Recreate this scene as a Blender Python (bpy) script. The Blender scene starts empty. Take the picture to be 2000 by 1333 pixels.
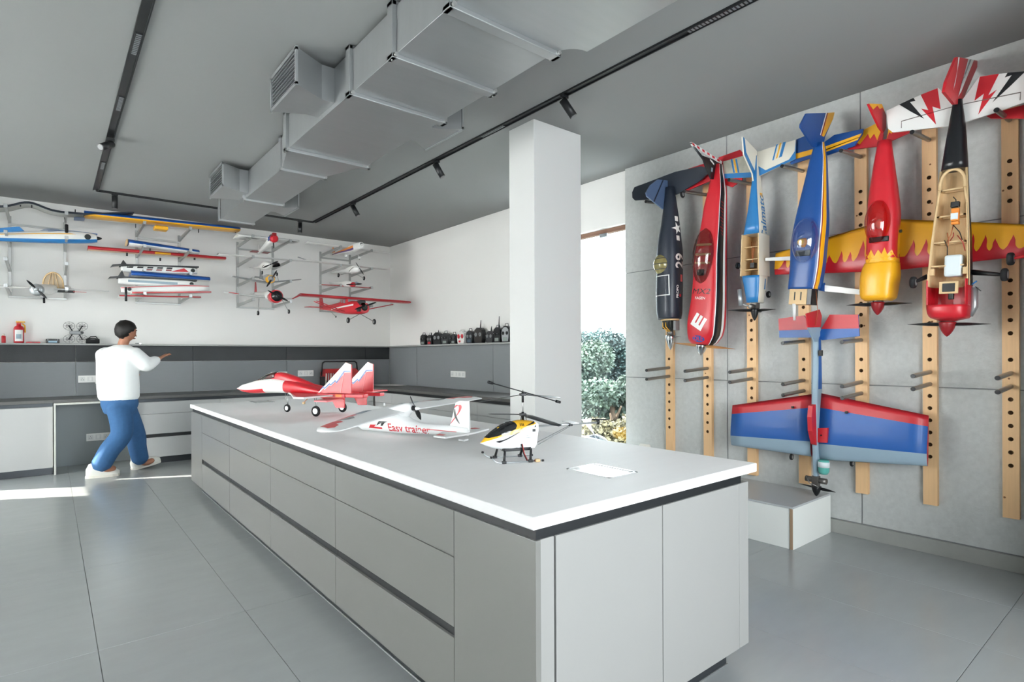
import bpy, bmesh, math, random
from mathutils import Vector, Matrix
from mathutils.bvhtree import BVHTree
from mathutils.geometry import tessellate_polygon

S = bpy.context.scene
C = S.collection
PI = math.pi

# ------------------------------------------------------------------ camera
FPX, HY, CAMH = 1105.0, 695.0, 1.285
ROLL = math.atan2(8.9, 2255)
YAW = math.atan2(903.5, FPX)
cam = bpy.data.cameras.new('camera')
cam.sensor_width = 36.0
cam.lens = FPX * 36.0 / 2000.0
cam.shift_y = (HY - 666.5) / 2000.0
cam.clip_start = 0.05
cam_o = bpy.data.objects.new('camera', cam)
C.objects.link(cam_o)
cam_o.matrix_world = (Matrix.Translation((0, 0, CAMH)) @ Matrix.Rotation(-YAW, 4, 'Z')
                      @ Matrix.Rotation(PI / 2, 4, 'X') @ Matrix.Rotation(-ROLL, 4, 'Z'))
S.camera = cam_o

# pixel -> direction helpers (photo frame 2000 x 1333)
_cr, _sr = math.cos(ROLL), math.sin(ROLL)
_F = (math.sin(YAW), math.cos(YAW)); _R = (math.cos(YAW), -math.sin(YAW))
def ray(px, py):
    u = (_cr * (px - 1000) - _sr * (py - HY)) / FPX
    v = (_cr * (py - HY) + _sr * (px - 1000)) / FPX
    return (_F[0] + _R[0] * u, _F[1] + _R[1] * u, -v)
def onz(px, py, z):
    d = ray(px, py); t = (z - CAMH) / d[2]; return Vector((d[0] * t, d[1] * t, z))
def onx(px, py, x):
    d = ray(px, py); t = x / d[0]; return Vector((x, d[1] * t, CAMH + d[2] * t))
def ony(px, py, y):
    d = ray(px, py); t = y / d[1]; return Vector((d[0] * t, y, CAMH + d[2] * t))

# ------------------------------------------------------------------ world, sun, exposure
SKY = 17.0
wd = bpy.data.worlds.new('world'); S.world = wd; wd.use_nodes = True
bg = wd.node_tree.nodes['Background']
bg.inputs['Color'].default_value = (0.93, 0.97, 1.0, 1)
bg.inputs['Strength'].default_value = SKY
sun = bpy.data.lights.new('sun', 'SUN'); sun.energy = 26.0; sun.angle = math.radians(0.6)
sun.color = (1.0, 0.93, 0.82)
sun_o = bpy.data.objects.new('sun', sun); C.objects.link(sun_o)
SUN_DIR = Vector((0.84, -0.44, -0.50)).normalized()
sun_o.rotation_euler = SUN_DIR.to_track_quat('-Z', 'Y').to_euler()
sun_o.location = (-6, 12, 6)
vs = S.view_settings
vs.view_transform = 'Standard'; vs.look = 'None'; vs.exposure = 0.0; vs.gamma = 1.0
vs.use_curve_mapping = False

# ------------------------------------------------------------------ materials
def lin(h):
    h = h.lstrip('#'); o = []
    for i in (0, 2, 4):
        c = int(h[i:i + 2], 16) / 255.0
        o.append(c / 12.92 if c <= 0.04045 else ((c + 0.055) / 1.055) ** 2.4)
    return (o[0], o[1], o[2], 1.0)
_M = {}
def mat(name, col, rough=0.5, metal=0.0, spec=0.5, noise=0.0, nscale=8.0, bump=0.0, bscale=60.0,
        stretch=None, alpha=1.0, trans=0.0, coat=0.0):
    if name in _M: return _M[name]
    m = bpy.data.materials.new(name); m.use_nodes = True
    nt = m.node_tree; b = nt.nodes['Principled BSDF']
    c = lin(col) if isinstance(col, str) else tuple(col) + (1.0,) * (4 - len(col))
    b.inputs['Base Color'].default_value = c
    b.inputs['Roughness'].default_value = rough
    b.inputs['Metallic'].default_value = metal
    b.inputs['Specular IOR Level'].default_value = spec
    if coat: b.inputs['Coat Weight'].default_value = coat; b.inputs['Coat Roughness'].default_value = 0.08
    if alpha < 1: b.inputs['Alpha'].default_value = alpha
    if trans: b.inputs['Transmission Weight'].default_value = trans
    if noise or bump:
        tc = nt.nodes.new('ShaderNodeTexCoord'); mp = nt.nodes.new('ShaderNodeMapping')
        nt.links.new(tc.outputs['Object'], mp.inputs['Vector'])
        if stretch: mp.inputs['Scale'].default_value = stretch
    if noise:
        n = nt.nodes.new('ShaderNodeTexNoise'); n.inputs['Scale'].default_value = nscale
        n.inputs['Detail'].default_value = 6; n.inputs['Roughness'].default_value = 0.6
        nt.links.new(mp.outputs[0], n.inputs['Vector'])
        mx = nt.nodes.new('ShaderNodeMix'); mx.data_type = 'RGBA'
        k1 = max(0, 1 - noise); k2 = 1 + noise
        mx.inputs[6].default_value = (c[0] * k1, c[1] * k1, c[2] * k1, 1)
        mx.inputs[7].default_value = (min(1, c[0] * k2), min(1, c[1] * k2), min(1, c[2] * k2), 1)
        nt.links.new(n.outputs['Fac'], mx.inputs[0])
        nt.links.new(mx.outputs[2], b.inputs['Base Color'])
    if bump:
        n2 = nt.nodes.new('ShaderNodeTexNoise'); n2.inputs['Scale'].default_value = bscale
        n2.inputs['Detail'].default_value = 4
        nt.links.new(mp.outputs[0], n2.inputs['Vector'])
        bp = nt.nodes.new('ShaderNodeBump'); bp.inputs['Strength'].default_value = bump
        bp.inputs['Distance'].default_value = 0.004
        nt.links.new(n2.outputs['Fac'], bp.inputs['Height'])
        nt.links.new(bp.outputs[0], b.inputs['Normal'])
    _M[name] = m
    return m
def pane_mat(name, tint, glossy=0.12, rough=0.02, fade=None):
    """thin clear sheet: mostly see-through, a little mirror (no refraction)"""
    if name in _M: return _M[name]
    m = bpy.data.materials.new(name); m.use_nodes = True; nt = m.node_tree
    nt.nodes.remove(nt.nodes['Principled BSDF'])
    out = nt.nodes['Material Output']
    tr = nt.nodes.new('ShaderNodeBsdfTransparent'); tr.inputs[0].default_value = tuple(tint) + (1,)
    gl = nt.nodes.new('ShaderNodeBsdfGlossy'); gl.inputs['Roughness'].default_value = rough
    gl.inputs['Color'].default_value = (1, 1, 1, 1)
    lw = nt.nodes.new('ShaderNodeLayerWeight'); lw.inputs['Blend'].default_value = 0.5
    pw = nt.nodes.new('ShaderNodeMath'); pw.operation = 'POWER'; pw.inputs[1].default_value = 5.0
    nt.links.new(lw.outputs['Facing'], pw.inputs[0])
    mu = nt.nodes.new('ShaderNodeMath'); mu.operation = 'MULTIPLY_ADD'
    mu.inputs[1].default_value = 0.7; mu.inputs[2].default_value = glossy
    nt.links.new(pw.outputs[0], mu.inputs[0])
    mx = nt.nodes.new('ShaderNodeMixShader')
    nt.links.new(mu.outputs[0], mx.inputs[0]); nt.links.new(tr.outputs[0], mx.inputs[1])
    nt.links.new(gl.outputs[0], mx.inputs[2]); nt.links.new(mx.outputs[0], out.inputs[0])
    _M[name] = m
    return m

M_white = mat('wall_paint', '#F4F3F0', 0.85, spec=0.25)
M_column = mat('column_paint', '#DCDDDB', 0.8, spec=0.25)
M_ceil = mat('ceiling_paint', '#939594', 0.9, spec=0.2, noise=0.03, nscale=1.2)
M_stone = mat('stone_cladding', '#C6C8C6', 0.85, spec=0.3, noise=0.16, nscale=26, bump=0.5, bscale=70)
M_skirt = mat('stone_skirting', '#A3A49F', 0.75, spec=0.3, noise=0.1, nscale=12)
M_joint = mat('stone_joint', '#8C8F90', 0.9)
M_tile = mat('floor_tile', '#9EA2A3', 0.24, spec=0.5, noise=0.09, nscale=3.2, stretch=(1, 3, 1))
M_grout = mat('grout', '#6E7070', 0.9)
M_cab_shaded = mat('cabinet_laminate_shaded', '#7C7C79', 0.28, spec=0.5)  # same laminate as the island end, shade of the long side painted in
M_cab_lit = mat('cabinet_laminate_lit', '#979795', 0.5, spec=0.35)  # same laminate as the drawers, lighter to paint in the lit end
M_cabw = mat('wall_cabinet_laminate', '#BDBEBD', 0.4, spec=0.4)
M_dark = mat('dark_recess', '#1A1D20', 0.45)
M_plinth = mat('plinth_dark', '#43474B', 0.3, metal=0.6)
M_slab = mat('white_worktop', '#F0F0F0', 0.6, spec=0.2, noise=0.03, nscale=3, stretch=(1, 6, 1))
M_ctr = mat('dark_counter', '#5A5A58', 0.38, noise=0.15, nscale=9, stretch=(1, 5, 1))
M_panel = mat('grey_backsplash', '#83878A', 0.55, noise=0.04, nscale=30, stretch=(0.2, 0.2, 3))
M_mesh = mat('perforated_black', '#24282A', 0.5, noise=0.3, nscale=5)
M_ledge = mat('ledge_grey', '#A9AAA8', 0.5)
M_sock = mat('socket_white', '#F2F2F0', 0.35)
M_black = mat('black_plastic', '#15171A', 0.4)
M_rubber = mat('black_rubber', '#1E1F21', 0.8)
M_alu = mat('aluminium', '#B9BBBC', 0.35, metal=0.9)
M_steel = mat('rack_steel', '#B4B5B3', 0.38, metal=0.75)
M_pipe = mat('steel_pipe', '#8D8A86', 0.32, metal=0.85)
M_chrome = mat('chrome', '#D5D8DA', 0.12, metal=1.0)
M_duct = mat('galvanised_duct', '#B2B5B6', 0.38, metal=0.75, noise=0.06, nscale=2.5, stretch=(1, 8, 1))
M_ductside = M_duct
M_bronze = mat('bronze_frame', '#8A6A5A', 0.4, metal=0.5)
M_wood = mat('pine_wood', '#EBC190', 0.55, noise=0.1, nscale=14, stretch=(6, 6, 0.35))
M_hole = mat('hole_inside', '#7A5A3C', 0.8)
M_ply = mat('balsa_ply', '#D8B98C', 0.65, noise=0.08, nscale=20)
M_boxw = mat('box_white', '#EEF0EC', 0.4)
M_boxtop = mat('box_top_grey', '#B9BCBE', 0.35)
M_plyedge = mat('ply_edge', '#A58A70', 0.7)

# ------------------------------------------------------------------ mesh builder
class MB:
    def __init__(s): s.v = []; s.f = []; s.m = []; s.sm = []
    def add(s, vs_, fs_, mi=0, smooth=False, M=None):
        o = len(s.v)
        for p in vs_:
            p = Vector(p)
            s.v.append(tuple(M @ p) if M is not None else tuple(p))
        for k, f_ in enumerate(fs_):
            s.f.append([o + i for i in f_])
            s.m.append(mi[k] if isinstance(mi, (list, tuple)) else mi); s.sm.append(smooth)
        return s
    def box(s, a, b, mi=0, M=None):
        x0, x1 = sorted((a[0], b[0])); y0, y1 = sorted((a[1], b[1])); z0, z1 = sorted((a[2], b[2]))
        vs_ = [(x, y, z) for x in (x0, x1) for y in (y0, y1) for z in (z0, z1)]
        fs_ = [(0, 1, 3, 2), (4, 6, 7, 5), (0, 4, 5, 1), (2, 3, 7, 6), (0, 2, 6, 4), (1, 5, 7, 3)]
        return s.add(vs_, fs_, mi, False, M)
    def bevbox(s, a, b, bv=0.003, mi=0, M=None):
        x0, x1 = sorted((a[0], b[0])); y0, y1 = sorted((a[1], b[1])); z0, z1 = sorted((a[2], b[2]))
        bm = bmesh.new(); bmesh.ops.create_cube(bm, size=1)
        for v in bm.verts:
            v.co = Vector(((x0 + x1) / 2 + v.co.x * (x1 - x0), (y0 + y1) / 2 + v.co.y * (y1 - y0), (z0 + z1) / 2 + v.co.z * (z1 - z0)))
        bmesh.ops.bevel(bm, geom=list(bm.edges), offset=bv, segments=2, affect='EDGES', profile=0.5)
        bm.verts.index_update()
        s.add([v.co.copy() for v in bm.verts], [[v.index for v in f_.verts] for f_ in bm.faces], mi, False, M)
        bm.free(); return s
    def rings(s, R, cap=True, mi=0, smooth=True, closed=True, M=None, matf=None):
        n = len(R[0]); vs_ = [p for r_ in R for p in r_]; fs_ = []; ms = []
        for i in range(len(R) - 1):
            for j in range(n if closed else n - 1):
                k = (j + 1) % n
                fs_.append((i * n + j, i * n + k, (i + 1) * n + k, (i + 1) * n + j))
                ms.append(matf(i, j) if matf else mi)
        s.add(vs_, fs_, ms, smooth, M)
        if cap:
            for i, rev in ((0, True), (len(R) - 1, False)):
                idx = [i * n + j for j in range(n)]
                if rev: idx.reverse()
                o = len(s.v) - len(vs_)
                s.f.append([o + q for q in idx]); s.sm.append(False)
                s.m.append(matf(min(i, len(R) - 2), 0) if matf else mi)
        return s
    def tube(s, pts, rad, n=10, mi=0, cap=True, M=None, smooth=True):
        pts = [Vector(p) for p in pts]; R = []
        rr = rad if isinstance(rad, (list, tuple)) else [rad] * len(pts)
        up = None
        for i, p in enumerate(pts):
            if i == 0: t = pts[1] - pts[0]
            elif i == len(pts) - 1: t = pts[-1] - pts[-2]
            else: t = (pts[i + 1] - pts[i]).normalized() + (pts[i] - pts[i - 1]).normalized()
            t.normalize()
            if up is None:
                up = Vector((0, 0, 1)) if abs(t.z) < 0.9 else Vector((1, 0, 0))
            a = t.cross(up)
            if a.length < 1e-6: a = t.cross(Vector((0, 1, 0)))
            a.normalize(); b = a.cross(t).normalized(); up = b
            R.append([tuple(p + (a * math.cos(2 * PI * j / n) + b * math.sin(2 * PI * j / n)) * rr[i]) for j in range(n)])
        return s.rings(R, cap, mi, smooth, True, M)
    def lathe(s, prof, axis='x', n=20, mi=0, M=None, c=(0, 0, 0), smooth=True, cap=True):
        R = []
        for (t, r_) in prof:
            r_ = max(r_, 1e-4); row = []
            for j in range(n):
                a = 2 * PI * j / n; u, w = r_ * math.cos(a), r_ * math.sin(a)
                q = {'x': (t, u, w), 'y': (w, t, u), 'z': (u, w, t)}[axis]
                row.append((q[0] + c[0], q[1] + c[1], q[2] + c[2]))
            R.append(row)
        return s.rings(R, cap, mi, smooth, True, M)
    def plate(s, poly, thick, plane='xy', base=0.0, mi=0, M=None):
        """2-D polygon (may be concave) extruded; plane names the polygon axes, base is the third coordinate"""
        a = sum(poly[i][0] * poly[(i + 1) % len(poly)][1] - poly[(i + 1) % len(poly)][0] * poly[i][1] for i in range(len(poly)))
        if a < 0: poly = poly[::-1]
        def mk(p, h):
            return {'xy': (p[0], p[1], h), 'xz': (p[0], h, p[1]), 'yz': (h, p[0], p[1])}[plane]
        n = len(poly)
        vs_ = [mk(p, base) for p in poly] + [mk(p, base + thick) for p in poly]
        tri = tessellate_polygon([[Vector((p[0], p[1], 0)) for p in poly]])
        fs_ = []
        for t in tri:
            q = [poly[i] for i in t]
            ar = (q[1][0] - q[0][0]) * (q[2][1] - q[0][1]) - (q[2][0] - q[0][0]) * (q[1][1] - q[0][1])
            t = tuple(t) if ar > 0 else tuple(reversed(t))
            fs_.append(tuple(reversed(t))); fs_.append(tuple(i + n for i in t))
        for i in range(n):
            k = (i + 1) % n; fs_.append((i, k, k + n, i + n))
        if plane == 'xz': fs_ = [tuple(reversed(f_)) for f_ in fs_]
        return s.add(vs_, fs_, mi, False, M)
    def build(s, name, mats, parent=None, kind=None, label=None, cat=None, group=None):
        me = bpy.data.meshes.new(name); me.from_pydata(s.v, [], s.f)
        if not isinstance(mats, (list, tuple)): mats = [mats]
        for m in mats: me.materials.append(m)
        me.polygons.foreach_set('material_index', s.m)
        me.polygons.foreach_set('use_smooth', s.sm)
        me.update()
        o = bpy.data.objects.new(name, me); C.objects.link(o)
        if parent is not None: o.parent = parent
        tag(o, label, cat, group, kind)
        return o
def tag(o, label=None, cat=None, group=None, kind=None):
    if label: o['label'] = label
    if cat: o['category'] = cat
    if group: o['group'] = group
    if kind: o['kind'] = kind
    return o
def empty(name, loc=(0, 0, 0), M=None, label=None, cat=None, group=None, kind=None):
    o = bpy.data.objects.new(name, None); C.objects.link(o); o.empty_display_size = 0.05
    if M is not None: o.matrix_world = M
    else: o.location = loc
    return tag(o, label, cat, group, kind)
def kids(o): return [c for c in bpy.data.objects if c.parent is o]
def copy_tree(o, parent=None):
    c = o.copy(); C.objects.link(c)
    if parent is not None: c.parent = parent
    for ch in kids(o): copy_tree(ch, c)
    return c
def frame(o, x, y, z):
    return Matrix(((x[0], y[0], z[0], o[0]), (x[1], y[1], z[1], o[1]), (x[2], y[2], z[2], o[2]), (0, 0, 0, 1)))

# ------------------------------------------------------------------ room shell
ZC, XW, XS, YB, XL, YR = 3.115, 4.425, 4.385, 8.635, -1.45, -1.9
XF, YN = -4.2, 7.3        # far left wall, and where the room narrows towards the back
TX0, TXS, TY0, TYS = 0.162, 0.6005, 0.617, 1.2245

fl = MB().box((XF - .1, YR - .1, -0.06), (XW + .1, YB + .1, -0.0035)).build('floor', M_grout, kind='structure', label='grey large format tiled floor')
tile_me = None; g = 0.0022
def tile_mesh(w, l):
    b = MB().bevbox((0, 0, -0.02), (w, l, 0), 0.0012)
    me = bpy.data.meshes.new('tile'); me.from_pydata(b.v, [], b.f); me.materials.append(M_tile); return me
full = tile_mesh(TXS - g, TYS - g)
i0 = math.floor((XF - TX0) / TXS); i1 = math.ceil((XW - TX0) / TXS)
j0 = math.floor((YR - TY0) / TYS); j1 = math.ceil((YB - TY0) / TYS)
for i in range(i0, i1):
    for j in range(j0, j1):
        x0, x1 = max(TX0 + i * TXS, XF), min(TX0 + (i + 1) * TXS, XW)
        y0, y1 = max(TY0 + j * TYS, YR), min(TY0 + (j + 1) * TYS, YB)
        if x1 <= XL and y1 > YN + .15: y1 = YN + .1
        if x1 - x0 < .02 or y1 - y0 < .02: continue
        whole = abs(x1 - x0 - TXS) < 1e-6 and abs(y1 - y0 - TYS) < 1e-6
        o = bpy.data.objects.new('tile', full if whole else tile_mesh(x1 - x0 - g, y1 - y0 - g))
        C.objects.link(o); o.location = (x0 + g / 2, y0 + g / 2, 0); o.parent = fl

MB().box((XF - .2, YR - .2, ZC), (XW + .3, YN + .2, ZC + .15)).box((XL - .2, YN + .2, ZC), (XW + .3, YB + .2, ZC + .15)).build('ceiling', M_ceil, kind='structure', label='flat dark grey painted ceiling')
MB().box((XL - .2, YB, 0), (XW + .3, YB + .2, ZC)).build('wall_back', M_white, kind='structure', label='white painted wall behind the rack shelves')
# right wall: white part with a tall window, stone part nearer
WY0, WY1, WZ0, WZ1 = 3.597, 4.85, 0.12, 2.60
b = MB()
b.box((XW, YR - .2, 0), (XW + .25, WY0, ZC)); b.box((XW, WY1, 0), (XW + .25, YB + .2, ZC))
b.box((XW, WY0, WZ1), (XW + .25, WY1, ZC)); b.box((XW, WY0, 0), (XW + .25, WY1, WZ0))
wr = b.build('wall_right', M_white, kind='structure', label='right wall, white beside the window')
# stone panels as pieces of the wall
jy = [onx(1683, 940, XS).y, onx(1421, 800, XS).y]
ys = sorted([YR, onx(1935, 500, XS).y - 1.0, jy[0], jy[1], WY0])
zs = [0.10, onx(1406, 743, XS).z, onx(1240, 532, XS).z, ZC]
back = MB().box((XS + .006, YR, 0.0), (XW, WY0 - .004, ZC)).build('stone_backing', M_joint, wr)
for a0, a1 in zip(ys[:-1], ys[1:]):
    for z0, z1 in zip(zs[:-1], zs[1:]):
        MB().bevbox((XS, a0 + .004, z0 + .003), (XW, a1 - (0 if a1 == WY0 else .004), z1 - (.003 if z1 < ZC else 0)), 0.002).build('stone_panel', M_stone, wr)
MB().bevbox((XS - .012, YR, 0), (XS + .03, WY0, 0.095), .003).build('baseboard_right', M_skirt, kind='structure', label='grey stone skirting under the stone wall')
# left wall: window behind an added diffusing sheet, a low window and a narrow slot near the far corner (out of view)
def holed_wall(name, axis, c0, c1, lo, hi, holes, label):
    b = MB(); q = lo
    def bx(u0, u1, z0, z1):
        if axis == 'y': b.box((c0, u0, z0), (c1, u1, z1))
        else: b.box((u0, c0, z0), (u1, c1, z1))
    for (u0, u1, z0, z1) in holes:
        bx(q, u0, 0, ZC); bx(u0, u1, z1, ZC)
        if z0 > 0: bx(u0, u1, 0, z0)
        q = u1
    bx(q, hi, 0, ZC)
    return b.build(name, M_white, kind='structure', label=label)
LW = [(7.45, 8.05, .05, 1.15), (8.24, 8.47, .05, 2.2)]
holed_wall('wall_nib', 'y', XL - .2, XL, YN, YB + .2, LW, 'short left wall by the cabinets with narrow windows')
MB().box((XF - .2, YN, 0), (XL - .2, YN + .2, ZC)).build('wall_return', M_ceil, kind='structure', label='grey return wall where the room narrows')
LF = [(3.3, 7.1, .2, 2.85)]
holed_wall('wall_left', 'y', XF - .2, XF, YR - .2, YN + .2, LF, 'far left wall with a wide window')
FW = [(-.6, .9, .6, 2.5), (1.1, 2.6, .6, 2.5)]
holed_wall('wall_front', 'x', YR - .2, YR, XF, XW, FW, 'white painted wall behind the camera with wide windows')
M_glass = pane_mat('window_glass', (0.97, 0.98, 0.98), 0.03)
M_glassR = pane_mat('window_glass_right', (0.93, 0.97, 0.97), 0.05)
def window(name, x, y0, y1, z0, z1, mf, mg, fw=0.05, label=None, bars=()):
    w = empty(name, (x, (y0 + y1) / 2, z0), kind='structure', label=label)
    cy = (y0 + y1) / 2
    fb = MB()
    for a, c_ in (((-.03, y0 - cy, 0), (.03, y0 - cy + fw, z1 - z0)), ((-.03, y1 - cy - fw, 0), (.03, y1 - cy, z1 - z0)),
                  ((-.03, y0 - cy, 0), (.03, y1 - cy, fw)), ((-.03, y0 - cy, z1 - z0 - fw), (.03, y1 - cy, z1 - z0))):
        fb.bevbox(a, c_, .004)
    for yb_ in bars: fb.bevbox((-.03, yb_ - cy - fw / 2, 0), (.03, yb_ - cy + fw / 2, z1 - z0), .004)
    fb.build('window_frame', mf, w)
    MB().box((-.003, y0 - cy + .01, .01), (.003, y1 - cy - .01, z1 - z0 - .01)).build('pane', mg, w)
    return w
M_wframe = mat('window_frame_dark', '#3A3B3C', 0.5)
def portal(c, sx, sy, rot):
    pl = bpy.data.lights.new('portal', 'AREA'); pl.shape = 'RECTANGLE'; pl.size = sx; pl.size_y = sy
    pl.cycles.is_portal = True
    po = bpy.data.objects.new('window_portal', pl); C.objects.link(po)
    po.location = c; po.rotation_euler = rot
for k, (xx, (y0, y1, z0, z1)) in enumerate([(XL, q) for q in LW] + [(XF, q) for q in LF]):
    window('window_%d' % (k + 2), xx - .1, y0, y1, z0, z1, M_wframe, M_glass, label='daylight window in the left wall')
    portal((xx - .19, (y0 + y1) / 2, (z0 + z1) / 2), z1 - z0, y1 - y0, (0, -PI / 2, 0))
bl = bpy.data.materials.new('diffuser_sheet'); bl.use_nodes = True  # translucent sheet, added out of view to scatter sun from the left window
nt = bl.node_tree; nt.nodes.remove(nt.nodes['Principled BSDF'])
t_ = nt.nodes.new('ShaderNodeBsdfTranslucent'); t_.inputs[0].default_value = (.96, .96, .96, 1)
d_ = nt.nodes.new('ShaderNodeBsdfDiffuse'); d_.inputs[0].default_value = (.8, .8, .8, 1)
mx_ = nt.nodes.new('ShaderNodeMixShader'); mx_.inputs[0].default_value = .12
nt.links.new(t_.outputs[0], mx_.inputs[1]); nt.links.new(d_.outputs[0], mx_.inputs[2]); nt.links.new(mx_.outputs[0], nt.nodes['Material Output'].inputs[0])
for k, (y0, y1, z0, z1) in enumerate(LF):
    MB().box((XF + .012, y0 - .05, z0 - .05), (XF + .0135, y1 + .05, z1 + .08)).build('sun_diffuser_%d' % (k + 1), bl, kind='structure', label='added unseen diffusing sheet over a left window')
for k, (x0, x1, z0, z1) in enumerate(FW):
    fb = MB(); e = empty('window_%d' % (k + 5), ((x0 + x1) / 2, YR - .1, z0), kind='structure', label='wide daylight window behind the camera')
    w_, h_ = (x1 - x0) / 2, z1 - z0
    for a_, c_ in (((-w_, -.03, 0), (-w_ + .05, .03, h_)), ((w_ - .05, -.03, 0), (w_, .03, h_)), ((-w_, -.03, 0), (w_, .03, .05)), ((-w_, -.03, h_ - .05), (w_, .03, h_))): fb.bevbox(a_, c_, .004)
    fb.build('window_frame', M_wframe, e); MB().box((-w_ + .01, -.003, .01), (w_ - .01, .003, h_ - .01)).build('pane', M_glass, e)
    portal(((x0 + x1) / 2, YR - .19, (z0 + z1) / 2), x1 - x0, z1 - z0, (PI / 2, 0, 0))
w1 = window('window_1', XW + .09, WY0, WY1, WZ0, WZ1, M_bronze, M_glassR, 0.045, 'tall window with a bronze frame between column and stone wall')
h_ = onx(1180, 470, XW + .05)
MB().bevbox((-.06, h_.y - (WY0 + WY1) / 2 - .05, WZ1 - WZ0 - .085), (-.03, h_.y - (WY0 + WY1) / 2 + .05, WZ1 - WZ0 - .05), .004).build('window_latch', mat('latch_grey', '#9AA0A4', .4, metal=.6), w1)
portal((XW + .24, (WY0 + WY1) / 2, (WZ0 + WZ1) / 2), WZ1 - WZ0, WY1 - WY0, (0, PI / 2, 0))
MB().box((3.55, .02, 0), (XW, .2, ZC)).build('wall_shade_baffle', M_ceil, kind='structure', label='added unseen wall beside the camera shading the near stone wall')  # added out of view to keep window light off the near stone corner
# free-standing column
MB().bevbox((2.90, 3.27, 0), (3.42, 3.575, ZC), .004).build('column', M_column, kind='structure', label='square white column standing before the window')
# ------------------------------------------------------------------ island
IX0, IX1, IY0, IY1 = 1.076, 2.27, 1.212, 6.30
ZB, ZT = 0.075, 0.752
isl = empty('kitchen_island', ((IX0 + IX1) / 2, (IY0 + IY1) / 2, 0), label='long grey drawer island unit under a white worktop', cat='island')
ox, oy = isl.location.x, isl.location.y
def ib(a, c_, bv=.0015): return MB().bevbox((a[0] - ox, a[1] - oy, a[2]), (c_[0] - ox, c_[1] - oy, c_[2]), bv)
ib((IX0 + .022, IY0 + .022, ZB + .01), (IX1 - .022, IY1 - .02, ZT - .004)).build('carcass', M_cab_shaded, isl)
ib((IX0 + .05, IY0 + .045, 0), (IX1 - .1, IY1 - .26, ZB + .012)).build('plinth', M_plinth, isl)
ib((IX0 + .045, IY0 + .04, 0), (IX1 - .095, IY1 - .255, .006)).build('plinth_trim', M_alu, isl)
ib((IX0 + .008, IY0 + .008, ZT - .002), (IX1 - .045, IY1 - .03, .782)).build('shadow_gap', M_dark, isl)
seam = [1.636, 2.681, 3.728, 4.775, 5.80]
ib((IX0, IY0, ZB), (IX0 + .02, seam[0] - .0015, ZT)).build('side_panel', M_cab_shaded, isl)
ib((IX0, seam[-1] + .0015, ZB), (IX0 + .02, IY1, ZT)).build('side_panel', M_cab_shaded, isl)
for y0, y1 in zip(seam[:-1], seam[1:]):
    ib((IX0, y0 + .0015, .5925), (IX0 + .02, y1 - .0015, ZT)).build('drawer', M_cab_shaded, isl)
    ib((IX0, y0 + .0015, .349), (IX0 + .02, y1 - .0015, .5895)).build('drawer', M_cab_shaded, isl)
    ib((IX0, y0 + .0015, ZB), (IX0 + .02, y1 - .0015, .311)).build('drawer', M_cab_shaded, isl)
    ib((IX0 + .012, y0, .305), (IX0 + .03, y1, .355)).build('handle_recess', M_dark, isl)
# end face
ib((IX0 + .0215, IY0 + .003, ZB), (IX0 + .075, IY0 + .022, ZT)).build('corner_post', M_cab_lit, isl)
ib((IX0 + .08, IY0, ZB), (1.676 - .002, IY0 + .02, ZT)).build('door', M_cab_lit, isl)
ib((1.676 + .002, IY0, ZB), (2.196 - .002, IY0 + .02, ZT)).build('door', M_cab_lit, isl)
ib((2.196 + .001, IY0 + .001, ZB), (IX1, IY0 + .02, ZT)).build('corner_post', M_cab_lit, isl)
ib((IX1 - .02, IY0 + .021, ZB), (IX1, IY1, ZT)).build('back_panel', M_cab_shaded, isl)
slab = MB().bevbox((-.64, -2.55, 0), (.64, 2.55, .038), .005).build('island_worktop', M_slab, label='white stone slab worktop covering the drawer island', cat='worktop')
slab.location = ((IX0 + 2.343) / 2, (1.2145 + 6.315) / 2, .782)
WT = .82
def popup(px, py, sx, sy, label, m):
    p = onz(px, py, WT)
    e = empty('pop_up_socket', p, label=label, cat='socket', group='pop-up sockets in the worktop')
    fr = MB()
    t = .012
    fr.bevbox((-sx, -sy, -.002), (sx, -sy + t, .003), .001); fr.bevbox((-sx, sy - t, -.002), (sx, sy, .003), .001)
    fr.bevbox((-sx, -sy, -.002), (-sx + t, sy, .003), .001); fr.bevbox((sx - t, -sy, -.002), (sx, sy, .003), .001)
    fr.build('frame', mat('popup_frame', '#DDE0E1', .25, metal=.4), e)
    MB().bevbox((-sx + t, -sy + t, -.002), (sx - t - .012, sy - t, .0022), .001).build('lid', m, e)
    return e
popup(1175, 920, .085, .115, 'glossy white pop-up socket lid in front of the yellow helicopter', mat('popup_lid', '#F4F6F7', .12, coat=.6))
popup(512, 785.5, .09, .13, 'grey pop-up socket lid beside the red jet', mat('popup_lid_grey', '#A9AAA6', .3))

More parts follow.
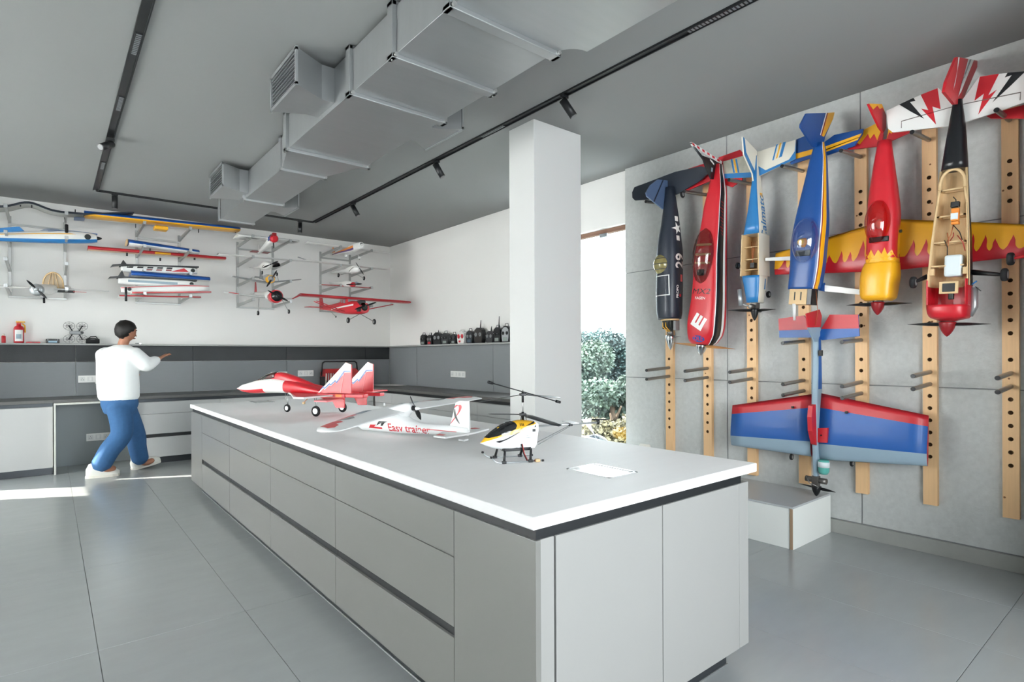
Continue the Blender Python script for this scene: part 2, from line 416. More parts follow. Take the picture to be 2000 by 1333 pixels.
# ------------------------------------------------------------------ wall units
CY, CZ = 7.96, .82           # back counter front edge, top
KX0, KX1 = .035, .79
RX = 3.80                    # right counter front edge
REND = 4.66
ctr = MB()
ctr.bevbox((XL, CY, CZ - .036), (RX + .2, YB - .001, CZ), .003)
ctr.bevbox((RX, REND, CZ - .036), (XW - .001, CY + .04, CZ), .003)
ctr.build('stone_counter', M_ctr, label='dark grey stone counter running round the room corner', cat='counter')
def cab(x0, x1, kind, label, yf=CY + .012):
    w = x1 - x0
    c_ = empty('base_cabinet', ((x0 + x1) / 2, (yf + YB) / 2, 0), label=label, cat='cabinet', group='base cabinets under the wall counter')
    def bb(a, b_, bv=.0015): return MB().bevbox((a[0] - (x0 + x1) / 2, a[1] - (yf + YB) / 2, a[2]), (b_[0] - (x0 + x1) / 2, b_[1] - (yf + YB) / 2, b_[2]), bv)
    bb((x0 + .001, yf + .022, .09), (x1 - .001, YB - .002, .745)).build('body', M_cabw, c_)
    bb((x0 + .001, yf + .05, 0), (x1 - .001, YB - .002, .09)).build('plinth', M_plinth, c_)
    bb((x0, yf + .03, .745), (x1, YB - .002, .784)).build('finger_recess', M_plinth, c_)
    if kind == 'door':
        bb((x0 + .0015, yf, .08), (x1 - .0015, yf + .02, .742)).build('door', M_cabw, c_)
    else:
        bb((x0 + .0015, yf, .602), (x1 - .0015, yf + .02, .742)).build('drawer', M_cabw, c_)
        bb((x0 + .0015, yf, .36), (x1 - .0015, yf + .02, .599)).build('drawer', M_cabw, c_)
        bb((x0 + .0015, yf, .08), (x1 - .0015, yf + .02, .318)).build('drawer', M_cabw, c_)
        bb((x0, yf + .012, .312), (x1, yf + .03, .366)).build('handle_recess', M_dark, c_)
    return c_
cab(-.62, .028, 'door', 'plain door cabinet left of the knee space')
cab(XL + .01, -.625, 'door', 'plain door cabinet furthest from the corner, beside the left wall')
cab(.80, 1.69, 'drawer', 'three drawer cabinet right of the knee space')
cab(1.69, 2.72, 'drawer', 'three drawer cabinet behind the red jet nose')
cab(2.72, 3.80, 'drawer', 'three drawer cabinet at the room corner')
# knee space liner
ks = empty('knee_space', ((KX0 + KX1) / 2, CY, 0), label='open knee space with pale frame in the cabinet row', cat='desk recess')
def kb(a, b_, bv=.0015): return MB().bevbox((a[0] - (KX0 + KX1) / 2, a[1] - CY, a[2]), (b_[0] - (KX0 + KX1) / 2, b_[1] - CY, b_[2]), bv)
M_frame = mat('knee_frame', '#D6D7CF', .45)
kb((KX0, CY - .03, 0), (KX0 + .018, YB - .01, .783)).build('side_panel', M_frame, ks)
kb((KX1 - .01, CY - .03, 0), (KX1 + .008, YB - .01, .783)).build('side_panel', M_frame, ks)
kb((KX0 + .018, CY - .03, .762), (KX1 - .01, YB - .01, .783)).build('top_rail', M_frame, ks)
kb((KX0 + .018, 8.50, 0), (KX1 - .01, 8.53, .762)).build('back_panel', mat('knee_back', '#8C9496', .4), ks)
# right run
def cabr(y0, y1, label):
    xf = RX + .012
    c_ = empty('base_cabinet', ((xf + XW) / 2, (y0 + y1) / 2, 0), label=label, cat='cabinet', group='base cabinets under the wall counter')
    cx_, cy_ = c_.location.x, c_.location.y
    def bb(a, b_, bv=.0015): return MB().bevbox((a[0] - cx_, a[1] - cy_, a[2]), (b_[0] - cx_, b_[1] - cy_, b_[2]), bv)
    bb((xf + .022, y0 + .001, .09), (XW - .002, y1 - .001, .745)).build('body', M_cabw, c_)
    bb((xf + .05, y0 + .001, 0), (XW - .002, y1 - .001, .09)).build('plinth', M_plinth, c_)
    bb((xf + .03, y0, .745), (XW - .002, y1, .784)).build('finger_recess', M_dark, c_)
    bb((xf, y0 + .0015, .60), (xf + .02, y1 - .0015, .742)).build('drawer', M_cabw, c_)
    bb((xf, y0 + .0015, .08), (xf + .02, y1 - .0015, .597)).build('door', M_cabw, c_)
    return c_
cabr(REND + .01, 5.30, 'narrow drawer cabinet at the window end of the right counter')
cabr(5.30, 6.40, 'drawer cabinet under the right counter, behind the helicopter rotor')
cabr(6.40, 7.40, 'drawer cabinet under the right counter, behind the white trainer')
cabr(7.40, CY - .02, 'narrow drawer cabinet closest to the room corner on the right wall')
# backsplash panels, mesh strips, ledge
BS = empty('backsplash', (0, YB, .82), label='grey panel backsplash with black perforated strip along the back wall', cat='backsplash')
px_ = [-1.44] + [ony(x, 700, YB - .03).x for x in (148, 377, 560, 714)] + [XW - .03]
ZM, ZL = 1.228, 1.43
M_meshp = mat('perforated_black_sheet', '#2A2E30', .42, spec=.6, noise=.35, nscale=4, bump=.6, bscale=260)
for x0, x1 in zip(px_[:-1], px_[1:]):
    MB().bevbox((x0 + .002, -.03, 0), (x1 - .002, -.001, ZM - .82 - .002), .001).build('panel', M_panel, BS)
    MB().bevbox((x0 + .002, -.026, ZM - .82 + .002), (x1 - .002, -.001, ZL - .82), .001).build('mesh_strip', M_meshp, BS)
BR = empty('backsplash', (XW, 0, .82), label='grey panel backsplash on the right wall under the transmitters', cat='backsplash')
py_ = [4.9] + sorted(onx(x, 700, XW - .03).y for x in (814, 963)) + [YB - .031]
for y0, y1 in zip(py_[:-1], py_[1:]):
    MB().bevbox((-.03, y0 + .002, 0), (-.001, y1 - .002, ZL - .82), .001).build('panel', M_panel, BR)
lg = MB()
lg.bevbox((XL, YB - .125, ZL), (XW - .001, YB - .001, ZL + .02), .002)
lg.bevbox((XW - .125, 4.9, ZL), (XW - .001, YB - .125, ZL + .02), .002)
lg.build('ledge_shelf', M_ledge, label='slim grey ledge shelf above the backsplash', cat='shelf')
ZLT = ZL + .02
def socket(c, nrm, w, h, label, n=3, plug=False):
    """plate facing -y (nrm 'y') or -x (nrm 'x')"""
    M = Matrix.Translation(c) if nrm == 'y' else Matrix.Translation(c) @ Matrix.Rotation(-PI / 2, 4, 'Z')
    e = empty('wall_socket', M=M, label=label, cat='socket')
    MB().bevbox((-w / 2, -.012, -h / 2), (w / 2, .001, h / 2), .003).build('plate', M_sock, e)
    for k in range(n):
        x = -w / 2 + w * (k + .5) / n
        md = MB().bevbox((x - w / n * .36, -.015, -h * .32), (x + w / n * .36, -.011, h * .32), .001).build('module', mat('socket_module', '#E4E5E4', .4), e)
        if k != 1:
            d = MB()
            for dx, dz in ((0, .012), (-.01, -.008), (.01, -.008)): d.lathe([(-.0155, .0035), (-.0148, .0035)], 'y', 8, c=(x + dx, 0, dz))
            d.build('pin_hole', M_black, md)
        else: MB().bevbox((x - .012, -.02, -.02), (x + .012, -.014, .02), .002).build('switch', M_sock, md)
    if plug: MB().bevbox((w * .2, -.045, -.06), (w * .2 + .035, -.012, .03), .004).build('plug', M_sock, e)
    return e
socket((.385, YB - .032, 1.02), 'y', .235, .085, 'white wall socket with a plug beside the walking person', plug=True)
socket((2.61, YB - .032, 1.015), 'y', .235, .09, 'white wall socket above the red jet canopy')
socket((3.0, YB - .032, 1.03), 'y', .235, .09, 'white wall socket beside the red toolbox')
socket((.457, 8.498, .32), 'y', .235, .09, 'white wall socket inside the knee space')
socket((XW - .032, 6.55, 1.03), 'x', .36, .085, 'white wall socket on the right backsplash below the transmitters', 4)
# white platform box on the floor by the stone wall
pb = empty('platform_box', (4.07, 2.9, 0), label='low white plywood platform box on the floor by the stone wall', cat='box')
MB().bevbox((-.295, -1.18, 0), (.29, 1.2, .268), .002).build('body', M_boxw, pb)
MB().bevbox((-.3, -1.19, .268), (.292, 1.2, .281), .001).build('top', M_boxtop, pb)
MB().bevbox((-.3, -1.192, 0), (.292, -1.175, .268), .001).build('end_panel', M_boxw, pb)
MB().box((-.3012, -1.1915, 0.001), (-.2962, -1.172, .268)).build('ply_edge', M_plyedge, pb)

# ------------------------------------------------------------------ ceiling duct
DZ0, DZ1 = 2.84, 3.088
dk = empty('air_duct', (1.7, 4.5, DZ0), label='galvanised rectangular air duct hanging below the ceiling', cat='duct')
def db(a, b_, bv=.002, M=M_duct, n='duct_section'):
    return MB().bevbox((a[0] - 1.7, a[1] - 4.5, a[2] - DZ0), (b_[0] - 1.7, b_[1] - 4.5, b_[2] - DZ0), bv).build(n, M, dk)
DX0, DX1, EX0, EX1 = 1.385, 2.015, 1.495, 1.85
FY = [2.115, 2.65, 3.185, 4.335]
for y0, y1 in zip(FY[:-1], FY[1:]): db((DX0, y0, DZ0), (DX1, y1, DZ1))
db((EX0, 4.83, DZ0), (EX1, 5.98, DZ1)); db((EX0 + .008, 5.98, DZ0), (EX1 - .008, 7.04, DZ1))
# transition
def tr_ring(y, x0, x1): return [(x0 - 1.7, y - 4.5, 0), (x1 - 1.7, y - 4.5, 0), (x1 - 1.7, y - 4.5, DZ1 - DZ0), (x0 - 1.7, y - 4.5, DZ1 - DZ0)]
MB().rings([tr_ring(4.335, DX0, DX1)[::-1], tr_ring(4.83, EX0, EX1)[::-1]], True, 0, False).build('reducer', M_duct, dk)
# near end: elbow bend sweeping up and right
el = []
for k in range(9):
    t = k / 8 * PI / 2
    el.append((1.385 + 0 * t, 2.115 - .62 * math.sin(t), t))
R_ = []
for k in range(11):
    t = k / 10 * PI / 2          # bend toward +X about a pivot on the right side
    pc = (DX1 + .12, 2.115)
    ri, ro = .12, .12 + (DX1 - DX0)
    c0, s0 = math.cos(t), math.sin(t)
    R_.append([(pc[0] - ro * c0 - 1.7, pc[1] - ro * s0 - 4.5, 0), (pc[0] - ri * c0 - 1.7, pc[1] - ri * s0 - 4.5, 0),
               (pc[0] - ri * c0 - 1.7, pc[1] - ri * s0 - 4.5, DZ1 - DZ0), (pc[0] - ro * c0 - 1.7, pc[1] - ro * s0 - 4.5, DZ1 - DZ0)])
MB().rings(R_, True, 0, False).build('elbow', M_duct, dk)
def flange(y, x0, x1, t=.03, o=.024):
    b = MB()
    for a, c_ in (((x0 - o, y - t, DZ0 - o), (x1 + o, y + t, DZ0 + .002)), ((x0 - o, y - t, DZ1 - .002), (x1 + o, y + t, DZ1 + o)),
                  ((x0 - o, y - t, DZ0 - o), (x0 + .002, y + t, DZ1 + o)), ((x1 - .002, y - t, DZ0 - o), (x1 + o, y + t, DZ1 + o))):
        b.bevbox((a[0] - 1.7, a[1] - 4.5, a[2] - DZ0), (c_[0] - 1.7, c_[1] - 4.5, c_[2] - DZ0), .004)
    fo = b.build('flange', M_duct, dk)
    for x in (x0 - .005, x1 + .005): MB().lathe([(y - t - .012 - 4.5, .011), (y + t + .012 - 4.5, .011)], 'y', 10, c=(x - 1.7, 0, -.008)).build('corner_bolt', M_steel, fo)
for y in FY: flange(y, DX0, DX1)
flange(4.83, EX0, EX1, .025, .02); flange(5.98, EX0, EX1, .025, .02); flange(7.04, EX0, EX1, .02, .016)
for y, xs in ((2.65, (DX0 - .012, DX1 + .012)), (4.335, (DX0 - .012, DX1 + .012)), (5.98, (EX0 - .012, EX1 + .012))):
    for x in xs: MB().tube([(x - 1.7, y - 4.5, -.03), (x - 1.7, y - 4.5, ZC - DZ0 - .001)], .005, 8).build('hanger_rod', M_steel, dk)
def outlet(side, xd, y0, y1, reach, z0=2.87, z1=3.085):
    """side grille box on the duct; side -1 faces -x"""
    sx = side
    ya, yb2 = y0, y1
    r0 = [(xd, ya + .10, z0), (xd, yb2 - .10, z0), (xd, yb2 - .10, z1), (xd, ya + .10, z1)]
    r1 = [(xd + sx * .08, ya + .10, z0), (xd + sx * .08, yb2 - .10, z0), (xd + sx * .08, yb2 - .10, z1), (xd + sx * .08, ya + .10, z1)]
    r2 = [(xd + sx * reach, ya, z0), (xd + sx * reach, yb2, z0), (xd + sx * reach, yb2, z1), (xd + sx * reach, ya, z1)]
    L = lambda r_: [(p[0] - 1.7, p[1] - 4.5, p[2] - DZ0) for p in r_]
    rs = [L(r0), L(r1), L(r2)]
    if sx < 0: rs = [r_[::-1] for r_ in rs]
    bx = MB().rings(rs, True, 0, False).build('outlet_box', M_duct, dk)
    gx = xd + sx * reach
    fr = MB(); f_ = .014
    for a, c_ in (((ya - .008, z0 - .008), (yb2 + .008, z0 + f_)), ((ya - .008, z1 - f_), (yb2 + .008, z1 + .008)),
                  ((ya - .008, z0), (ya + f_, z1)), ((yb2 - f_, z0), (yb2 + .008, z1))):
        fr.box((gx - 1.7 + sx * .001, a[0] - 4.5, a[1] - DZ0), (gx + sx * .014 - 1.7, c_[0] - 4.5, c_[1] - DZ0))
    gr = fr.build('grille_frame', M_duct, bx)
    MB().box((gx - 1.7, ya - 4.5, z0 - DZ0), (gx + sx * .002 - 1.7, yb2 - 4.5, z1 - DZ0)).build('grille_back', M_dark, bx)
    n = 8
    for k in range(n):
        z = z0 + f_ + (z1 - z0 - 2 * f_) * (k + .5) / n
        MB().box((gx + sx * .003 - 1.7, ya + f_ - 4.5, z - .002 - DZ0), (gx + sx * .011 - 1.7, yb2 - f_ - 4.5, z + .002 - DZ0)).build('slat', M_duct, bx)
outlet(-1, DX0, onx(582, 225, DX0 - .26).y, onx(533, 275, DX0 - .26).y, .26)
outlet(-1, EX0, onx(437, 393, EX0 - .24).y, onx(412, 412, EX0 - .24).y, .24)
outlet(1, DX1, 3.28, 3.78, .22); outlet(1, EX1, 6.1, 6.55, .2)

# ------------------------------------------------------------------ track lights
M_track = mat('track_black', '#1B1D1F', .45)
def track(name, a, b_, label, modules=()):
    a = Vector(a); b_ = Vector(b_); d = (b_ - a).normalized(); n = Vector((-d.y, d.x, 0))
    e = empty(name, (a + b_) / 2, label=label, cat='track light', group='ceiling light tracks')
    L = (b_ - a).length / 2; Mx = frame((0, 0, 0), d, n, (0, 0, 1))
    for s_ in (-1, 1): MB().box((-L, s_ * .0235 - .0035, -.014), (L, s_ * .0235 + .0035, 0), 0, Mx).build('rail_side', M_track, e)
    MB().box((-L, -.02, -.004), (L, .02, 0), 0, Mx).build('rail_bed', M_black, e)
    for (t, ln) in modules:
        md = MB().box((t - ln / 2, -.018, -.011), (t + ln / 2, .018, -.004), 0, Mx).build('light_module', M_black, e)
        lv = MB(); k = max(6, int(ln / .022))
        for q in range(k):
            x = t - ln / 2 + ln * (q + .5) / k
            lv.box((x - .006, -.013, -.0125), (x + .006, .013, -.0108), 0, Mx)
        lv.build('louvre', mat('louvre_grey', '#8C9092', .4, metal=.4), md)
    return e
t0 = (0.397, -1.2, ZC); t1 = (0.397, 7.655, ZC)
mid = (t0[1] + t1[1]) / 2
track('ceiling_track', t0, t1, 'black ceiling track running over the left aisle', [(onz(263, 83, ZC).y - mid, .28), (onz(231, 200, ZC).y - mid, .28), (onz(200, 322, ZC).y - mid, .25)])
track('ceiling_track', (0.397, 7.655, ZC), (2.79, 7.655, ZC), 'short black ceiling track across the far end')
t0 = (2.79, -1.2, ZC); t1 = (2.79, 7.655, ZC)
track('ceiling_track', t0, t1, 'black ceiling track running beside the white column', [(onz(960, 254, ZC).y - mid, .3), (onz(1440, 8, ZC).y - mid, .6)])
def spot(p, d, label):
    d = Vector(d).normalized()
    e = empty('spot_light', p, label=label, cat='spot light', group='black cylinder spots on the tracks')
    MB().bevbox((-.03, -.014, -.02), (.03, .014, 0), .003).build('mount', M_track, e)
    MB().tube([(0, 0, -.015), (0, 0, -.045)], .006, 8).build('pivot', M_track, e)
    c0 = Vector((0, 0, -.05))
    MB().tube([c0 - d * .02, c0 + d * .115], .028, 18).build('barrel', M_track, e)
    b = c0 + d * .1155
    MB().tube([b, b + d * .002], .022, 16).build('lens', mat('spot_lens', '#6E7072', .3), e)
spot((2.79, onz(1090, 178, ZC).y, ZC - .012), (.45, -.35, -.85), 'black spot on the track in front of the column')
spot((2.79, onz(848, 310, ZC).y, ZC - .012), (.4, -.3, -.9), 'black spot on the right track beside the large duct outlet')
spot((2.79, onz(687, 394, ZC).y, ZC - .012), (.4, -.3, -.9), 'black spot on the right track towards the far corner')
spot((onz(587, 429, ZC).x, 7.655, ZC - .012), (-.05, -.1, -1), 'black spot under the end of the duct')
spot((0.397, onz(215, 268, ZC).y, ZC - .012), (-.55, -.55, -.45), 'tilted black spot on the left aisle track')
spot((onz(225, 374, ZC).x, 7.655, ZC - .012), (0, .02, -1), 'black spot above the yellow wing')
# ------------------------------------------------------------------ outside: ground and trees
def leaf_mat(name, a, b_):
    if name in _M: return _M[name]
    m = bpy.data.materials.new(name); m.use_nodes = True; nt = m.node_tree; p = nt.nodes['Principled BSDF']
    tc = nt.nodes.new('ShaderNodeTexCoord'); n = nt.nodes.new('ShaderNodeTexNoise'); n.inputs['Scale'].default_value = 2.3; n.inputs['Detail'].default_value = 5
    nt.links.new(tc.outputs['Object'], n.inputs['Vector'])
    r_ = nt.nodes.new('ShaderNodeValToRGB'); r_.color_ramp.elements[0].position = .38; r_.color_ramp.elements[1].position = .66
    r_.color_ramp.elements[0].color = lin(a); r_.color_ramp.elements[1].color = lin(b_)
    nt.links.new(n.outputs['Fac'], r_.inputs[0]); nt.links.new(r_.outputs[0], p.inputs['Base Color'])
    p.inputs['Roughness'].default_value = .6; _M[name] = m
    return m
gm = mat('dry_grass_ground', '#39362A', .9, noise=.3, nscale=1.5)
gb = bmesh.new(); bmesh.ops.create_grid(gb, x_segments=60, y_segments=60, size=30)
for v in gb.verts:
    x, y = v.co.x + 36, v.co.y + 18
    v.co = Vector((x, y, -1.1 + .9 * math.exp(-((x - 10.5) ** 2 + (y - 7.4) ** 2) / 7) + .10 * math.sin(x * 1.7) * math.cos(y * 1.3)))
me = bpy.data.meshes.new('ground'); gb.to_mesh(me); gb.free(); me.materials.append(gm)
go = bpy.data.objects.new('ground', me); C.objects.link(go); tag(go, 'dry grass ground outside the window', kind='structure')
rnd = random.Random(7)
def leaves(blobs, n, size, rnd):
    b = MB()
    for _ in range(n):
        cx_, cy_, cz_, rx, ry, rz = rnd.choice(blobs)
        while True:
            p = Vector((rnd.uniform(-1, 1), rnd.uniform(-1, 1), rnd.uniform(-1, 1)))
            if .35 < p.length < 1: break
        p = Vector((cx_ + p.x * rx, cy_ + p.y * ry, cz_ + p.z * rz))
        d = Vector((rnd.uniform(-1, 1), rnd.uniform(-1, 1), rnd.uniform(-.9, .5))).normalized()
        s_ = Vector((rnd.uniform(-1, 1), rnd.uniform(-1, 1), rnd.uniform(-1, 1))).cross(d).normalized()
        L = size * rnd.uniform(.7, 1.4); w = L * .3
        b.add([p, p + d * L * .5 + s_ * w, p + d * L, p + d * L * .5 - s_ * w], [(0, 1, 2, 3)])
    return b
def tree(x, y, h, rad, n, label, m, base=-1.1):
    e = empty('tree', (x, y, base), label=label, cat='tree', group='trees outside the window')
    t = MB(); top = h - base
    t.tube([(0, 0, 0), (.06, .03, top * .4), (-.03, .05, top * .75)], [.13, .1, .05], 8)
    t.build('trunk', mat('bark', '#5B4C3F', .9, noise=.3, nscale=9), e)
    for q in range(5):
        a = rnd.uniform(0, 2 * PI); z0 = top * rnd.uniform(.3, .6)
        MB().tube([(0, 0, z0), (math.cos(a) * rad * .7, math.sin(a) * rad * .7, z0 + top * .25)], [.05, .02], 6).build('branch', mat('bark', '#5B4C3F'), e)
    bl = [(rnd.uniform(-.75, .75) * rad, rnd.uniform(-.75, .75) * rad, rnd.uniform(.22, .88) * top, rad * rnd.uniform(.3, .55), rad * rnd.uniform(.3, .55), rad * rnd.uniform(.25, .42)) for _ in range(16)]
    lo = leaves(bl, n, .085, rnd).build('foliage', m, e); lo['kind'] = 'stuff'
    return e
LG = leaf_mat('leaves_green', '#1C2C27', '#47584A'); LT = leaf_mat('leaves_teal', '#1A2C2D', '#3A5250'); LY = leaf_mat('leaves_yellow', '#45402E', '#6E6648')
tree(11.9, 11.2, 1.9, 1.3, 30000, 'light green leafy tree outside, furthest behind the column', LG)
tree(14.2, 11.9, 2.35, 1.5, 30000, 'tall blue green tree outside the window beside the stone wall', LT)
tree(10.4, 8.9, .75, .95, 18000, 'pale green shrub tree low in the window', LG)
tree(12.6, 13.9, 2.0, 1.5, 18000, 'dense dark green tree hidden behind the column', LT)
tree(15.8, 16.5, 2.2, 1.9, 18000, 'broad green tree well behind the column', LG)
tree(8.6, 7.15, -.05, .75, 14000, 'dry yellow bush on the slope outside the window', LY, -.6)
# ------------------------------------------------------------------ model aeroplane toolkit
def col(name, h, rough=.36, coat=.12): return mat(name, h, rough, coat=coat, noise=.05, nscale=5)
K_red = col('film_red', '#C8202C'); K_dred = col('film_dark_red', '#8E1A20'); K_blue = col('film_blue', '#0E4FA0'); K_navy = col('film_navy', '#232B38', .45, .1)
K_lblue = col('film_light_blue', '#2F7DBE'); K_slate = col('film_slate', '#566B8C', .5, .1); K_yel = col('film_yellow', '#F2B01E'); K_white = col('film_white', '#EDEDEA')
K_cream = col('film_cream', '#E4DECF'); K_black = col('film_black', '#15171B', .3); K_grey = col('film_grey', '#8FA3AF', .45, .1); K_mgrey = col('film_mid_grey', '#8C8F90', .4)
K_orange = col('film_orange', '#E5872A'); K_purple = col('film_purple', '#4A2F73'); K_pink = col('film_pink_red', '#D8585C', .4); K_silver = mat('silver_paint', '#B8BCBE', .3, metal=.6)
K_foam = mat('white_foam', '#F0F2F2', .5); K_engine = mat('engine_metal', '#6F6C68', .4, metal=.7); K_brown = mat('tan_prop', '#B98552', .4)
K_tank = mat('tank_plastic', '#DCE6EA', .3); K_teal = mat('teal_fuel', '#5FB3A8', .25); K_prop = mat('prop_black', '#191A1C', .35); K_dkgreen = mat('engine_dark', '#2E3230', .5, metal=.4)
K_canopy = pane_mat('canopy_clear', (.74, .8, .9), .16, .08); K_smoke = pane_mat('canopy_smoke', (.52, .44, .4), .07); K_gold = mat('canopy_gold', '#8C8152', .15, coat=.5); K_redc = pane_mat('canopy_red', (.8, .32, .3), .07)
K_wire = mat('music_wire', '#9A9A98', .3, metal=.8); K_tape = mat('red_wire', '#B2322C', .5); K_copper = mat('orange_wire', '#B0643A', .5)

def se_ring(x, hw, top, bot, p=2.4, n=28, yc=0.0, zc=0.0):
    r_ = []
    for j in range(n):
        a = 2 * PI * j / n; c, s_ = math.cos(a), math.sin(a)
        y = hw * math.copysign(abs(c) ** (2 / p), c)
        z = (top if s_ >= 0 else bot) * math.copysign(abs(s_) ** (2 / p), s_)
        r_.append((x, yc + y, zc + z))
    return r_
def loft(st, n=28, matf=None, mi=0, sub=3, cap=True):
    """st rows: (x, hw, top, bot, p, yc, zc); rows are interpolated smoothly"""
    rows = [tuple(q) + (2.4, 0, 0)[len(q) - 4:] if len(q) < 7 else tuple(q) for q in st]
    def cr_(p0, p1, p2, p3, t):
        return tuple(.5 * ((2 * b) + (-a + c) * t + (2 * a - 5 * b + 4 * c - d) * t * t + (-a + 3 * b - 3 * c + d) * t ** 3) for a, b, c, d in zip(p0, p1, p2, p3))
    out = []
    for i in range(len(rows) - 1):
        p0 = rows[max(0, i - 1)]; p1 = rows[i]; p2 = rows[i + 1]; p3 = rows[min(len(rows) - 1, i + 2)]
        for k in range(sub):
            q = list(cr_(p0, p1, p2, p3, k / sub))
            for z in (1, 2, 3): q[z] = max(q[z], min(p1[z], p2[z]) * .96)
            q[0] = p1[0] + (p2[0] - p1[0]) * k / sub
            out.append(tuple(q))
    out.append(rows[-1])
    R = [se_ring(q[0], max(q[1], .001), max(q[2], .001), max(q[3], .001), max(q[4], 1.2), n, q[5], q[6]) for q in out]
    b = MB()
    mf = None
    if matf: mf = lambda i, j: matf((out[i][0] + out[i + 1][0]) / 2, 360.0 * (j + .5) / n)
    if out[0][0] < out[-1][0]: b.rings(R, cap, mi, True, True, None, mf)
    else: b.rings([r_[::-1] for r_ in R], cap, mi, True, True, None, (lambda i, j: matf((out[i][0] + out[i + 1][0]) / 2, 360.0 * (n - 1 - j - .5) / n)) if matf else None)
    return b
AIRF = [(1, 0), (.9, .019), (.785, .039), (.65, .058), (.45, .083), (.34, .092), (.25, .092), (.15, .08), (.06, .055), (.015, .028), (0, 0), (.015, -.016), (.06, -.028), (.15, -.038), (.25, -.042), (.34, -.042), (.45, -.038), (.65, -.025), (.785, -.017), (.9, -.008)]
def wing(secs, b=None, matf=None, mi=0, tk=1.0):
    """secs rows: (y, x_leading, chord, z) from one tip to the other; x forward"""
    b = b or MB(); R = []
    for (y, xl, ch, z) in secs:
        R.append([(xl - u * ch, y, z + w * ch * tk) for u, w in AIRF])
    if secs[0][0] > secs[-1][0]: R = [r_[::-1] for r_ in R]
    n = len(AIRF)
    def mf(i, j):
        jj = j if secs[0][0] <= secs[-1][0] else n - 1 - j
        u = (AIRF[jj % n][0] + AIRF[(jj + 1) % n][0]) / 2; top = jj < 10
        return matf((secs[i][0] + secs[i + 1][0]) / 2, u, top)
    b.rings(R, True, mi, False, True, None, mf if matf else None)
    for k in range(len(b.sm)):
        if len(b.f[k]) == 4: b.sm[k] = True
    return b
def bvh_of(o):
    me = o.data
    return BVHTree.FromPolygons([v.co for v in me.vertices], [tuple(p.vertices) for p in me.polygons])
_bv = {}
def decal(parent, name, geo, M, m, off=.0012, maxe=.03, under=None, flat=None):
    """geo: list of 2-D polygons or (verts2d, faces); laid along -n of frame M on the surface of `parent` (local space)"""
    tgt = under or parent
    key = tgt.name
    if key not in _bv: _bv[key] = bvh_of(tgt)
    bv = _bv[key]
    bm = bmesh.new()
    if isinstance(geo, tuple):
        vv = [bm.verts.new((p[0], p[1], 0)) for p in geo[0]]
        for f_ in geo[1]:
            try: bm.faces.new([vv[i] for i in f_])
            except ValueError: pass
    else:
        for poly in geo:
            vv = [bm.verts.new((p[0], p[1], 0)) for p in poly]
            for t in tessellate_polygon([[Vector((p[0], p[1], 0)) for p in poly]]):
                try: bm.faces.new([vv[i] for i in t])
                except ValueError: pass
    bmesh.ops.triangulate(bm, faces=list(bm.faces))
    for _ in range(5 if flat is None else 0):
        le = [e for e in bm.edges if e.calc_length() > maxe]
        if not le: break
        bmesh.ops.subdivide_edges(bm, edges=le, cuts=1)
        bmesh.ops.triangulate(bm, faces=[f_ for f_ in bm.faces if len(f_.verts) > 3])
    n = Vector((M[0][2], M[1][2], M[2][2]))
    for v in bm.verts:
        p = M @ v.co
        if flat is not None:
            v.co = p + n * (flat + off); continue
        h = bv.ray_cast(p + n * .6, -n, 1.5)
        if h[0] is None:
            h = bv.find_nearest(p)
        q = h[0]; nn = h[1] if h[1].dot(n) > 0 else -h[1]
        v.co = q + nn * off
    for f_ in bm.faces:
        f_.normal_update()
        if f_.normal.dot(n) < 0: f_.normal_flip()
    me = bpy.data.meshes.new(name); bm.to_mesh(me); bm.free(); me.materials.append(m)
    o = bpy.data.objects.new(name, me); C.objects.link(o); o.parent = parent
    return o
def text_geo(s, size, shear=0.0, bold=0.0, sx=1.0):
    cu = bpy.data.curves.new('t', 'FONT'); cu.body = s; cu.size = size; cu.shear = shear; cu.offset = bold * size
    cu.align_x = 'CENTER'; cu.align_y = 'CENTER'; cu.resolution_u = 3
    o = bpy.data.objects.new('t', cu); C.objects.link(o)
    dg = bpy.context.evaluated_depsgraph_get(); dg.update()
    me = bpy.data.meshes.new_from_object(o.evaluated_get(dg))
    g_ = ([(v.co.x * sx, v.co.y) for v in me.vertices], [tuple(p.vertices) for p in me.polygons])
    bpy.data.objects.remove(o); bpy.data.curves.remove(cu); bpy.data.meshes.remove(me)
    return g_
X_, Y_, Z_ = Vector((1, 0, 0)), Vector((0, 1, 0)), Vector((0, 0, 1))
def dtop(x, y, z=0): return frame((x, y, z), Y_ * -1, X_, Z_)       # u = right wing, v = forward, n = up
def dleft(x, z, y=0): return frame((x, y, z), X_ * -1, Z_, Y_)      # port side, text runs nose -> tail
def dright(x, z, y=0): return frame((x, y, z), X_, Z_, Y_ * -1)     # starboard side, text runs tail -> nose
def canopy(parent, x0, x1, hw, h, z, m, name='canopy', n=14, front=.55, back=.75, frames=None, p=1.0):
    R = []
    for i in range(n + 1):
        t = i / n; x = x0 + (x1 - x0) * t
        s_ = max(.02, (min(1, (t / .5)) ** 1 if t < .5 else 1))
        e = max(.03, math.sin(PI * min(1, max(0, t))) ** front)
        w = hw * e; hh = h * max(.03, math.sin(PI * t) ** back)
        R.append([(x, w * math.cos(PI * j / 16), z + hh * math.sin(PI * j / 16) ** .9) for j in range(17)])
    if x1 < x0: R = R[::-1]
    o = MB().rings(R, False, 0, True, False).build(name, m, parent)
    if frames:
        for fi in frames:
            i = int(fi * n); r_ = [(p_[0], p_[1] * 1.02, z + (p_[2] - z) * 1.02) for p_ in R[i]]
            MB().tube(r_, hw * .035, 6).build('canopy_frame', frames_mat, o)
    return o
frames_mat = K_navy
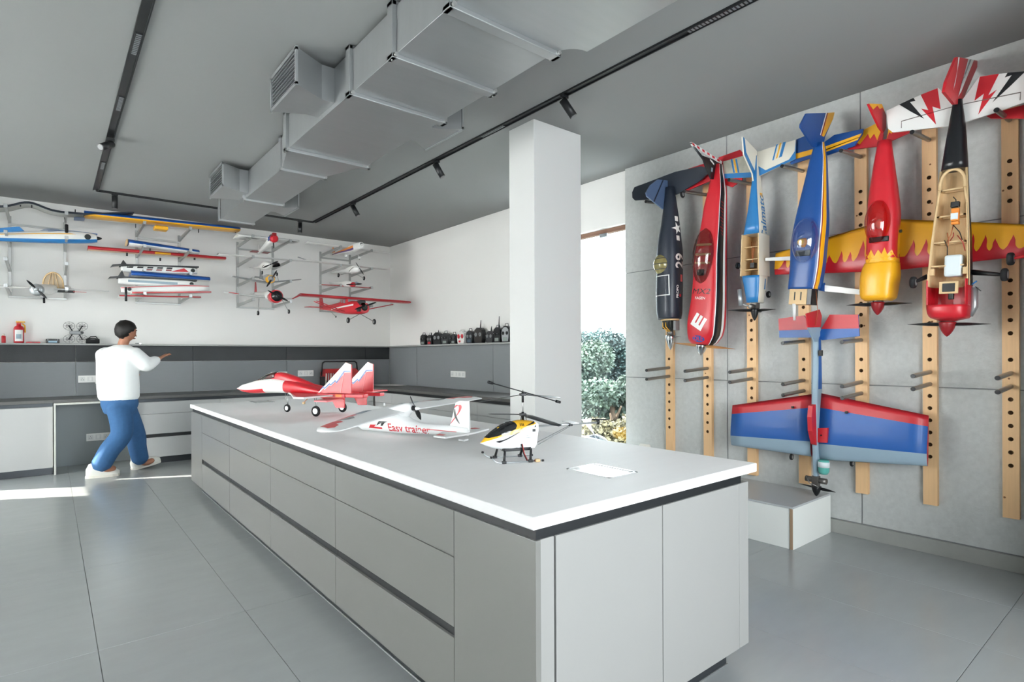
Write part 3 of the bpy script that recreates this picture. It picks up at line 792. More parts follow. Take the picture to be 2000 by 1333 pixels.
def wheel(parent, c, rad, wid, axis='y', M=None, hub=None):
    w2 = wid / 2
    prof = [(-w2, rad * .55), (-w2, rad * .8), (-w2 * .7, rad * .95), (0, rad), (w2 * .7, rad * .95), (w2, rad * .8), (w2, rad * .55)]
    o = MB().lathe(prof, axis, 18, c=c, M=M).build('wheel', M_rubber, parent)
    MB().lathe([(-w2 * 1.02, rad * .5), (-w2 * 1.02, rad * .56), (w2 * 1.02, rad * .56), (w2 * 1.02, rad * .5)], axis, 14, c=c, M=M).build('wheel_hub', hub or K_mgrey, o)
    return o
def prop(parent, x, rad, m, ang=0.0, blades=2, ch=.1, name='propeller', hubr=None, M=None):
    b = MB()
    for k in range(blades):
        a = ang + 2 * PI * k / blades; R = []
        for i in range(9):
            t = i / 8; r_ = rad * (.04 + .96 * t)
            c_ = rad * ch * (.55 + 1.1 * math.sin(PI * min(1, t * .9 + .08)) - .25 * t) * (1 if t < .93 else .6)
            tw = math.radians(60 - 48 * t); th = c_ * .1
            ring = []
            for j in range(8):
                q = 2 * PI * j / 8; u, w = c_ * .5 * math.cos(q), th * math.sin(q)
                uu, xx = u * math.cos(tw) - w * math.sin(tw), u * math.sin(tw) + w * math.cos(tw)
                ring.append((x + xx, r_ * math.cos(a) - uu * math.sin(a), r_ * math.sin(a) + uu * math.cos(a)))
            R.append(ring)
        b.rings(R, True, 0, True)
    b.lathe([(x - rad * .03, hubr or rad * .07), (x + rad * .03, hubr or rad * .07)], 'x', 12)
    o = b.build(name, m, parent)
    return o
def spinner(parent, x, rad, L, m, name='spinner', c=(0, 0, 0)):
    pr = [(x, rad)] + [(x + L * t, rad * (1 - t ** 1.7) ** .72) for t in (.15, .3, .45, .6, .75, .87, .95)] + [(x + L, rad * .03)]
    return MB().lathe(pr, 'x', 20, c=c).build(name, m, parent)
def tube_o(parent, name, pts, r_, m, n=7): return MB().tube(pts, r_, n).build(name, m, parent)

# ------------------------------------------------------------------ hanging posts and pegs
POSTS = [3.07, 2.685, 2.292, 1.888, 1.502, 1.108, .716]
PX = XS - .035
PIT = .0775
PTOP, PBOT, PW = 2.74, .32, .076
PEGZ = 2.655
def zk(k): return .629 + PIT * k
def make_post(y, holes, label):
    e = empty('peg_post', (XS, y, PBOT), label=label, cat='peg board', group='drilled pine posts on the stone wall')
    b = MB(); hw = PW / 2; rad = .0125; n = 16; fx = PX - XS
    zs_ = sorted(set(holes)); q = 0.0; hh = PIT * .42
    def quad(z0, z1):
        if z1 - z0 > 1e-5: b.add([(fx, -hw, z0), (fx, hw, z0), (fx, hw, z1), (fx, -hw, z1)], [(0, 3, 2, 1)])
    for z in zs_:
        zc = z - PBOT
        quad(q, zc - hh); q = zc + hh
        circ = []; sq = []
        for j in range(n):
            a = 2 * PI * j / n + PI / n; c, s_ = math.cos(a), math.sin(a)
            circ.append((fx, rad * c, zc + rad * s_))
            k = max(abs(c) / hw, abs(s_) / hh); sq.append((fx, c / k, zc + s_ / k))
        inn = [(fx + .026, p[1], p[2]) for p in circ]
        vs_ = sq + circ + inn + [(fx, -hw, zc - hh), (fx, hw, zc - hh), (fx, hw, zc + hh), (fx, -hw, zc + hh)]
        fs_ = []
        for j in range(n):
            k = (j + 1) % n
            fs_.append((j, n + j, n + k, k)); fs_.append((n + j, 2 * n + j, 2 * n + k, n + k))
        fs_.append(tuple(2 * n + j for j in range(n))[::-1])
        # fill square corners
        for ci, (cy_, cz_) in enumerate(((-hw, zc - hh), (hw, zc - hh), (hw, zc + hh), (-hw, zc + hh))):
            best = None
            for j in range(n):
                k = (j + 1) % n
                p0, p1 = sq[j], sq[k]
                e0 = abs(abs(p0[1]) - hw) < 1e-6; e1 = abs(abs(p1[1]) - hw) < 1e-6
                if e0 != e1 and (p0[1] + p1[1]) * cy_ > 0 and (p0[2] + p1[2] - 2 * zc) * (cz_ - zc) > 0: best = (j, 3 * n + ci, k)
            if best: fs_.append(best)
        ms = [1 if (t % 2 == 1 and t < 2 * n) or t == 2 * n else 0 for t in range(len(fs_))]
        b.add(vs_, [tuple(reversed(f_)) for f_ in fs_], ms)
    quad(q, PTOP - PBOT)
    H_ = PTOP - PBOT
    b.add([(fx, -hw, 0), (fx, hw, 0), (fx, hw, H_), (fx, -hw, H_), (0, -hw, 0), (0, hw, 0), (0, hw, H_), (0, -hw, H_)],
          [(0, 4, 5, 1), (1, 5, 6, 2), (2, 6, 7, 3), (3, 7, 4, 0), (4, 7, 6, 5)])
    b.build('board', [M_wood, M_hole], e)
    rk = random.Random(int(y * 100))
    for _ in range(3):
        zz, yy = rk.uniform(.1, H_ - .1), rk.uniform(-.03, .03)
        MB().lathe([(fx - .0004, .006), (fx - .0002, .0055)], 'x', 10, c=(0, yy, zz)).build('knot', mat('wood_knot', '#8A5A36', .7), e)
    return e
names = ['peg post beside the window, behind the navy fuselage', 'peg post behind the red and black fuselage', 'peg post behind the light blue trainer fuselage',
         'peg post behind the blue and yellow fuselage', 'peg post behind the red and yellow flame plane', 'peg post behind the open framed black fuselage',
         'peg post at the dark end of the stone wall']
low = {3: (6, 5), 4: (6, 5)}
for i, y in enumerate(POSTS):
    pegs = [PEGZ] + [zk(k) for k in (low[i] if i in low else (7, 6))]
    if i in (3, 4): pegs.append(zk(9.75))
    ks_ = [k for k in list(range(0, 9)) + [10, 11, 12, 13, 14, 20, 21, 22, 23] if min(abs(zk(k) - p) for p in pegs) > .05]
    e = make_post(y, [zk(k) for k in ks_], names[i])
    for p in pegs:
        pz = p - PBOT
        po = MB().tube([(.0, 0, pz), (PX - XS - .33, 0, pz - (.034 if p > 1.6 else .02))], .0135, 14, cap=False).build('peg', M_pipe, e)
        tip = Vector((PX - XS - .33, 0, pz - (.034 if p > 1.6 else .02)))
        MB().tube([tip + Vector((.004, 0, 0)), tip + Vector((-.002, 0, 0))], .0125, 14).build('peg_bore', M_black, po)

# ------------------------------------------------------------------ frames for planes hung nose-down on the stone wall
THK = {}
class Hung:
    def __init__(s, tail, nose, off, name, label):
        s.X = XS - off
        T, N = onx(*tail, s.X), onx(*nose, s.X)
        d = (N - T).normalized(); z = Vector((-1, 0, 0)); y = z.cross(d)
        s.M = frame(T, d, y, z); s.L = (N - T).length; s.I = s.M.inverted()
        s.e = empty(name, M=s.M, label=label, cat='model plane', group='model planes hanging nose down on the pegs')
        s.rot = s.I.to_3x3(); s.o = s.I @ Vector((0, 0, CAMH))
    def P(s, px, py, axis, val):
        d = s.rot @ Vector(ray(px, py)); t = (val - s.o[axis]) / d[axis]
        return s.o + d * t
    def xy(s, pts, z=0.0): return [(q.x, q.y) for q in (s.P(a, b, 2, z) for a, b in pts)]
    def xz(s, pts, y=0.0): return [(q.x, q.z) for q in (s.P(a, b, 1, y) for a, b in pts)]
    def rows(s, R, ratio=1.0, p=2.4, zc=0.0):
        out = []
        for r_ in R:
            py, l, rr = r_[:3]; ra = r_[3] if len(r_) > 3 else ratio; pp = r_[4] if len(r_) > 4 else p
            a, b = s.P(l, py, 2, zc), s.P(rr, py, 2, zc)
            c = (a + b) / 2; hw = abs(a.y - b.y) / 2
            dv = s.rot @ Vector(ray((l + rr) / 2, py)); th = math.atan2(abs(dv.y), abs(dv.z))
            h = hw * math.cos(th) / math.sqrt(math.cos(th) ** 2 + (ra * math.sin(th)) ** 2)
            out.append((c.x, h, h * ra, h * ra, pp, c.y, zc))
        return out
    def stab(s, pts, z, th, m, name='stabilizer', parent=None):
        o = MB().plate(s.xy(pts, z), th, 'xy', z - th / 2).build(name, m, parent or s.e); THK[o.name] = th / 2; return o
    def fin(s, pts, th, m, name='fin', y=0.0, parent=None):
        o = MB().plate(s.xz(pts, y), th, 'xz', y - th / 2).build(name, m, parent or s.e); THK[o.name] = th / 2; return o
    def deco(s, parent, pts_list, z, m, name='stripe', off=.0012, under=None, maxe=.05):
        polys = [s.xy(p, z) for p in pts_list]
        polys = [[(-q[1], q[0]) for q in p] for p in polys]
        return decal(parent, name, polys, dtop(0, 0, z), m, off, maxe, under, THK.get(parent.name))
    def deco_fin(s, parent, pts_list, m, name='stripe', y=0.0):
        polys = [[(-q[0], q[1]) for q in s.xz(p, y)] for p in pts_list]
        return decal(parent, name, polys, dleft(0, 0, y), m, .0012, .05, None, THK.get(parent.name))
# ================================================================== planes on the stone wall
# --- navy warbird fuselage
h = Hung((1300, 360), (1306, 684), .235, 'model_plane', 'navy warbird fuselage marked 29 with a white star hanging beside the window')
fu = loft(h.rows([(366, 1301, 1317, .9), (409, 1296, 1323, 1.0), (439, 1292, 1327, 1.05), (467, 1287, 1330, 1.05), (495, 1284, 1333, 1.0), (522, 1284, 1333, 1.0), (560, 1283, 1333, 1.0), (588, 1283, 1332.5, 1.0), (612, 1284, 1332, 1.0), (624, 1287, 1330, 1.0)]), 32).build('fuselage', K_navy, h.e)
rw = h.rows([(626, 1290, 1328), (500, 1284, 1333)])
xe, rr = rw[0][0], rw[0][1]; xc = rw[1][0]; rc = rw[1][1]
h.stab([(1301, 343), (1270, 355), (1240, 366), (1235.5, 376), (1236, 387), (1241, 392), (1284, 389), (1300, 386), (1320, 381), (1352, 363), (1370, 352), (1382, 340), (1382, 329), (1370, 325), (1320, 336)], -.03, .014, K_navy)
fn = h.fin([(1311, 354), (1284, 351), (1270, 362), (1261, 377), (1263, 384), (1294, 409), (1304, 396)], .012, K_slate)
h.deco_fin(fn, [[(1293, 352), (1295, 352), (1277, 395), (1275, 394)]], K_navy, 'rudder_line')
wheel(h.e, h.P(1333, 380, 2, -.05), .03, .014)
tube_o(h.e, 'tail_leg', [h.P(1333, 380, 2, -.05), h.P(1320, 376, 2, -.05)], .004, K_wire)
frames_mat = K_navy
cn = canopy(h.e, h.P(1290, 494, 2, .05).x, h.P(1290, 543, 2, .05).x, rc * .75, .075, rc * .62, K_gold, frames=(.3, .5, .72))
star = []
for k in range(10):
    a = PI / 2 + k * PI / 5; q = .055 if k % 2 == 0 else .022; star.append((q * math.cos(a), q * math.sin(a)))
xs_ = h.P(1318, 448, 2, 0).x
decal(fu, 'star_insignia', [star], dleft(xs_, .01), K_white)
decal(fu, 'insignia_bar', [[(-.105, -.02), (-.062, -.02), (-.062, .02), (-.105, .02)]], dleft(xs_, .01), K_white)
decal(fu, 'insignia_bar', [[(.105, -.02), (.062, -.02), (.062, .02), (.105, .02)]], dleft(xs_, .01), K_white)
decal(fu, 'number', text_geo('29', .13, bold=.02), dleft(h.P(1322, 511, 2, 0).x, .0), K_white)
xw = h.P(1310, 560, 2, 0).x
def outline(x0, x1, z0, z1, t): return [[(x0, z0), (x1, z0), (x1, z0 + t), (x0, z0 + t)], [(x0, z1 - t), (x1, z1 - t), (x1, z1), (x0, z1)], [(x0, z0), (x0 + t, z0), (x0 + t, z1), (x0, z1)], [(x1 - t, z0), (x1, z0), (x1, z1), (x1 - t, z1)]]
for pq in outline(-.10, .075, -.02, .16, .009): decal(fu, 'panel_outline', [pq], dtop(xw, 0), K_white) if False else None
for pq in outline(-.11, .065, -.085, .085, .008): decal(fu, 'panel_outline', [[(q[1], q[0]) for q in pq]], dtop(xw + .02, .0), K_white)
decal(fu, 'panel_outline', outline(.055, .075, -.02, .0, .004), dtop(xw + .06, .0), K_white)
decal(fu, 'lettering', text_geo('PROPO', .034, bold=.02), dleft(h.P(1320, 571, 2, 0).x, .03), K_white)
decal(fu, 'red_badge', [[(-.012, -.012), (.012, -.012), (.012, .012), (-.012, .012)]], dleft(h.P(1320, 578, 2, 0).x - .0, -.005), K_red)
decal(fu, 'flag_patch', [[(-.03, -.016), (.03, -.016), (.03, .016), (-.03, .016)]], dleft(h.P(1322, 544, 2, 0).x, -.02), K_pink)
MB().lathe([(xe - .01, rr * .96), (xe + .004, rr * .96)], 'x', 24, c=(0, rw[0][5], 0)).build('firewall', M_ply, h.e)
yc_ = rw[0][5]
MB().bevbox((xe, yc_ - .045, -.04), (xe + .075, yc_ + .045, .05), .004).build('engine_mount', K_dkgreen, h.e)
MB().lathe([(xe + .06, .028), (xe + .13, .028), (xe + .14, .018)], 'x', 16, c=(0, yc_, 0)).build('motor', K_engine, h.e)
MB().bevbox((xe + .01, yc_ + .05, -.03), (xe + .09, yc_ + .075, .03), .003).build('speed_controller', K_mgrey, h.e)
for k in range(3):
    tube_o(h.e, 'wire', [(xe + .02, yc_ - .04 + .03 * k, .05), (xe + .06, yc_ - .02 + .03 * k, .075), (xe + .10, yc_ + .02 * k, .03)], .004, K_yel if k < 2 else M_black)
spinner(h.e, xe + .13, .04, h.L - xe - .13, M_chrome, c=(0, yc_, 0))
MB().plate([(xe + .14, yc_ + .03), (xe + .15, yc_ + .03), (xe + .145, yc_ + .11)], .012, 'xy', 0).build('folded_propeller', K_prop, h.e)

# --- red and black aerobatic fuselage with E
h = Hung((1402, 318), (1369, 695), .225, 'model_plane', 'red and black aerobatic fuselage with a white E and large smoked canopy')
def mf(x, a):
    a = (a + 180) % 360 - 180
    if 1 < a < 36: return 1
    if 36 <= a < 41.5 or -4 < a <= 1: return 2
    return 0
fu = loft(h.rows([(322, 1394, 1411, 1, 3.4), (370, 1386, 1417, .95, 3.8), (405, 1378, 1417, .9, 4), (446, 1372, 1416.5, .88, 4.2), (500, 1361, 1415.5, .84, 4.2), (553, 1358, 1415, .82, 4.2), (590, 1354, 1415, .8, 4), (632, 1347.5, 1413, .78, 4), (654, 1346.5, 1409, .74, 3.6), (668, 1348, 1400, .7, 3.2), (673, 1352, 1394, .66, 3)]), 64, mf).build('fuselage', [K_red, K_black, K_white], h.e)
h.stab([(1345, 330), (1388, 316), (1392, 352), (1340, 374), (1335, 352)], -.055, .012, K_red)
h.stab([(1404, 308), (1446, 293), (1452, 300), (1450, 352), (1430, 366), (1406, 358)], -.055, .012, K_red)
fn = h.fin([(1370, 304), (1352, 282), (1349, 279), (1352, 284), (1373, 312), (1379, 330), (1388, 350), (1404, 352), (1408, 318)], .012, K_black)
rd = h.fin([(1349, 278), (1353, 280), (1409, 316), (1408, 321), (1398, 316), (1352, 285)], .016, K_white, 'rudder')
for k in range(6):
    a, b_ = k / 6, (k + .5) / 6
    h.deco_fin(rd, [[(1349 + 60 * a, 278.5 + 38 * a), (1349 + 60 * b_, 278.5 + 38 * b_), (1351 + 57 * b_, 284 + 36 * b_), (1351 + 57 * a, 284 + 36 * a)]], K_red, 'check')
q = h.P(1390, 314, 1, 0)
decal(fn, 'letter', text_geo('A', .085, bold=.03), frame((q.x, 0, q.z), X_ * -1, Z_, Y_), K_white)
q = h.P(1389, 332, 1, 0)
decal(fn, 'patch', [[(-.016, -.012), (.016, -.012), (.016, .012), (-.016, .012)]], frame((q.x, 0, q.z), X_ * -1, Z_, Y_), K_grey)
r5 = h.rows([(500, 1361, 1415)])[0]
x0, x1 = h.P(1380, 447, 2, .05).x, h.P(1380, 557, 2, .05).x
canopy(h.e, x0, x1, r5[1] * .84, r5[2] * .8, r5[2] * .8, K_smoke, front=.45, back=.5)
for k, tt in enumerate((.3, .47, .62)):
    xk = x0 + (x1 - x0) * tt
    MB().bevbox((xk - .008, r5[5] - r5[1] * .6, r5[2] * .9), (xk + .008, r5[5] + r5[1] * .6, r5[2] * 1.12), .002).build('cockpit_former', M_ply, h.e)
MB().bevbox((x1 - .12, r5[5] - .03, r5[2]), (x1 - .07, r5[5] + .03, r5[2] * 1.2), .008).build('instrument_panel', M_black, h.e)
q = h.P(1368, 629, 2, .08)
E_ = [(-.05, -.05), (.05, -.05), (.05, -.024), (-.02, -.024), (-.02, -.012), (.05, -.012), (.05, .012), (-.02, .012), (-.02, .024), (.05, .024), (.05, .05), (-.05, .05)]
ca, sa = math.cos(math.radians(-118)), math.sin(math.radians(-118))
decal(fu, 'letter', [[(u * ca * 1.1 - v * sa * 1.1, u * sa * 1.1 + v * ca * 1.1) for u, v in E_]], frame((q.x, q.y, .1), Y_ * -1, X_, Z_), K_white)
q = h.P(1365, 662, 2, .08)
decal(fu, 'badge', [[(.055 * math.cos(t * PI / 8), .027 * math.sin(t * PI / 8)) for t in range(16)]], dtop(q.x, q.y), K_blue)
decal(fu, 'lettering', text_geo('DLE', .05, bold=.02), frame((q.x, q.y, .1), Y_, X_ * -1, Z_), K_red, off=.0022)
q = h.P(1371, 570, 2, .08)
decal(fu, 'lettering', text_geo('MX2', .06, bold=.0, shear=.2, sx=1.4), frame((q.x, q.y, .1), Y_, X_ * -1, Z_), K_black)
q = h.P(1370, 583, 2, .08)
decal(fu, 'lettering', text_geo('FAGEN', .03, bold=.01), frame((q.x, q.y, .1), Y_, X_ * -1, Z_), K_white)
xg = h.P(1408, 430, 2, 0).x
for k in range(11): decal(fu, 'signature_stroke', [[(-.13 + .025 * k, .008), (-.118 + .025 * k, .008), (-.106 + .025 * k, .03 + .008 * (k % 3)), (-.114 + .025 * k, .03 + .008 * (k % 3))]], dleft(xg, .005), K_dred)
xn = h.P(1370, 673, 2, 0).x; yn = h.P(1370, 676, 2, 0).y
spinner(h.e, xn, .045, h.L - xn, M_chrome, c=(0, yn, 0))
o = prop(h.e, 0, .30, K_brown, .02, 2, .075, hubr=.03); o.location = (xn + .012, yn, 0)

# --- light blue trainer fuselage with lettering
h = Hung((1478, 300), (1468.6, 627), .20, 'model_plane', 'light blue and white trainer fuselage with open wooden bay and side lettering')
K_tblue = col('film_trainer_blue', '#2A78B4')
def mf(x, a):
    a = (a + 180) % 360 - 180
    return 1 if -46 < a < 40 else 0
R3 = [(305, 1475, 1481, 2.2, 3.5), (371, 1468, 1487, 1.9, 3.8), (414, 1463, 1492, 1.5, 4), (460, 1456, 1495.5, 1.2, 4.2)]
fu = loft(h.rows(R3), 40, mf).build('fuselage', [K_tblue, K_cream], h.e)
q0 = h.rows([(460, 1456, 1495.5, 1.2, 4.2)])[0]; q1 = h.rows([(540, 1453.5, 1496, 1.1, 4.2)])[0]; q2 = h.rows([(556, 1455.5, 1494.5, 1.1, 4)])[0]; q3 = h.rows([(592, 1460, 1489.5, 1.1, 3.4)])[0]
def bayring(q, cut=.35):
    x, hw, tp, bt, p_, yc, zc = q
    return [(x, yc + hw, tp), (x, yc + hw, -bt), (x, yc - hw, -bt), (x, yc - hw, tp), (x, yc - hw + .008, tp), (x, yc - hw + .008, -bt + .01), (x, yc + hw - .008, -bt + .01), (x, yc + hw - .008, tp)]
MB().rings([bayring(q0)[::-1], bayring(q1)[::-1]], True, 0, False, True, None, lambda i, j: [2, 2, 2, 2, 0, 0, 1, 2][j]).build('wing_bay', [K_tblue, K_cream, M_ply], h.e)
fu2 = loft([q1, q2, q3], 40, mf).build('nose', [K_tblue, K_cream], h.e)
for tt in (.3, .6, .85):
    xk = q0[0] + (q1[0] - q0[0]) * tt
    MB().box((xk - .003, q0[5] - q0[1] + .008, -q0[3] * .2), (xk + .003, q0[5] + q0[1] - .008, q0[2] * .6)).build('bay_former', M_ply, h.e)
MB().bevbox((q1[0] - .10, q1[5] - .02, 0), (q1[0] - .06, q1[5] + .015, .045), .003).build('servo', M_black, h.e)
for k in range(3): tube_o(h.e, 'wire', [(q0[0] + .05, q0[5] - .02 + .015 * k, .02), (q0[0] + .12, q0[5] + .01 * k, .05), (q1[0] - .08, q0[5], .03)], .002, K_copper)
fn = h.fin([(1449.5, 267.7), (1455, 272), (1478, 296), (1477, 358), (1473, 371), (1469, 340), (1452, 302)], .01, K_cream)
h.deco_fin(fn, [[(1449.5, 267.7), (1453, 271), (1456, 298), (1471, 330), (1477, 345), (1476, 360), (1473, 371), (1469, 340), (1452, 302)]], K_tblue)
sb = h.stab([(1480, 297), (1555, 273), (1553, 311), (1484, 344)], -.01, .01, K_cream)
h.deco(sb, [[(1482, 325), (1496, 333), (1542, 312), (1553, 296), (1555, 273), (1555, 311), (1484, 344)], [(1509, 314), (1517, 283), (1520, 282), (1512, 313)], [(1522, 309), (1530, 279), (1536, 277), (1528, 306)]], -.01, K_tblue)
h.deco(sb, [[(1516, 311), (1524, 280), (1527, 279), (1519, 309)]], -.01, K_yel)
sl = h.stab([(1413, 316), (1455, 304), (1470, 328), (1468, 347), (1415, 349)], -.01, .01, mat('crinkled_film', '#B7B5A6', .35, noise=.5, nscale=14, bump=.6, bscale=30))
h.deco(sl, [[(1414, 340), (1468, 337), (1468, 347), (1415, 349)]], -.01, K_tblue)
for a, m in ((0, K_tblue), (5, K_yel), (9, K_tblue)): h.deco(sl, [[(1428 + a, 312), (1431 + a, 311), (1436 + a, 338), (1433 + a, 338)]], -.01, m)
decal(fu, 'lettering', text_geo('Calmato', .105, shear=.15, bold=.012), dleft(h.P(1487, 425, 2, 0).x, -.004), K_tblue, off=.002)
decal(fu, 'lettering', text_geo('a', .07, shear=.15, bold=.03), dleft(h.P(1485, 381, 2, 0).x, .0), K_yel, off=.002)
decal(fu2, 'stripe', [[(.02, -.02), (.10, -.012), (.10, .0), (.02, .0)]], dleft(q2[0] + .06, -.01), K_tblue)
xn = q3[0]; yc_ = q3[5]
MB().bevbox((xn - .01, yc_ - .03, -.02), (xn + .045, yc_ + .03, .03), .004).build('engine_block', K_engine, h.e)
MB().lathe([(0, .018), (.05, .018), (.055, .012)], 'z', 14, c=(xn + .03, yc_, .02)).build('cylinder_head', K_engine, h.e)
MB().tube([h.P(1444, 566, 2, .06), h.P(1447, 598, 2, .06)], .016, 12).build('muffler', K_silver, h.e)
tube_o(h.e, 'exhaust_pipe', [h.P(1447, 594, 2, .06), (xn + .03, yc_, .04)], .007, K_silver)
spinner(h.e, xn + .045, .03, h.L - xn - .045, K_prop, c=(0, yc_, 0))
o = prop(h.e, 0, .2, K_prop, .3, 3, .11); o.location = (xn + .058, yc_, 0)
for (px, py, z) in ((1441, 519.5, -.03), (1496.7, 575.5, -.02)): pass
w1_ = h.P(1441, 519.5, 2, .0); w2_ = h.P(1501, 575.5, 2, -.1)
wheel(h.e, w1_, .026, .02, 'y'); wheel(h.e, w2_, .026, .02, 'y')
tube_o(h.e, 'landing_leg', [(q1[0] - .03, q1[5] - q1[1] + .004, -.02), w1_], .003, K_wire); tube_o(h.e, 'landing_leg', [(q2[0] - .01, q2[5], -q2[3] + .004), w2_], .003, K_wire)

# --- deep blue plane with yellow stripe
h = Hung((1600, 262), (1572, 604), .27, 'model_plane', 'deep blue fuselage with yellow side stripe and a pilot under clear canopy')
K_dblue = col('film_deep_blue', '#154A8E')
def mf(x, a):
    a = (a + 180) % 360 - 180
    if 4 < a < 33: return 1
    if 33 <= a < 38: return 2
    if 38 <= a < 43: return 3
    return 0
R4 = [(280, 1591, 1611, .9, 2.6), (309, 1583, 1615, .85, 2.8), (355, 1572.6, 1616.5, .8, 3), (404, 1561, 1617.5, .8, 3), (441, 1553, 1618, .8, 3), (477, 1547, 1615, .8, 3), (520, 1545.6, 1611, .8, 3.2), (553, 1543, 1605, .8, 3.4), (566, 1541.5, 1601, .8, 3.4)]
fu = loft(h.rows(R4), 60, mf).build('fuselage', [K_dblue, K_yel, K_dred, K_white], h.e)
fn = h.fin([(1574, 222), (1615, 221), (1628, 220), (1625, 233), (1610, 268), (1606, 284), (1588, 288), (1578, 274), (1562.7, 249), (1563, 243)], .012, K_dblue)
h.deco_fin(fn, [[(1615.5, 221), (1628, 220), (1625, 233), (1607, 268), (1603, 266)]], K_yel)
h.deco_fin(fn, [[(1613, 221), (1615.5, 221), (1603, 266), (1601, 265)]], K_dred)
h.deco_fin(fn, [[(1611, 221), (1613, 221), (1601, 265), (1599.5, 264)]], K_white)
sr_ = h.stab([(1604, 283), (1630, 264), (1687, 252), (1685, 262), (1670, 285), (1596, 311)], -.1, .012, K_dblue)
h.deco(sr_, [[(1598, 292), (1684, 261), (1676, 274), (1597, 304)]], -.1, K_yel)
h.deco(sr_, [[(1598, 298), (1681, 267.5), (1680, 269), (1598, 300)]], -.1, K_dred)
ssl = h.stab([(1556, 273), (1573, 266), (1589, 283), (1586, 309), (1545, 322), (1540, 300)], -.1, .012, K_dblue)
h.deco(ssl, [[(1550, 302), (1588, 292), (1587, 302), (1549, 313)]], -.1, K_yel)
r5 = h.rows([(470, 1548, 1616, .8)])[0]
x0, x1 = h.P(1572, 421, 2, .08).x, h.P(1572, 519, 2, .08).x
canopy(h.e, x0, x1, r5[1] * .84, r5[2] * 1.25, r5[2] * .55, K_canopy, front=.45, back=.5)
xp = h.P(1572, 474, 2, .1).x
MB().lathe([(xp - .03, .016), (xp - .012, .024), (xp + .012, .022), (xp + .03, .012)], 'x', 12, c=(0, r5[5], r5[2] * .95)).build('pilot_body', K_orange, h.e)
MB().lathe([(-.022, .008), (-.012, .02), (.004, .023), (.018, .016), (.026, .006)], 'z', 14, c=(xp, r5[5], r5[2] * .98 + .045)).build('pilot_helmet', K_yel, h.e)
MB().bevbox((xp + .05, r5[5] - .05, r5[2] * .85), (xp + .09, r5[5] + .05, r5[2] * 1.05), .004).build('instrument_panel', M_black, h.e)
q = h.rows([(566, 1543, 1600, .8), (596, 1543, 1596, .8)]); xa, xb = q[0][0], q[1][0]; yq, hq = q[0][5], q[0][1] * .82
bxn = MB().bevbox((xa - .005, yq - hq, -hq * .7), (xb, yq + hq * .55, hq * .7), .002).build('firewall_box', M_ply, h.e)
MB().bevbox((xa - .004, yq + hq * .55, -hq * .66), (xb, yq + hq * .95, hq * .66), .002).build('side_cheek', K_black, h.e)
for k in (-.5, 0.05): MB().box((xa + .02, yq + hq * k - .004, hq * .7), (xb - .03, yq + hq * k + .004, hq * .7 + .0015)).build('slot', M_black, bxn)
tube_o(h.e, 'white_pipe', [h.P(1551, 594, 2, .05), h.P(1552, 626, 2, .05)], [.013, .009], M_sock, 10)
tube_o(h.e, 'wire', [(xa, yq + hq, 0), (xb + .05, yq + hq + .03, .01), (xb + .14, yq + hq + .02, .01)], .002, K_copper)
zg = -.05
MB().plate(h.xy([(1600, 556), (1611, 553), (1611, 570), (1600, 568)], zg), .014, 'xy', zg - .007).build('gear_fairing', K_dblue, h.e)
MB().plate(h.xy([(1609, 557), (1680, 566), (1680, 576), (1609, 569)], zg), .006, 'xy', zg - .003).build('landing_leg', K_white, h.e)
MB().plate(h.xy([(1546, 501), (1495, 504), (1495, 510), (1546, 509)], zg), .006, 'xy', zg - .003).build('landing_leg', K_white, h.e)
wheel(h.e, h.P(1684, 569, 2, zg), .03, .018)

# --- red plane with yellow cowl and flame wing
h = Hung((1728, 262), (1714.5, 616), .225, 'model_plane', 'red plane with yellow cowl and wide yellow wing with red flames')
def mf(x, a): return 0
xj = h.P(1720, 507, 2, 0).x
R5 = [(276, 1714, 1742, 1.0, 2.2), (322, 1706, 1747.5, .95, 2.3), (388, 1697, 1756, .9, 2.5), (421, 1695, 1759, .9, 2.6), (487, 1693, 1756, .9, 2.8), (517, 1692, 1756, .9, 2.8)]
fu = loft(h.rows(R5), 40, lambda x, a: 1 if x > xj else 0).build('fuselage', [K_red, K_yel], h.e)
cw = loft(h.rows([(515, 1690, 1757, .95, 2.8), (524, 1686, 1757.5, .95, 2.8), (540, 1682, 1758, .95, 2.8), (570, 1681, 1753, .95, 3), (583, 1683, 1750, .95, 3), (588, 1690, 1742, .9, 3)]), 36).build('cowl', K_yel, h.e)
r5 = h.rows([(500, 1693, 1755, .9, 2.8)])[0]
yc_ = r5[5]; xf = h.P(1720, 508, 2, .1).x
jag = [(-.13, -.05), (-.13, .02), (-.10, .05), (-.085, .0), (-.07, .045), (-.05, .015), (-.035, .06), (-.02, .02), (0, .05), (.02, .01), (.04, .055), (.06, .015), (.085, .05), (.1, .0), (.13, .03), (.13, -.05)]
decal(fu, 'flame', [[(u, -v + .0) for u, v in jag]], dtop(xf - .02, yc_), K_yel)
for k, s_ in enumerate((-1, 1)): decal(fu, 'flame', [[(-.10 + .02 * s_, -.03), (.02, -.02), (.14, -.012), (.02, .0), (.10, .012), (.0, .018), (-.10, .02)]], (dleft if s_ > 0 else dright)(xf - .13, .0), K_yel)
fn = h.fin([(1694.7, 203), (1720, 204), (1729, 226), (1729, 250), (1724, 260), (1716, 249), (1703, 222)], .012, K_red)
h.deco_fin(fn, [[(1694.7, 203), (1720, 204), (1727, 222), (1721, 211), (1716, 214), (1711, 207), (1703, 215)]], K_yel, 'flame')
s1 = h.stab([(1690, 253), (1715, 240), (1726, 262), (1722, 286), (1657, 293), (1657, 286)], -.1, .012, K_red)
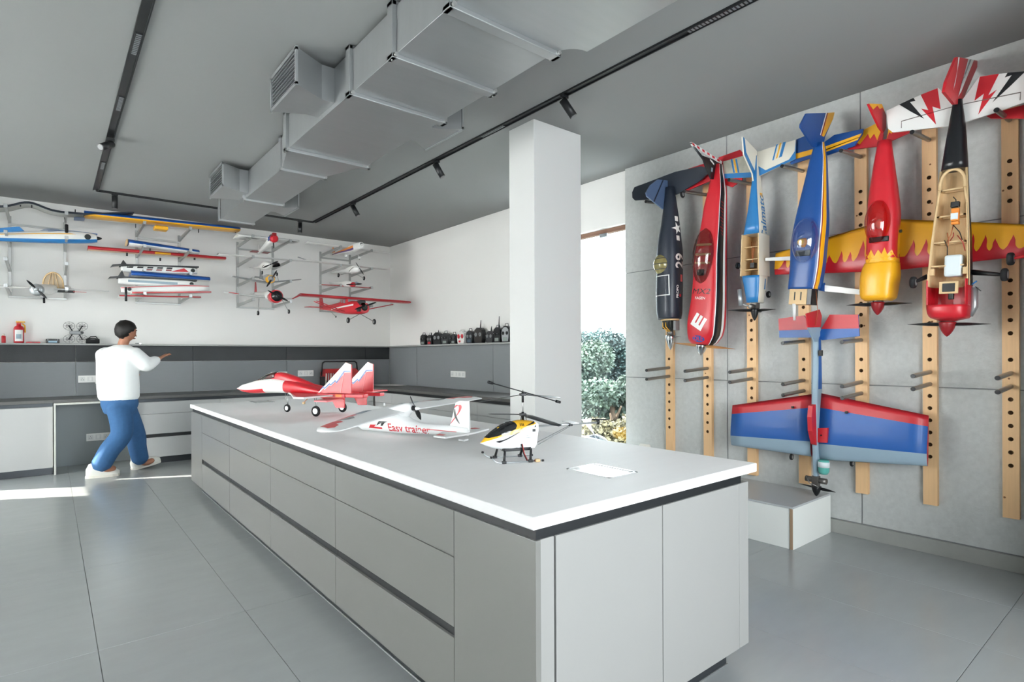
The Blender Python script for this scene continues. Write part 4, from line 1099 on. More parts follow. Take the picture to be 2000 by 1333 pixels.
h.deco(s1, [[(1690, 253), (1715, 240), (1722, 254), (1714, 275), (1708, 262), (1700, 272), (1696, 262), (1680, 283), (1674, 279)]], -.1, K_yel, 'flame')
s2 = h.stab([(1736, 254), (1756, 244), (1780, 255), (1779, 259), (1734, 279), (1732, 270)], -.1, .012, K_red)
h.deco(s2, [[(1736, 254), (1752, 247), (1742, 262), (1737, 259), (1733, 273)]], -.1, K_yel, 'flame')
x0, x1 = h.P(1718, 386, 2, .1).x, h.P(1718, 478, 2, .1).x
canopy(h.e, x0, x1, r5[1] * .86, .075, r5[2] * .74, K_redc, front=.45, back=.5)
MB().bevbox((x1 - .055, yc_ - .055, r5[2] * .8), (x1 - .02, yc_ + .055, r5[2] * 1.06), .006).build('instrument_panel', M_black, h.e)
MB().lathe([(-.03, .012), (-.01, .022), (.012, .02), (.03, .008)], 'x', 12, c=(x0 + (x1 - x0) * .55, yc_, r5[2])).build('pilot_figure', K_cream, h.e)
# wing, belly side against the wall
zw = -.1
TL = h.P(1515, 495, 2, zw); LL = h.P(1514, 537, 2, zw); RT = h.P(1692, 437, 2, zw); RL = h.P(1692, 532, 2, zw)
cx_ = (TL.x + LL.x) / 2
def sec(y, xl, xt): return (y, xl, xl - xt, zw)
yl = TL.y; cen = yc_; half = cen - yl
root_l, root_t = RL.x + .004, RT.x - .012
tipl, tipt = LL.x, TL.x
secs = []
for k in range(-8, 9):
    t = abs(k) / 8; y = cen + half * k / 8
    secs.append((y, root_l + (tipl - root_l) * t, (root_l - root_t) + ((tipl - tipt) - (root_l - root_t)) * t, zw))
wg = wing(secs, None, lambda y, u, top: (1 if u < .26 else 0) if top else 1, tk=.75).build('wing', [K_yel, K_red], h.e)
rf = random.Random(5)
def flame_geo(y0, y1):
    """tongues licking aft from the red leading edge; returns polygon in (u=-y, v=x)"""
    out = []; y = y0
    def edge(y):
        t = min(1, abs(y - cen) / half); xl = root_l + (tipl - root_l) * t; ch = (root_l - root_t) + ((tipl - tipt) - (root_l - root_t)) * t
        return xl, ch
    polys = []
    while y < y1 - .01:
        w = rf.uniform(.05, .085); hh = rf.choice((.2, .3, .42, .52)) * rf.uniform(.85, 1.1); ln = rf.choice((-1, 1, 1)) * rf.uniform(.25, .7)
        w = min(w, y1 - y); xl, ch = edge(y + w / 2)
        b0 = xl - .22 * ch; pts = []
        n = 10
        def off(t): return ln * .55 * (t ** 1.5) * math.sin(.5 + 2.2 * t)
        def wd(t): return .5 * (1 - t) ** 1.15 * (1 - .75 * math.sin(PI * min(1, t * 1.6)) * (t < .625) * .35) + (.1 * math.exp(-t * 9))
        for i in range(n + 1):
            t = i / n; pts.append((-(y + w * (.5 - wd(t) + off(t))), b0 - hh * ch * t))
        for i in range(n - 1, -1, -1):
            t = i / n; pts.append((-(y + w * (.5 + wd(t) + off(t))), b0 - hh * ch * t))
        polys.append(pts); y += w * 1.0
    return polys
for (a0, a1) in ((cen - half + .03, cen - r5[1] - .01), (cen + r5[1] + .01, cen + half - .03)):
    for pg in flame_geo(a0, a1): decal(wg, 'flame', [pg], dtop(0, 0), K_red, .0015, .04)
MB().box((root_t + .06, cen - half * .62, zw + .0), (root_t + .0615, cen - r5[1] - .05, zw + .004)).build('aileron_line', K_dred, wg)
xn = h.P(1714, 588, 2, 0).x; yn = h.P(1714.5, 600, 2, 0).y
MB().lathe([(xn - .012, .03), (xn + .014, .03)], 'x', 16, c=(0, yn, 0)).build('prop_shaft', K_engine, h.e)
spinner(h.e, xn + .01, .04, h.L - xn - .01, K_dred, c=(0, yn, 0))
o = prop(h.e, 0, .19, K_prop, .05, 2, .12); o.location = (xn + .022, yn, 0)
q = h.P(1701, 567, 2, .09); MB().lathe([(q.z - .03, .011), (q.z + .004, .011)], 'z', 12, c=(q.x, q.y, 0)).build('exhaust_hole', M_black, cw)
q = h.P(1757, 452, 2, .0); MB().lathe([(-.002, .01), (.012, .01)], 'y', 10, c=(q.x, q.y, q.z)).build('switch', M_black, fu)

# --- black plane with open wooden frame and lightning tail
h = Hung((1871, 178), (1849.6, 658), .355, 'model_plane', 'black plane with open wooden fuselage frame, red cowl and lightning bolt tail')
xo = h.P(1862, 333, 2, 0).x; xcw = h.P(1856, 548, 2, 0).x
R6 = h.rows([(196, 1861, 1880, .9, 2.4), (245, 1852.7, 1886, .9, 2.4), (290, 1845, 1889, .9, 2.5), (333, 1838.5, 1891, .9, 2.6)])
fu = loft(R6, 32).build('fuselage', K_black, h.e)
RB = h.rows([(333, 1838.5, 1891, .9, 2.6), (400, 1830.6, 1893.5, .95, 3), (475, 1821, 1897, 1.0, 3.4), (545, 1814, 1898, 1.0, 3.6), (560, 1813, 1898, 1.0, 3.6)])
def trough(q, ang=18):
    x, hw, tp, bt, p_, yc, zc = q; out = []; inn = []
    a0, a1 = -180 - ang, ang
    for j in range(19):
        a = math.radians(a0 + (a1 - a0) * j / 18); c, s_ = math.cos(a), math.sin(a)
        yy = hw * math.copysign(abs(c) ** (2 / p_), c); zz = bt * math.copysign(abs(s_) ** (2 / p_), s_)
        out.append((x, yc + yy, zz)); inn.append((x, yc + yy * .93, zz * .93 + .002))
    return out + inn[::-1]
rb = [trough(q) for q in RB]
MB().rings(rb, True, 0, False, True, None, lambda i, j: 0 if j < 18 else 1).build('hull', [K_black, M_ply], h.e)
# wooden rims and ribs
for s_ in (-1, 1):
    pts = []
    for q in RB: pts.append((q[0], q[5] + s_ * q[1] * .95, q[3] * .34))
    tube_o(h.e, 'longeron', pts, .007, M_ply, 6)
q = RB[0]
arch = [(q[0] + .11 - .11 * math.sin(PI * j / 12) ** .8 * 1.0, q[5] + q[1] * .96 * math.cos(PI * j / 12), q[3] * .62 + .0) for j in range(13)]
tube_o(h.e, 'turtledeck_former', arch, .009, M_ply, 6)
for s_ in (-1, 1): tube_o(h.e, 'deck_stringer', [(q[0] + .11, q[5] + s_ * q[1] * .94, q[3] * .6), (RB[1][0], RB[1][5] + s_ * RB[1][1] * .93, RB[1][3] * .36)], .007, M_ply, 6)
for k, py in enumerate((372, 423, 474, 520)):
    qq = h.P(1858, py, 2, 0); i = min(3, k); t = (qq.x - RB[0][0]) / (RB[-1][0] - RB[0][0])
    hw = RB[0][1] + (RB[-1][1] - RB[0][1]) * t; yc = RB[0][5] + (RB[-1][5] - RB[0][5]) * t
    b = MB(); z0, z1 = -hw * .75, hw * .36
    b.box((qq.x - .004, yc - hw * .9, z1 - .016), (qq.x + .004, yc + hw * .9, z1)); b.box((qq.x - .004, yc - hw * .9, z0), (qq.x + .004, yc + hw * .9, z0 + .016))
    b.box((qq.x - .004, yc - hw * .9, z0), (qq.x + .004, yc - hw * .9 + .014, z1)); b.box((qq.x - .004, yc + hw * .9 - .014, z0), (qq.x + .004, yc + hw * .9, z1))
    b.build('rib', M_ply, h.e)
def blk(px, py, sx, sy, sz, z, m, name, bv=.004):
    p = h.P(px, py, 2, z); return MB().bevbox((p.x - sx, p.y - sy, z - sz), (p.x + sx, p.y + sy, z + sz), bv).build(name, m, h.e)
blk(1864, 520, .062, .042, .035, .0, K_tank, 'fuel_tank', .012)
blk(1866, 420, .036, .018, .014, .03, K_orange, 'battery_pack'); blk(1866, 400, .016, .02, .016, .03, M_black, 'receiver'); blk(1865, 423, .018, .017, .0145, .032, K_tank, 'battery_label', .002)
blk(1866, 436, .008, .018, .015, .03, K_orange, 'battery_strap', .002)
for (a, b_, m) in (((1862, 385), (1866, 400), M_black), ((1846, 480), (1862, 440), K_copper), ((1862, 440), (1880, 470), M_black), ((1850, 455), (1850, 490), K_copper), ((1862, 455), (1856, 470), K_tape), ((1870, 460), (1885, 490), K_tape), ((1845, 470), (1850, 500), K_black)):
    pa, pb_ = h.P(*a, 2, .03), h.P(*b_, 2, .02); mm = (pa + pb_) / 2 + Vector((0, .012, .02)); tube_o(h.e, 'wire', [pa, mm, pb_], .0025, m)
blk(1853, 562, .035, .045, .005, .035, M_ply, 'engine_tray', .002)
blk(1853, 562, .024, .03, .006, .036, M_black, 'tray_opening', .002)
blk(1858, 575, .03, .012, .012, .02, K_dkgreen, 'engine_mount')
for s_ in (-1, 1):
    qq = RB[3]; MB().bevbox((qq[0] - .06, qq[5] + s_ * qq[1] * .8 - .012, .02), (qq[0] - .02, qq[5] + s_ * qq[1] * .8 + .012, .045), .003).build('gear_block', M_ply, h.e)
# red cowl: open U then solid nose
C6 = h.rows([(548, 1812, 1898, 1.0, 3.4), (585, 1811.5, 1897, 1.0, 3.2), (598, 1811.5, 1897, 1.0, 3.2)])
MB().rings([trough(q, 30) for q in C6], True, 0, False).build('cowl_cheek', K_red, h.e)
cw = loft(h.rows([(597, 1811.5, 1897, 1.0, 3.2), (612, 1813, 1896, 1.0, 3.2), (622, 1819, 1892, .95, 3.2), (628, 1836, 1868, .8, 2.6)]), 36).build('cowl', K_red, h.e)
xn = h.P(1850, 627, 2, 0).x; yn = h.P(1850, 640, 2, 0).y
MB().lathe([(xn - .015, .035), (xn + .01, .035)], 'x', 16, c=(0, yn, 0)).build('prop_shaft', K_engine, h.e)
spinner(h.e, xn + .006, .042, h.L - xn - .006, K_dred, c=(0, yn, 0))
o = prop(h.e, 0, .2, K_prop, .06, 2, .1); o.location = (xn + .02, yn, 0)
tube_o(h.e, 'exhaust_canister', [h.P(1903, 562, 2, -.02), h.P(1902, 600, 2, -.02), h.P(1895, 618, 2, -.02)], [.018, .02, .012], K_silver, 12)
tube_o(h.e, 'fuel_line', [h.P(1898, 556, 2, 0), h.P(1908, 549, 2, 0)], .004, K_lblue)
tube_o(h.e, 'antenna', [h.P(1905, 560, 2, 0), h.P(1916, 569, 2, 0)], .002, M_black)
for (a, b_, c_) in (((1812, 540), (1794, 548), (1784, 552)), ((1898, 532), (1945, 536), (1962, 537))):
    pa, pb_, pc = h.P(*a, 2, -.02), h.P(*b_, 2, -.01), h.P(*c_, 2, .0)
    MB().tube([pa, pb_, pc], [.016, .011, .007], 8).build('landing_leg', K_prop, h.e)
    wheel(h.e, pc, .036, .028)
fn = h.fin([(1866, 112), (1911, 120), (1884, 182), (1876, 205), (1862, 204), (1842, 180), (1846, 160)], .014, K_red)
h.deco_fin(fn, [[(1868, 113), (1871, 113), (1862, 165), (1858, 178), (1866, 140)], [(1888, 116), (1899, 118), (1874, 180), (1868, 190), (1876, 160)]], K_white)
h.deco_fin(fn, [[(1891, 117), (1894, 117), (1878, 160), (1872, 175), (1876, 158)]], K_black)
zs6 = -.04
SL = [(1732, 217), (1790, 190), (1833, 172), (1861, 200), (1861, 243), (1853, 247), (1744, 259), (1735, 252)]
s1 = h.stab(SL, zs6, .014, K_white)
pr_ = [h.P(a, b_, 2, zs6) for a, b_ in SL]; ycs = h.P(1870, 215, 2, zs6).y
s2 = MB().plate([(p.x, 2 * ycs - p.y) for p in pr_], .014, 'xy', zs6 - .007).build('stabilizer', K_white, h.e)
def both(pts, m, name):
    P_ = [h.P(a, b_, 2, zs6) for a, b_ in pts]
    decal(s1, name, [[(-p.y, p.x) for p in P_]], dtop(0, 0, zs6), m, .0014, .06, None, .007)
    decal(s2, name, [[(-(2 * ycs - p.y), p.x) for p in P_]], dtop(0, 0, zs6), m, .0014, .06, None, .007)
both([(1799, 186), (1832, 173), (1838, 214), (1822, 209), (1829, 244), (1800, 213), (1814, 216)], K_red, 'lightning_bolt')
both([(1757, 205), (1785, 192), (1789, 198), (1778, 200), (1806, 233), (1780, 219)], K_black, 'lightning_bolt')
both([(1761, 237), (1860, 209), (1860, 210.5), (1762, 238.5), (1762, 251), (1760.5, 251)], mat('hinge_line', '#6E6A62', .6), 'hinge_line')

# --- neighbour at the edge of frame: only tail tip and one wheel leg reach into view
hh_ = Hung((2040, 190), (2036, 640), .25, 'model_plane', 'red plane at the dark end of the wall with a wheel on a red leg')
fu = loft(hh_.rows([(200, 2030, 2050), (330, 2015, 2062), (480, 2005, 2070), (600, 2006, 2066), (630, 2015, 2055)]), 24).build('fuselage', K_red, hh_.e)
spinner(hh_.e, hh_.P(2036, 628, 2, 0).x, .05, .09, K_white, c=(0, hh_.P(2036, 628, 2, 0).y, 0))
hh_.stab([(1925, 226), (2035, 196), (2040, 232), (1935, 232)], -.08, .012, K_red)
yq = hh_.P(2040, 215, 2, 0).y
MB().plate([(p[0], 2 * yq - p[1]) for p in hh_.xy([(1925, 226), (2035, 196), (2040, 232), (1935, 232)], -.08)], .012, 'xy', -.086).build('stabilizer', K_red, hh_.e)
MB().plate([(-.1, .02), (.1, .03), (.02, .2), (-.1, .2)], .012, 'xz', -.006).build('fin', K_red, hh_.e)
pa, pb_ = hh_.P(2012, 498, 2, -.02), hh_.P(1974, 506, 2, .0)
MB().tube([pa, pb_], [.012, .007], 8).build('landing_leg', K_red, hh_.e); wheel(hh_.e, pb_, .036, .03)
MB().tube([Vector((pa.x, 2 * yq - pa.y, pa.z)), Vector((pb_.x, 2 * yq - pb_.y, pb_.z))], [.012, .007], 8).build('landing_leg', K_red, hh_.e); wheel(hh_.e, Vector((pb_.x, 2 * yq - pb_.y, pb_.z)), .036, .03)

# --- lower red, blue and grey control-line plane
h = Hung((1601, 612), (1594.5, 970), .20, 'model_plane', 'worn red, blue and grey plane hanging low with full wing and teal fuel tank')
h.e['group'] = 'model planes hanging nose down on the pegs'
K_b2 = col('film_worn_blue', '#0F58A6', .45, .1); K_r2 = col('film_worn_red', '#C32630', .45, .1); K_g2 = col('film_worn_grey', '#93A9B8', .5, .05)
zf = .02
F7 = h.rows([(640, 1588, 1602, 1.3, 4), (700, 1588, 1603.5, 1.6, 4), (760, 1587, 1604, 2.0, 4), (830, 1586.5, 1603, 2.2, 4), (880, 1588, 1602, 2.0, 4), (944, 1589.5, 1599, 1.4, 3.4)])
fu = loft(F7, 28, lambda x, a: 1 if (-60 < ((a + 180) % 360 - 180) < 30 and x < h.P(1600, 765, 2, 0).x) else 0).build('fuselage', [K_g2, K_b2], h.e)
zw = -.02
def wing7(L):
    T0, T1, B1, B0 = [h.P(*p, 2, zw) for p in L['out']]
    return T0, T1, B1, B0
def panel(pts_root_tip, name):
    (rt, rl, tt, tl) = [h.P(*p, 2, zw) for p in pts_root_tip]
    secs = []
    for k in range(7):
        t = k / 6; secs.append((rt.y + (tt.y - rt.y) * t, rl.x + (tl.x - rl.x) * t, (rl.x - rt.x) + ((tl.x - tt.x) - (rl.x - rt.x)) * t, zw))
    if secs[0][0] > secs[-1][0]: secs = secs[::-1]
    return wing(secs, None, lambda y, u, top: 1 if u > .78 else (2 if u < .25 else 0), 0, .8).build(name, [K_b2, K_r2, K_g2], h.e), secs
wl, _ = panel(((1588, 770), (1588, 893), (1430.6, 792), (1427, 870)), 'wing_panel')
wr_, _ = panel(((1601, 768), (1597, 898), (1814, 812), (1811, 911)), 'wing_panel')
MB().plate(h.xz([(1583, 793), (1589, 790), (1591, 870), (1588, 868), (1582, 842), (1581, 815)], 0), .03, 'xz', -.015).build('canopy', K_r2, h.e)
pp = h.xy([(1599, 836), (1622, 835.5), (1621, 864), (1598, 863)], zw); MB().plate(pp, .03, 'xy', zw + .02).build('wing_patch', K_r2, h.e)
MB().lathe([(zw + .045, .006), (zw + .053, .006)], 'z', 8, c=(sum(p[0] for p in pp) / 4, sum(p[1] for p in pp) / 4, 0)).build('patch_screw', M_black, h.e)
zt = -.01
a7 = h.stab([(1521, 623), (1571, 616.5), (1590, 640), (1590, 660), (1522.6, 660)], zt, .01, K_b2)
h.deco(a7, [[(1521, 623), (1571, 616.5), (1587, 638), (1587, 644), (1522, 646)]], zt, K_r2, 'elevator')
b7 = h.stab([(1606, 640), (1621, 615), (1676.8, 615), (1679, 657), (1606, 665), (1598, 660)], zt, .01, K_b2)
h.deco(b7, [[(1606, 641), (1621, 615), (1676.8, 615), (1678.5, 642), (1604, 643)]], zt, K_r2, 'elevator')
h.fin([(1574, 613), (1600, 605), (1604, 618), (1602, 639), (1577, 640)], .008, K_r2, 'rudder')
h.fin([(1577, 640), (1602, 640), (1602, 668), (1590, 668)], .008, K_g2, 'fin')
q = h.P(1603, 690, 2, .03); MB().bevbox((q.x - .02, q.y - .008, .02), (q.x + .02, q.y + .012, .045), .002).build('bellcrank', K_dkgreen, h.e)
for (px, py) in ((1548, 796), (1653, 806)):
    q = h.P(px, py, 2, zw + .03); MB().bevbox((q.x - .008, q.y - .008, zw + .02), (q.x + .008, q.y + .008, zw + .036), .002).build('control_horn', K_dkgreen, h.e)
q0, q1 = h.P(1609, 899, 2, .02), h.P(1610, 927, 2, .02)
MB().lathe([(q0.x, .03), (q0.x + .012, .036), (q1.x - .02, .036), (q1.x, .024)], 'x', 18, c=(0, q0.y, .02)).build('fuel_tank', K_teal, h.e)
MB().lathe([(q0.x + .012, .0365), (q0.x + .05, .0365)], 'x', 18, c=(0, q0.y, .02)).build('tank_upper', K_tank, h.e)
q = h.P(1594, 938, 2, .0)
MB().bevbox((q.x - .03, q.y - .022, -.02), (q.x + .04, q.y + .022, .025), .004).build('engine_block', K_engine, h.e)
for s_, c_ in ((1, .055), (-1, .045)): MB().lathe([(min(q.y, q.y + s_ * .07), .02), (max(q.y, q.y + s_ * .07), .02)], 'y', 14, c=(q.x, 0, .0)).build('cylinder_head', K_engine, h.e)
tube_o(h.e, 'throttle_wire', [(q.x - .02, q.y - .06, .02), (q.x + .02, q.y - .03, .04), (q.x + .04, q.y + .03, .03)], .003, K_wire)
xs7 = h.P(1594.5, 950, 2, 0).x
MB().lathe([(q.x + .03, .014), (xs7 + .005, .014)], 'x', 12, c=(0, q.y, 0)).build('prop_shaft', K_engine, h.e)
spinner(h.e, xs7, .032, h.L - xs7, K_prop, c=(0, h.P(1594.5, 958, 2, 0).y, 0))
o = prop(h.e, 0, .14, K_prop, .2, 2, .12); o.location = (xs7 + .012, h.P(1594.5, 955, 2, 0).y, 0)
q = h.P(1664, 905, 2, -.08); wheel(h.e, q, .024, .016)
tube_o(h.e, 'landing_leg', [q, h.P(1660, 890, 2, -.03)], .003, K_wire)
q = h.P(1546, 893, 2, -.08); wheel(h.e, q, .024, .016); tube_o(h.e, 'landing_leg', [q, h.P(1550, 880, 2, -.03)], .003, K_wire)
# ================================================================== steel racks on the back wall with stored planes
class Tr(Hung):
    def __init__(s, O, fwd, name, label, cat='model plane', group=None):
        O = Vector(O); d = Vector(fwd).normalized(); z = Vector((0, 0, 1)); y = z.cross(d).normalized(); z = d.cross(y)
        s.M = frame(O, d, y, z); s.I = s.M.inverted()
        s.e = empty(name, M=s.M, label=label, cat=cat, group=group)
        s.rot = s.I.to_3x3(); s.o = s.I @ Vector((0, 0, CAMH))
    def L(s, v): return s.I @ Vector(v)
RACKS = [(-.346, .148), (.866, 1.34), (2.057, 2.535), (3.24, 3.716)]
LV = [2.835, 2.565, 2.285, 2.01]
ARM = .80
rl = ['steel rack holding the dark gull wing and the white and blue fuselage', 'steel rack holding the yellow wing and the stacked fuselages', 'steel rack with four small white and red planes', 'steel rack by the corner with the big red high wing plane']
for (x0, x1), lb in zip(RACKS, rl):
    e = empty('plane_rack', ((x0 + x1) / 2, YB, 1.97), label=lb, cat='rack', group='steel plane racks on the back wall')
    cx_ = (x0 + x1) / 2
    for x in (x0, x1):
        MB().bevbox((x - cx_ - .014, -.024, 0), (x - cx_ + .014, -.001, .93), .002).build('upright', M_steel, e)
        for z in LV:
            zz = z - 1.97
            arm = MB().add([(x - cx_ - .011, -.02, zz - .02), (x - cx_ + .011, -.02, zz - .02), (x - cx_ + .011, -.02, zz + .018), (x - cx_ - .011, -.02, zz + .018),
                            (x - cx_ - .011, -ARM, zz + .008), (x - cx_ + .011, -ARM, zz + .008), (x - cx_ + .011, -ARM, zz + .034), (x - cx_ - .011, -ARM, zz + .034)],
                           [(0, 1, 2, 3), (7, 6, 5, 4), (0, 4, 5, 1), (1, 5, 6, 2), (2, 6, 7, 3), (3, 7, 4, 0)]).build('arm', M_steel, e)
            MB().bevbox((x - cx_ - .016, -ARM - .012, zz + .002), (x - cx_ + .016, -ARM, zz + .04), .003).build('end_cap', M_alu, arm)
    for z in (LV[0] - .03, LV[3] - .03):
        MB().bevbox((x0 - cx_, -.034, z - 1.97 - .011), (x1 - cx_, -.02, z - 1.97 + .011), .002).build('crossbar', M_steel, e)
def gw(px, py, Y): return ony(px, py, Y)
G_r = 'model planes stored on the back wall racks'
def back(Y, z, x, label, name='model_plane'): return Tr((x, Y, z), (0, -1, 0), name, label, 'model plane', G_r)
def bwing(t, A, B, chA, chB, mats, matf=None, tk=1.0, name='wing', bend=None, n=10, parent=None):
    """leading edge from world point A to world point B"""
    a, b_ = t.L(A), t.L(B); secs = []
    for k in range(n + 1):
        u = k / n; p = a.lerp(b_, u); dz = bend(u) if bend else 0
        secs.append((p.y, p.x, chA + (chB - chA) * u, p.z + dz))
    if secs[0][0] > secs[-1][0]: secs.reverse()
    return wing(secs, None, matf, 0, tk).build(name, mats, parent or t.e)
def fus(t, tail, nose, rows, mats, matf=None, n=20, name='fuselage'):
    a, b_ = t.L(tail), t.L(nose); st = []
    for (u, hw, tp, bt, p) in rows:
        q = a.lerp(b_, u); st.append((q.x, hw, tp, bt, p, q.y, q.z))
    return loft(st, n, matf).build(name, mats, t.e), a, b_
def legs(t, root, feet, rad=.022, wid=.016, wire=.0025, m=None):
    for f_ in feet:
        f2 = t.L(f_); tube_o(t.e, 'landing_leg', [root if isinstance(root, Vector) else t.L(root), f2], wire, m or K_wire); wheel(t.e, f2, rad, wid)
DK = K_navy
# ---- rack one
Y0 = 7.93
t = back(Y0, 2.88, .3, 'dark gull shaped wing with grey underside on the top arms')
A, B = gw(-40, 402, Y0), gw(163, 418, Y0)
def gull(u): return .075 * math.exp(-((u - .45) / .17) ** 2) - .03 * math.exp(-((u - .12) / .06) ** 2) * 0
bwing(t, A, B, .30, .26, [K_navy, mat('primer_grey', '#B2B3AE', .6, noise=.08)], lambda y, u, top: 0 if top or u < .07 else 1, 1.0, bend=gull, n=22)
bwing(t, gw(163, 418, Y0), gw(262, 415, Y0), .26, .18, [K_navy, K_navy], None, .9, 'outer_wing')
bwing(t, gw(145, 422, Y0 + .012) - Vector((0, 0, .012)), gw(166, 424, Y0 + .012) - Vector((0, 0, .012)), .2, .2, [K_slate], None, .5, 'wing_flap')
for px in (62, 40, 147): q = t.L(gw(px, 400 + (px - 40) * .12, Y0 + .05)); MB().bevbox((q.x - .01, q.y - .005, q.z - .02), (q.x + .01, q.y + .005, q.z + .02), .002).build('hinge_pin', M_black, t.e)
wheel(t.e, t.L(gw(130, 447, 8.0)), .052, .03); tube_o(t.e, 'landing_leg', [t.L(gw(130, 447, 8.0)), t.L(gw(126, 425, 8.0))], .006, K_wire)
Y1 = 8.05
t = back(Y1, 2.60, 0, 'white and blue fuselage lying along the rack with a round engine nose')
A, B = gw(-60, 462, Y1), gw(189, 466, Y1)
ln = (B - A).length
tt_ = Tr(A.lerp(B, .5), (B - A), 'model_plane', 'white and blue fuselage lying along the rack with a round engine opening', 'model plane', G_r)
bpy.data.objects.remove(t.e); t = tt_
def mf(x, a): return 1 if (200 < a < 340) or (50 < a < 130 and x > .1) else 0
f_, a_, b_ = fus(t, A, B, [(0, .03, .03, .03, 2.2), (.3, .05, .055, .05, 2.4), (.6, .065, .075, .06, 2.5), (.8, .068, .08, .06, 2.5), (.95, .06, .06, .055, 2.5), (1, .05, .045, .045, 2.4)], [K_white, K_lblue], mf)
canopy(t.e, ln * .02, ln * .24, .05, .05, .055, K_canopy, front=.5, back=.6)
decal(f_, 'stripe', [[(-.35, .015), (.1, .03), (.35, .03), (.3, .04), (.1, .04), (-.35, .022)]], dright(0, .0), K_yel)
q = t.L(gw(176, 466, Y1 - .06)); MB().lathe([(-.068, .03), (-.05, .03)], 'y', 16, c=(q.x - .02, 0, .005)).build('engine_opening', K_dkgreen, t.e)
spinner(t.e, ln / 2, .022, .05, M_black)
MB().plate(t.xz([(-20, 447), (38, 443), (48, 452), (-20, 455)], -.03), .008, 'xz', -.034).build('stabilizer', K_lblue, t.e)
MB().plate(t.xz([(142, 452), (190, 457), (190, 460), (142, 456)], 0), .02, 'xz', -.01).build('cowl_strip', K_blue, t.e)
Y2 = 7.85
t = back(Y2, 2.05, .15, 'white low wing plane with grey cowl and wooden hatch frame')
bwing(t, gw(-45, 558, Y2), gw(213, 569, Y2), .16, .1, [K_white, K_pink], None, .9)
bwing(t, gw(143, 570, Y2 - .004), gw(169, 571.5, Y2 - .004), .02, .02, [K_pink], None, 2, 'wing_tip_stripe', n=3)
f_, a_, b_ = fus(t, gw(135, 563, 8.45), gw(72, 566, 7.62), [(0, .02, .025, .02, 2.2), (.3, .035, .04, .035, 2.4), (.6, .055, .05, .05, 2.5), (.85, .06, .055, .055, 2.5), (1, .045, .045, .045, 2.4)], [K_white])
MB().lathe([(b_.x - .08, .06), (b_.x - .01, .062), (b_.x + .02, .045), (b_.x + .022, .02)], 'x', 18, c=(0, b_.y, b_.z)).build('cowl', K_silver, t.e)
prop(t.e, 0, .12, K_prop, 2.3, 2, .16).location = (b_.x + .03, b_.y, b_.z)
spinner(t.e, b_.x + .02, .022, .05, K_silver, c=(0, b_.y, b_.z))
legs(t, b_ + Vector((-.1, 0, -.04)), [gw(86, 587, 7.7)], .03, .02)
MB().bevbox((b_.x - .42, b_.y + .06, -.045), (b_.x - .36, b_.y + .32, .0), .006).build('rear_deck', M_black, t.e)
arch = [(0, .088 * math.cos(PI * j / 14), .17 * math.sin(PI * j / 14) ** .8) for j in range(15)]
c_ = t.L(gw(104, 563, Y2 + .1))
tube_o(t.e, 'hatch_frame', [Vector(p) + c_ for p in arch] + [Vector(arch[0]) + c_], .008, M_ply, 6)
MB().plate([(c_.y + p[1] * .95, c_.z + p[2] * .95) for p in arch], .003, 'yz', c_.x - .004).build('hatch_skin', mat('tissue_tan', '#B9A68C', .6), t.e)
for s_ in (-.03, 0, .03): tube_o(t.e, 'hatch_stringer', [c_ + Vector((.004, s_ * 1.6, 0)), c_ + Vector((.004, s_ * .5, .165))], .004, M_ply, 5)
# ---- rack two
Y0 = 7.95
t = back(Y0, 2.88, 1.1, 'long yellow wing with blue leading edge across the top arms')
bwing(t, gw(165, 417, Y0), gw(470, 448, Y0), .36, .32, [K_white, K_yel, K_blue], lambda y, u, top: 2 if top else (1 if u < .6 else 0), 1.5, n=14)
q = t.L(gw(315, 441, Y0)); MB().bevbox((q.x - .12, q.y - .07, q.z - .05), (q.x + .03, q.y + .07, q.z - .004), .012).build('wing_saddle', K_yel, t.e)
for px, py in ((265, 441), (388, 451), (460, 452)):
    q = t.L(gw(px, py, Y0 + .15)); MB().bevbox((q.x - .012, q.y - .004, q.z - .025), (q.x + .012, q.y + .004, q.z + .02), .002).build('control_horn', M_black, t.e)
Y1 = 8.0
t = back(Y1, 2.62, 1.05, 'short white and blue wing half with a wooden root rib')
bwing(t, gw(252, 474, Y1), gw(390, 493, Y1), .30, .2, [K_white, K_blue], lambda y, u, top: 1 if top else 0, 1.9)
c_ = t.L(gw(250, 474, Y1)); MB().plate([(c_.x + .004 - u * .3, c_.z + w * .3 * 1.95) for u, w in AIRF], .006, 'xz', c_.y - .008).build('root_rib', M_ply, t.e)
q = t.L(gw(293, 487, Y1 + .05)); MB().bevbox((q.x - .01, q.y - .008, q.z - .02), (q.x + .01, q.y + .008, q.z + .01), .002).build('control_horn', M_black, t.e)
Y2 = 8.22
t = back(Y2, 2.56, 1.0, 'long red and cream wing with a yellow centre under the blue wing half')
bwing(t, gw(172, 484, Y2), gw(442, 505, Y2), .24, .2, [mat('film_tan', '#D9B98E', .4, noise=.2, nscale=12), K_red], lambda y, u, top: 1 if (top or u < .2) else 0, 1.5, n=16)
bwing(t, gw(303, 494.5, Y2 - .004), gw(334, 497, Y2 - .004), .06, .06, [K_yel], None, 3.2, 'centre_band', n=3)
rr_ = random.Random(3)
for k in range(3):
    q = t.L(gw((248, 313, 380)[k], (497, 507, 505)[k], Y2 + .08)); MB().bevbox((q.x - .008, q.y - .01, q.z - .02), (q.x + .008, q.y + .01, q.z + .02), .003).build('control_horn', M_black, t.e)
Y3 = 8.0
def lying(label, p0, p1, Y, rows, mats, matf=None, fn_=None):
    A, B = gw(*p0, Y), gw(*p1, Y)
    t = Tr(A.lerp(B, .5), (B - A), 'model_plane', label, 'model plane', G_r)
    f_, a_, b_ = fus(t, A, B, rows, mats, matf)
    return t, f_, (B - A).length
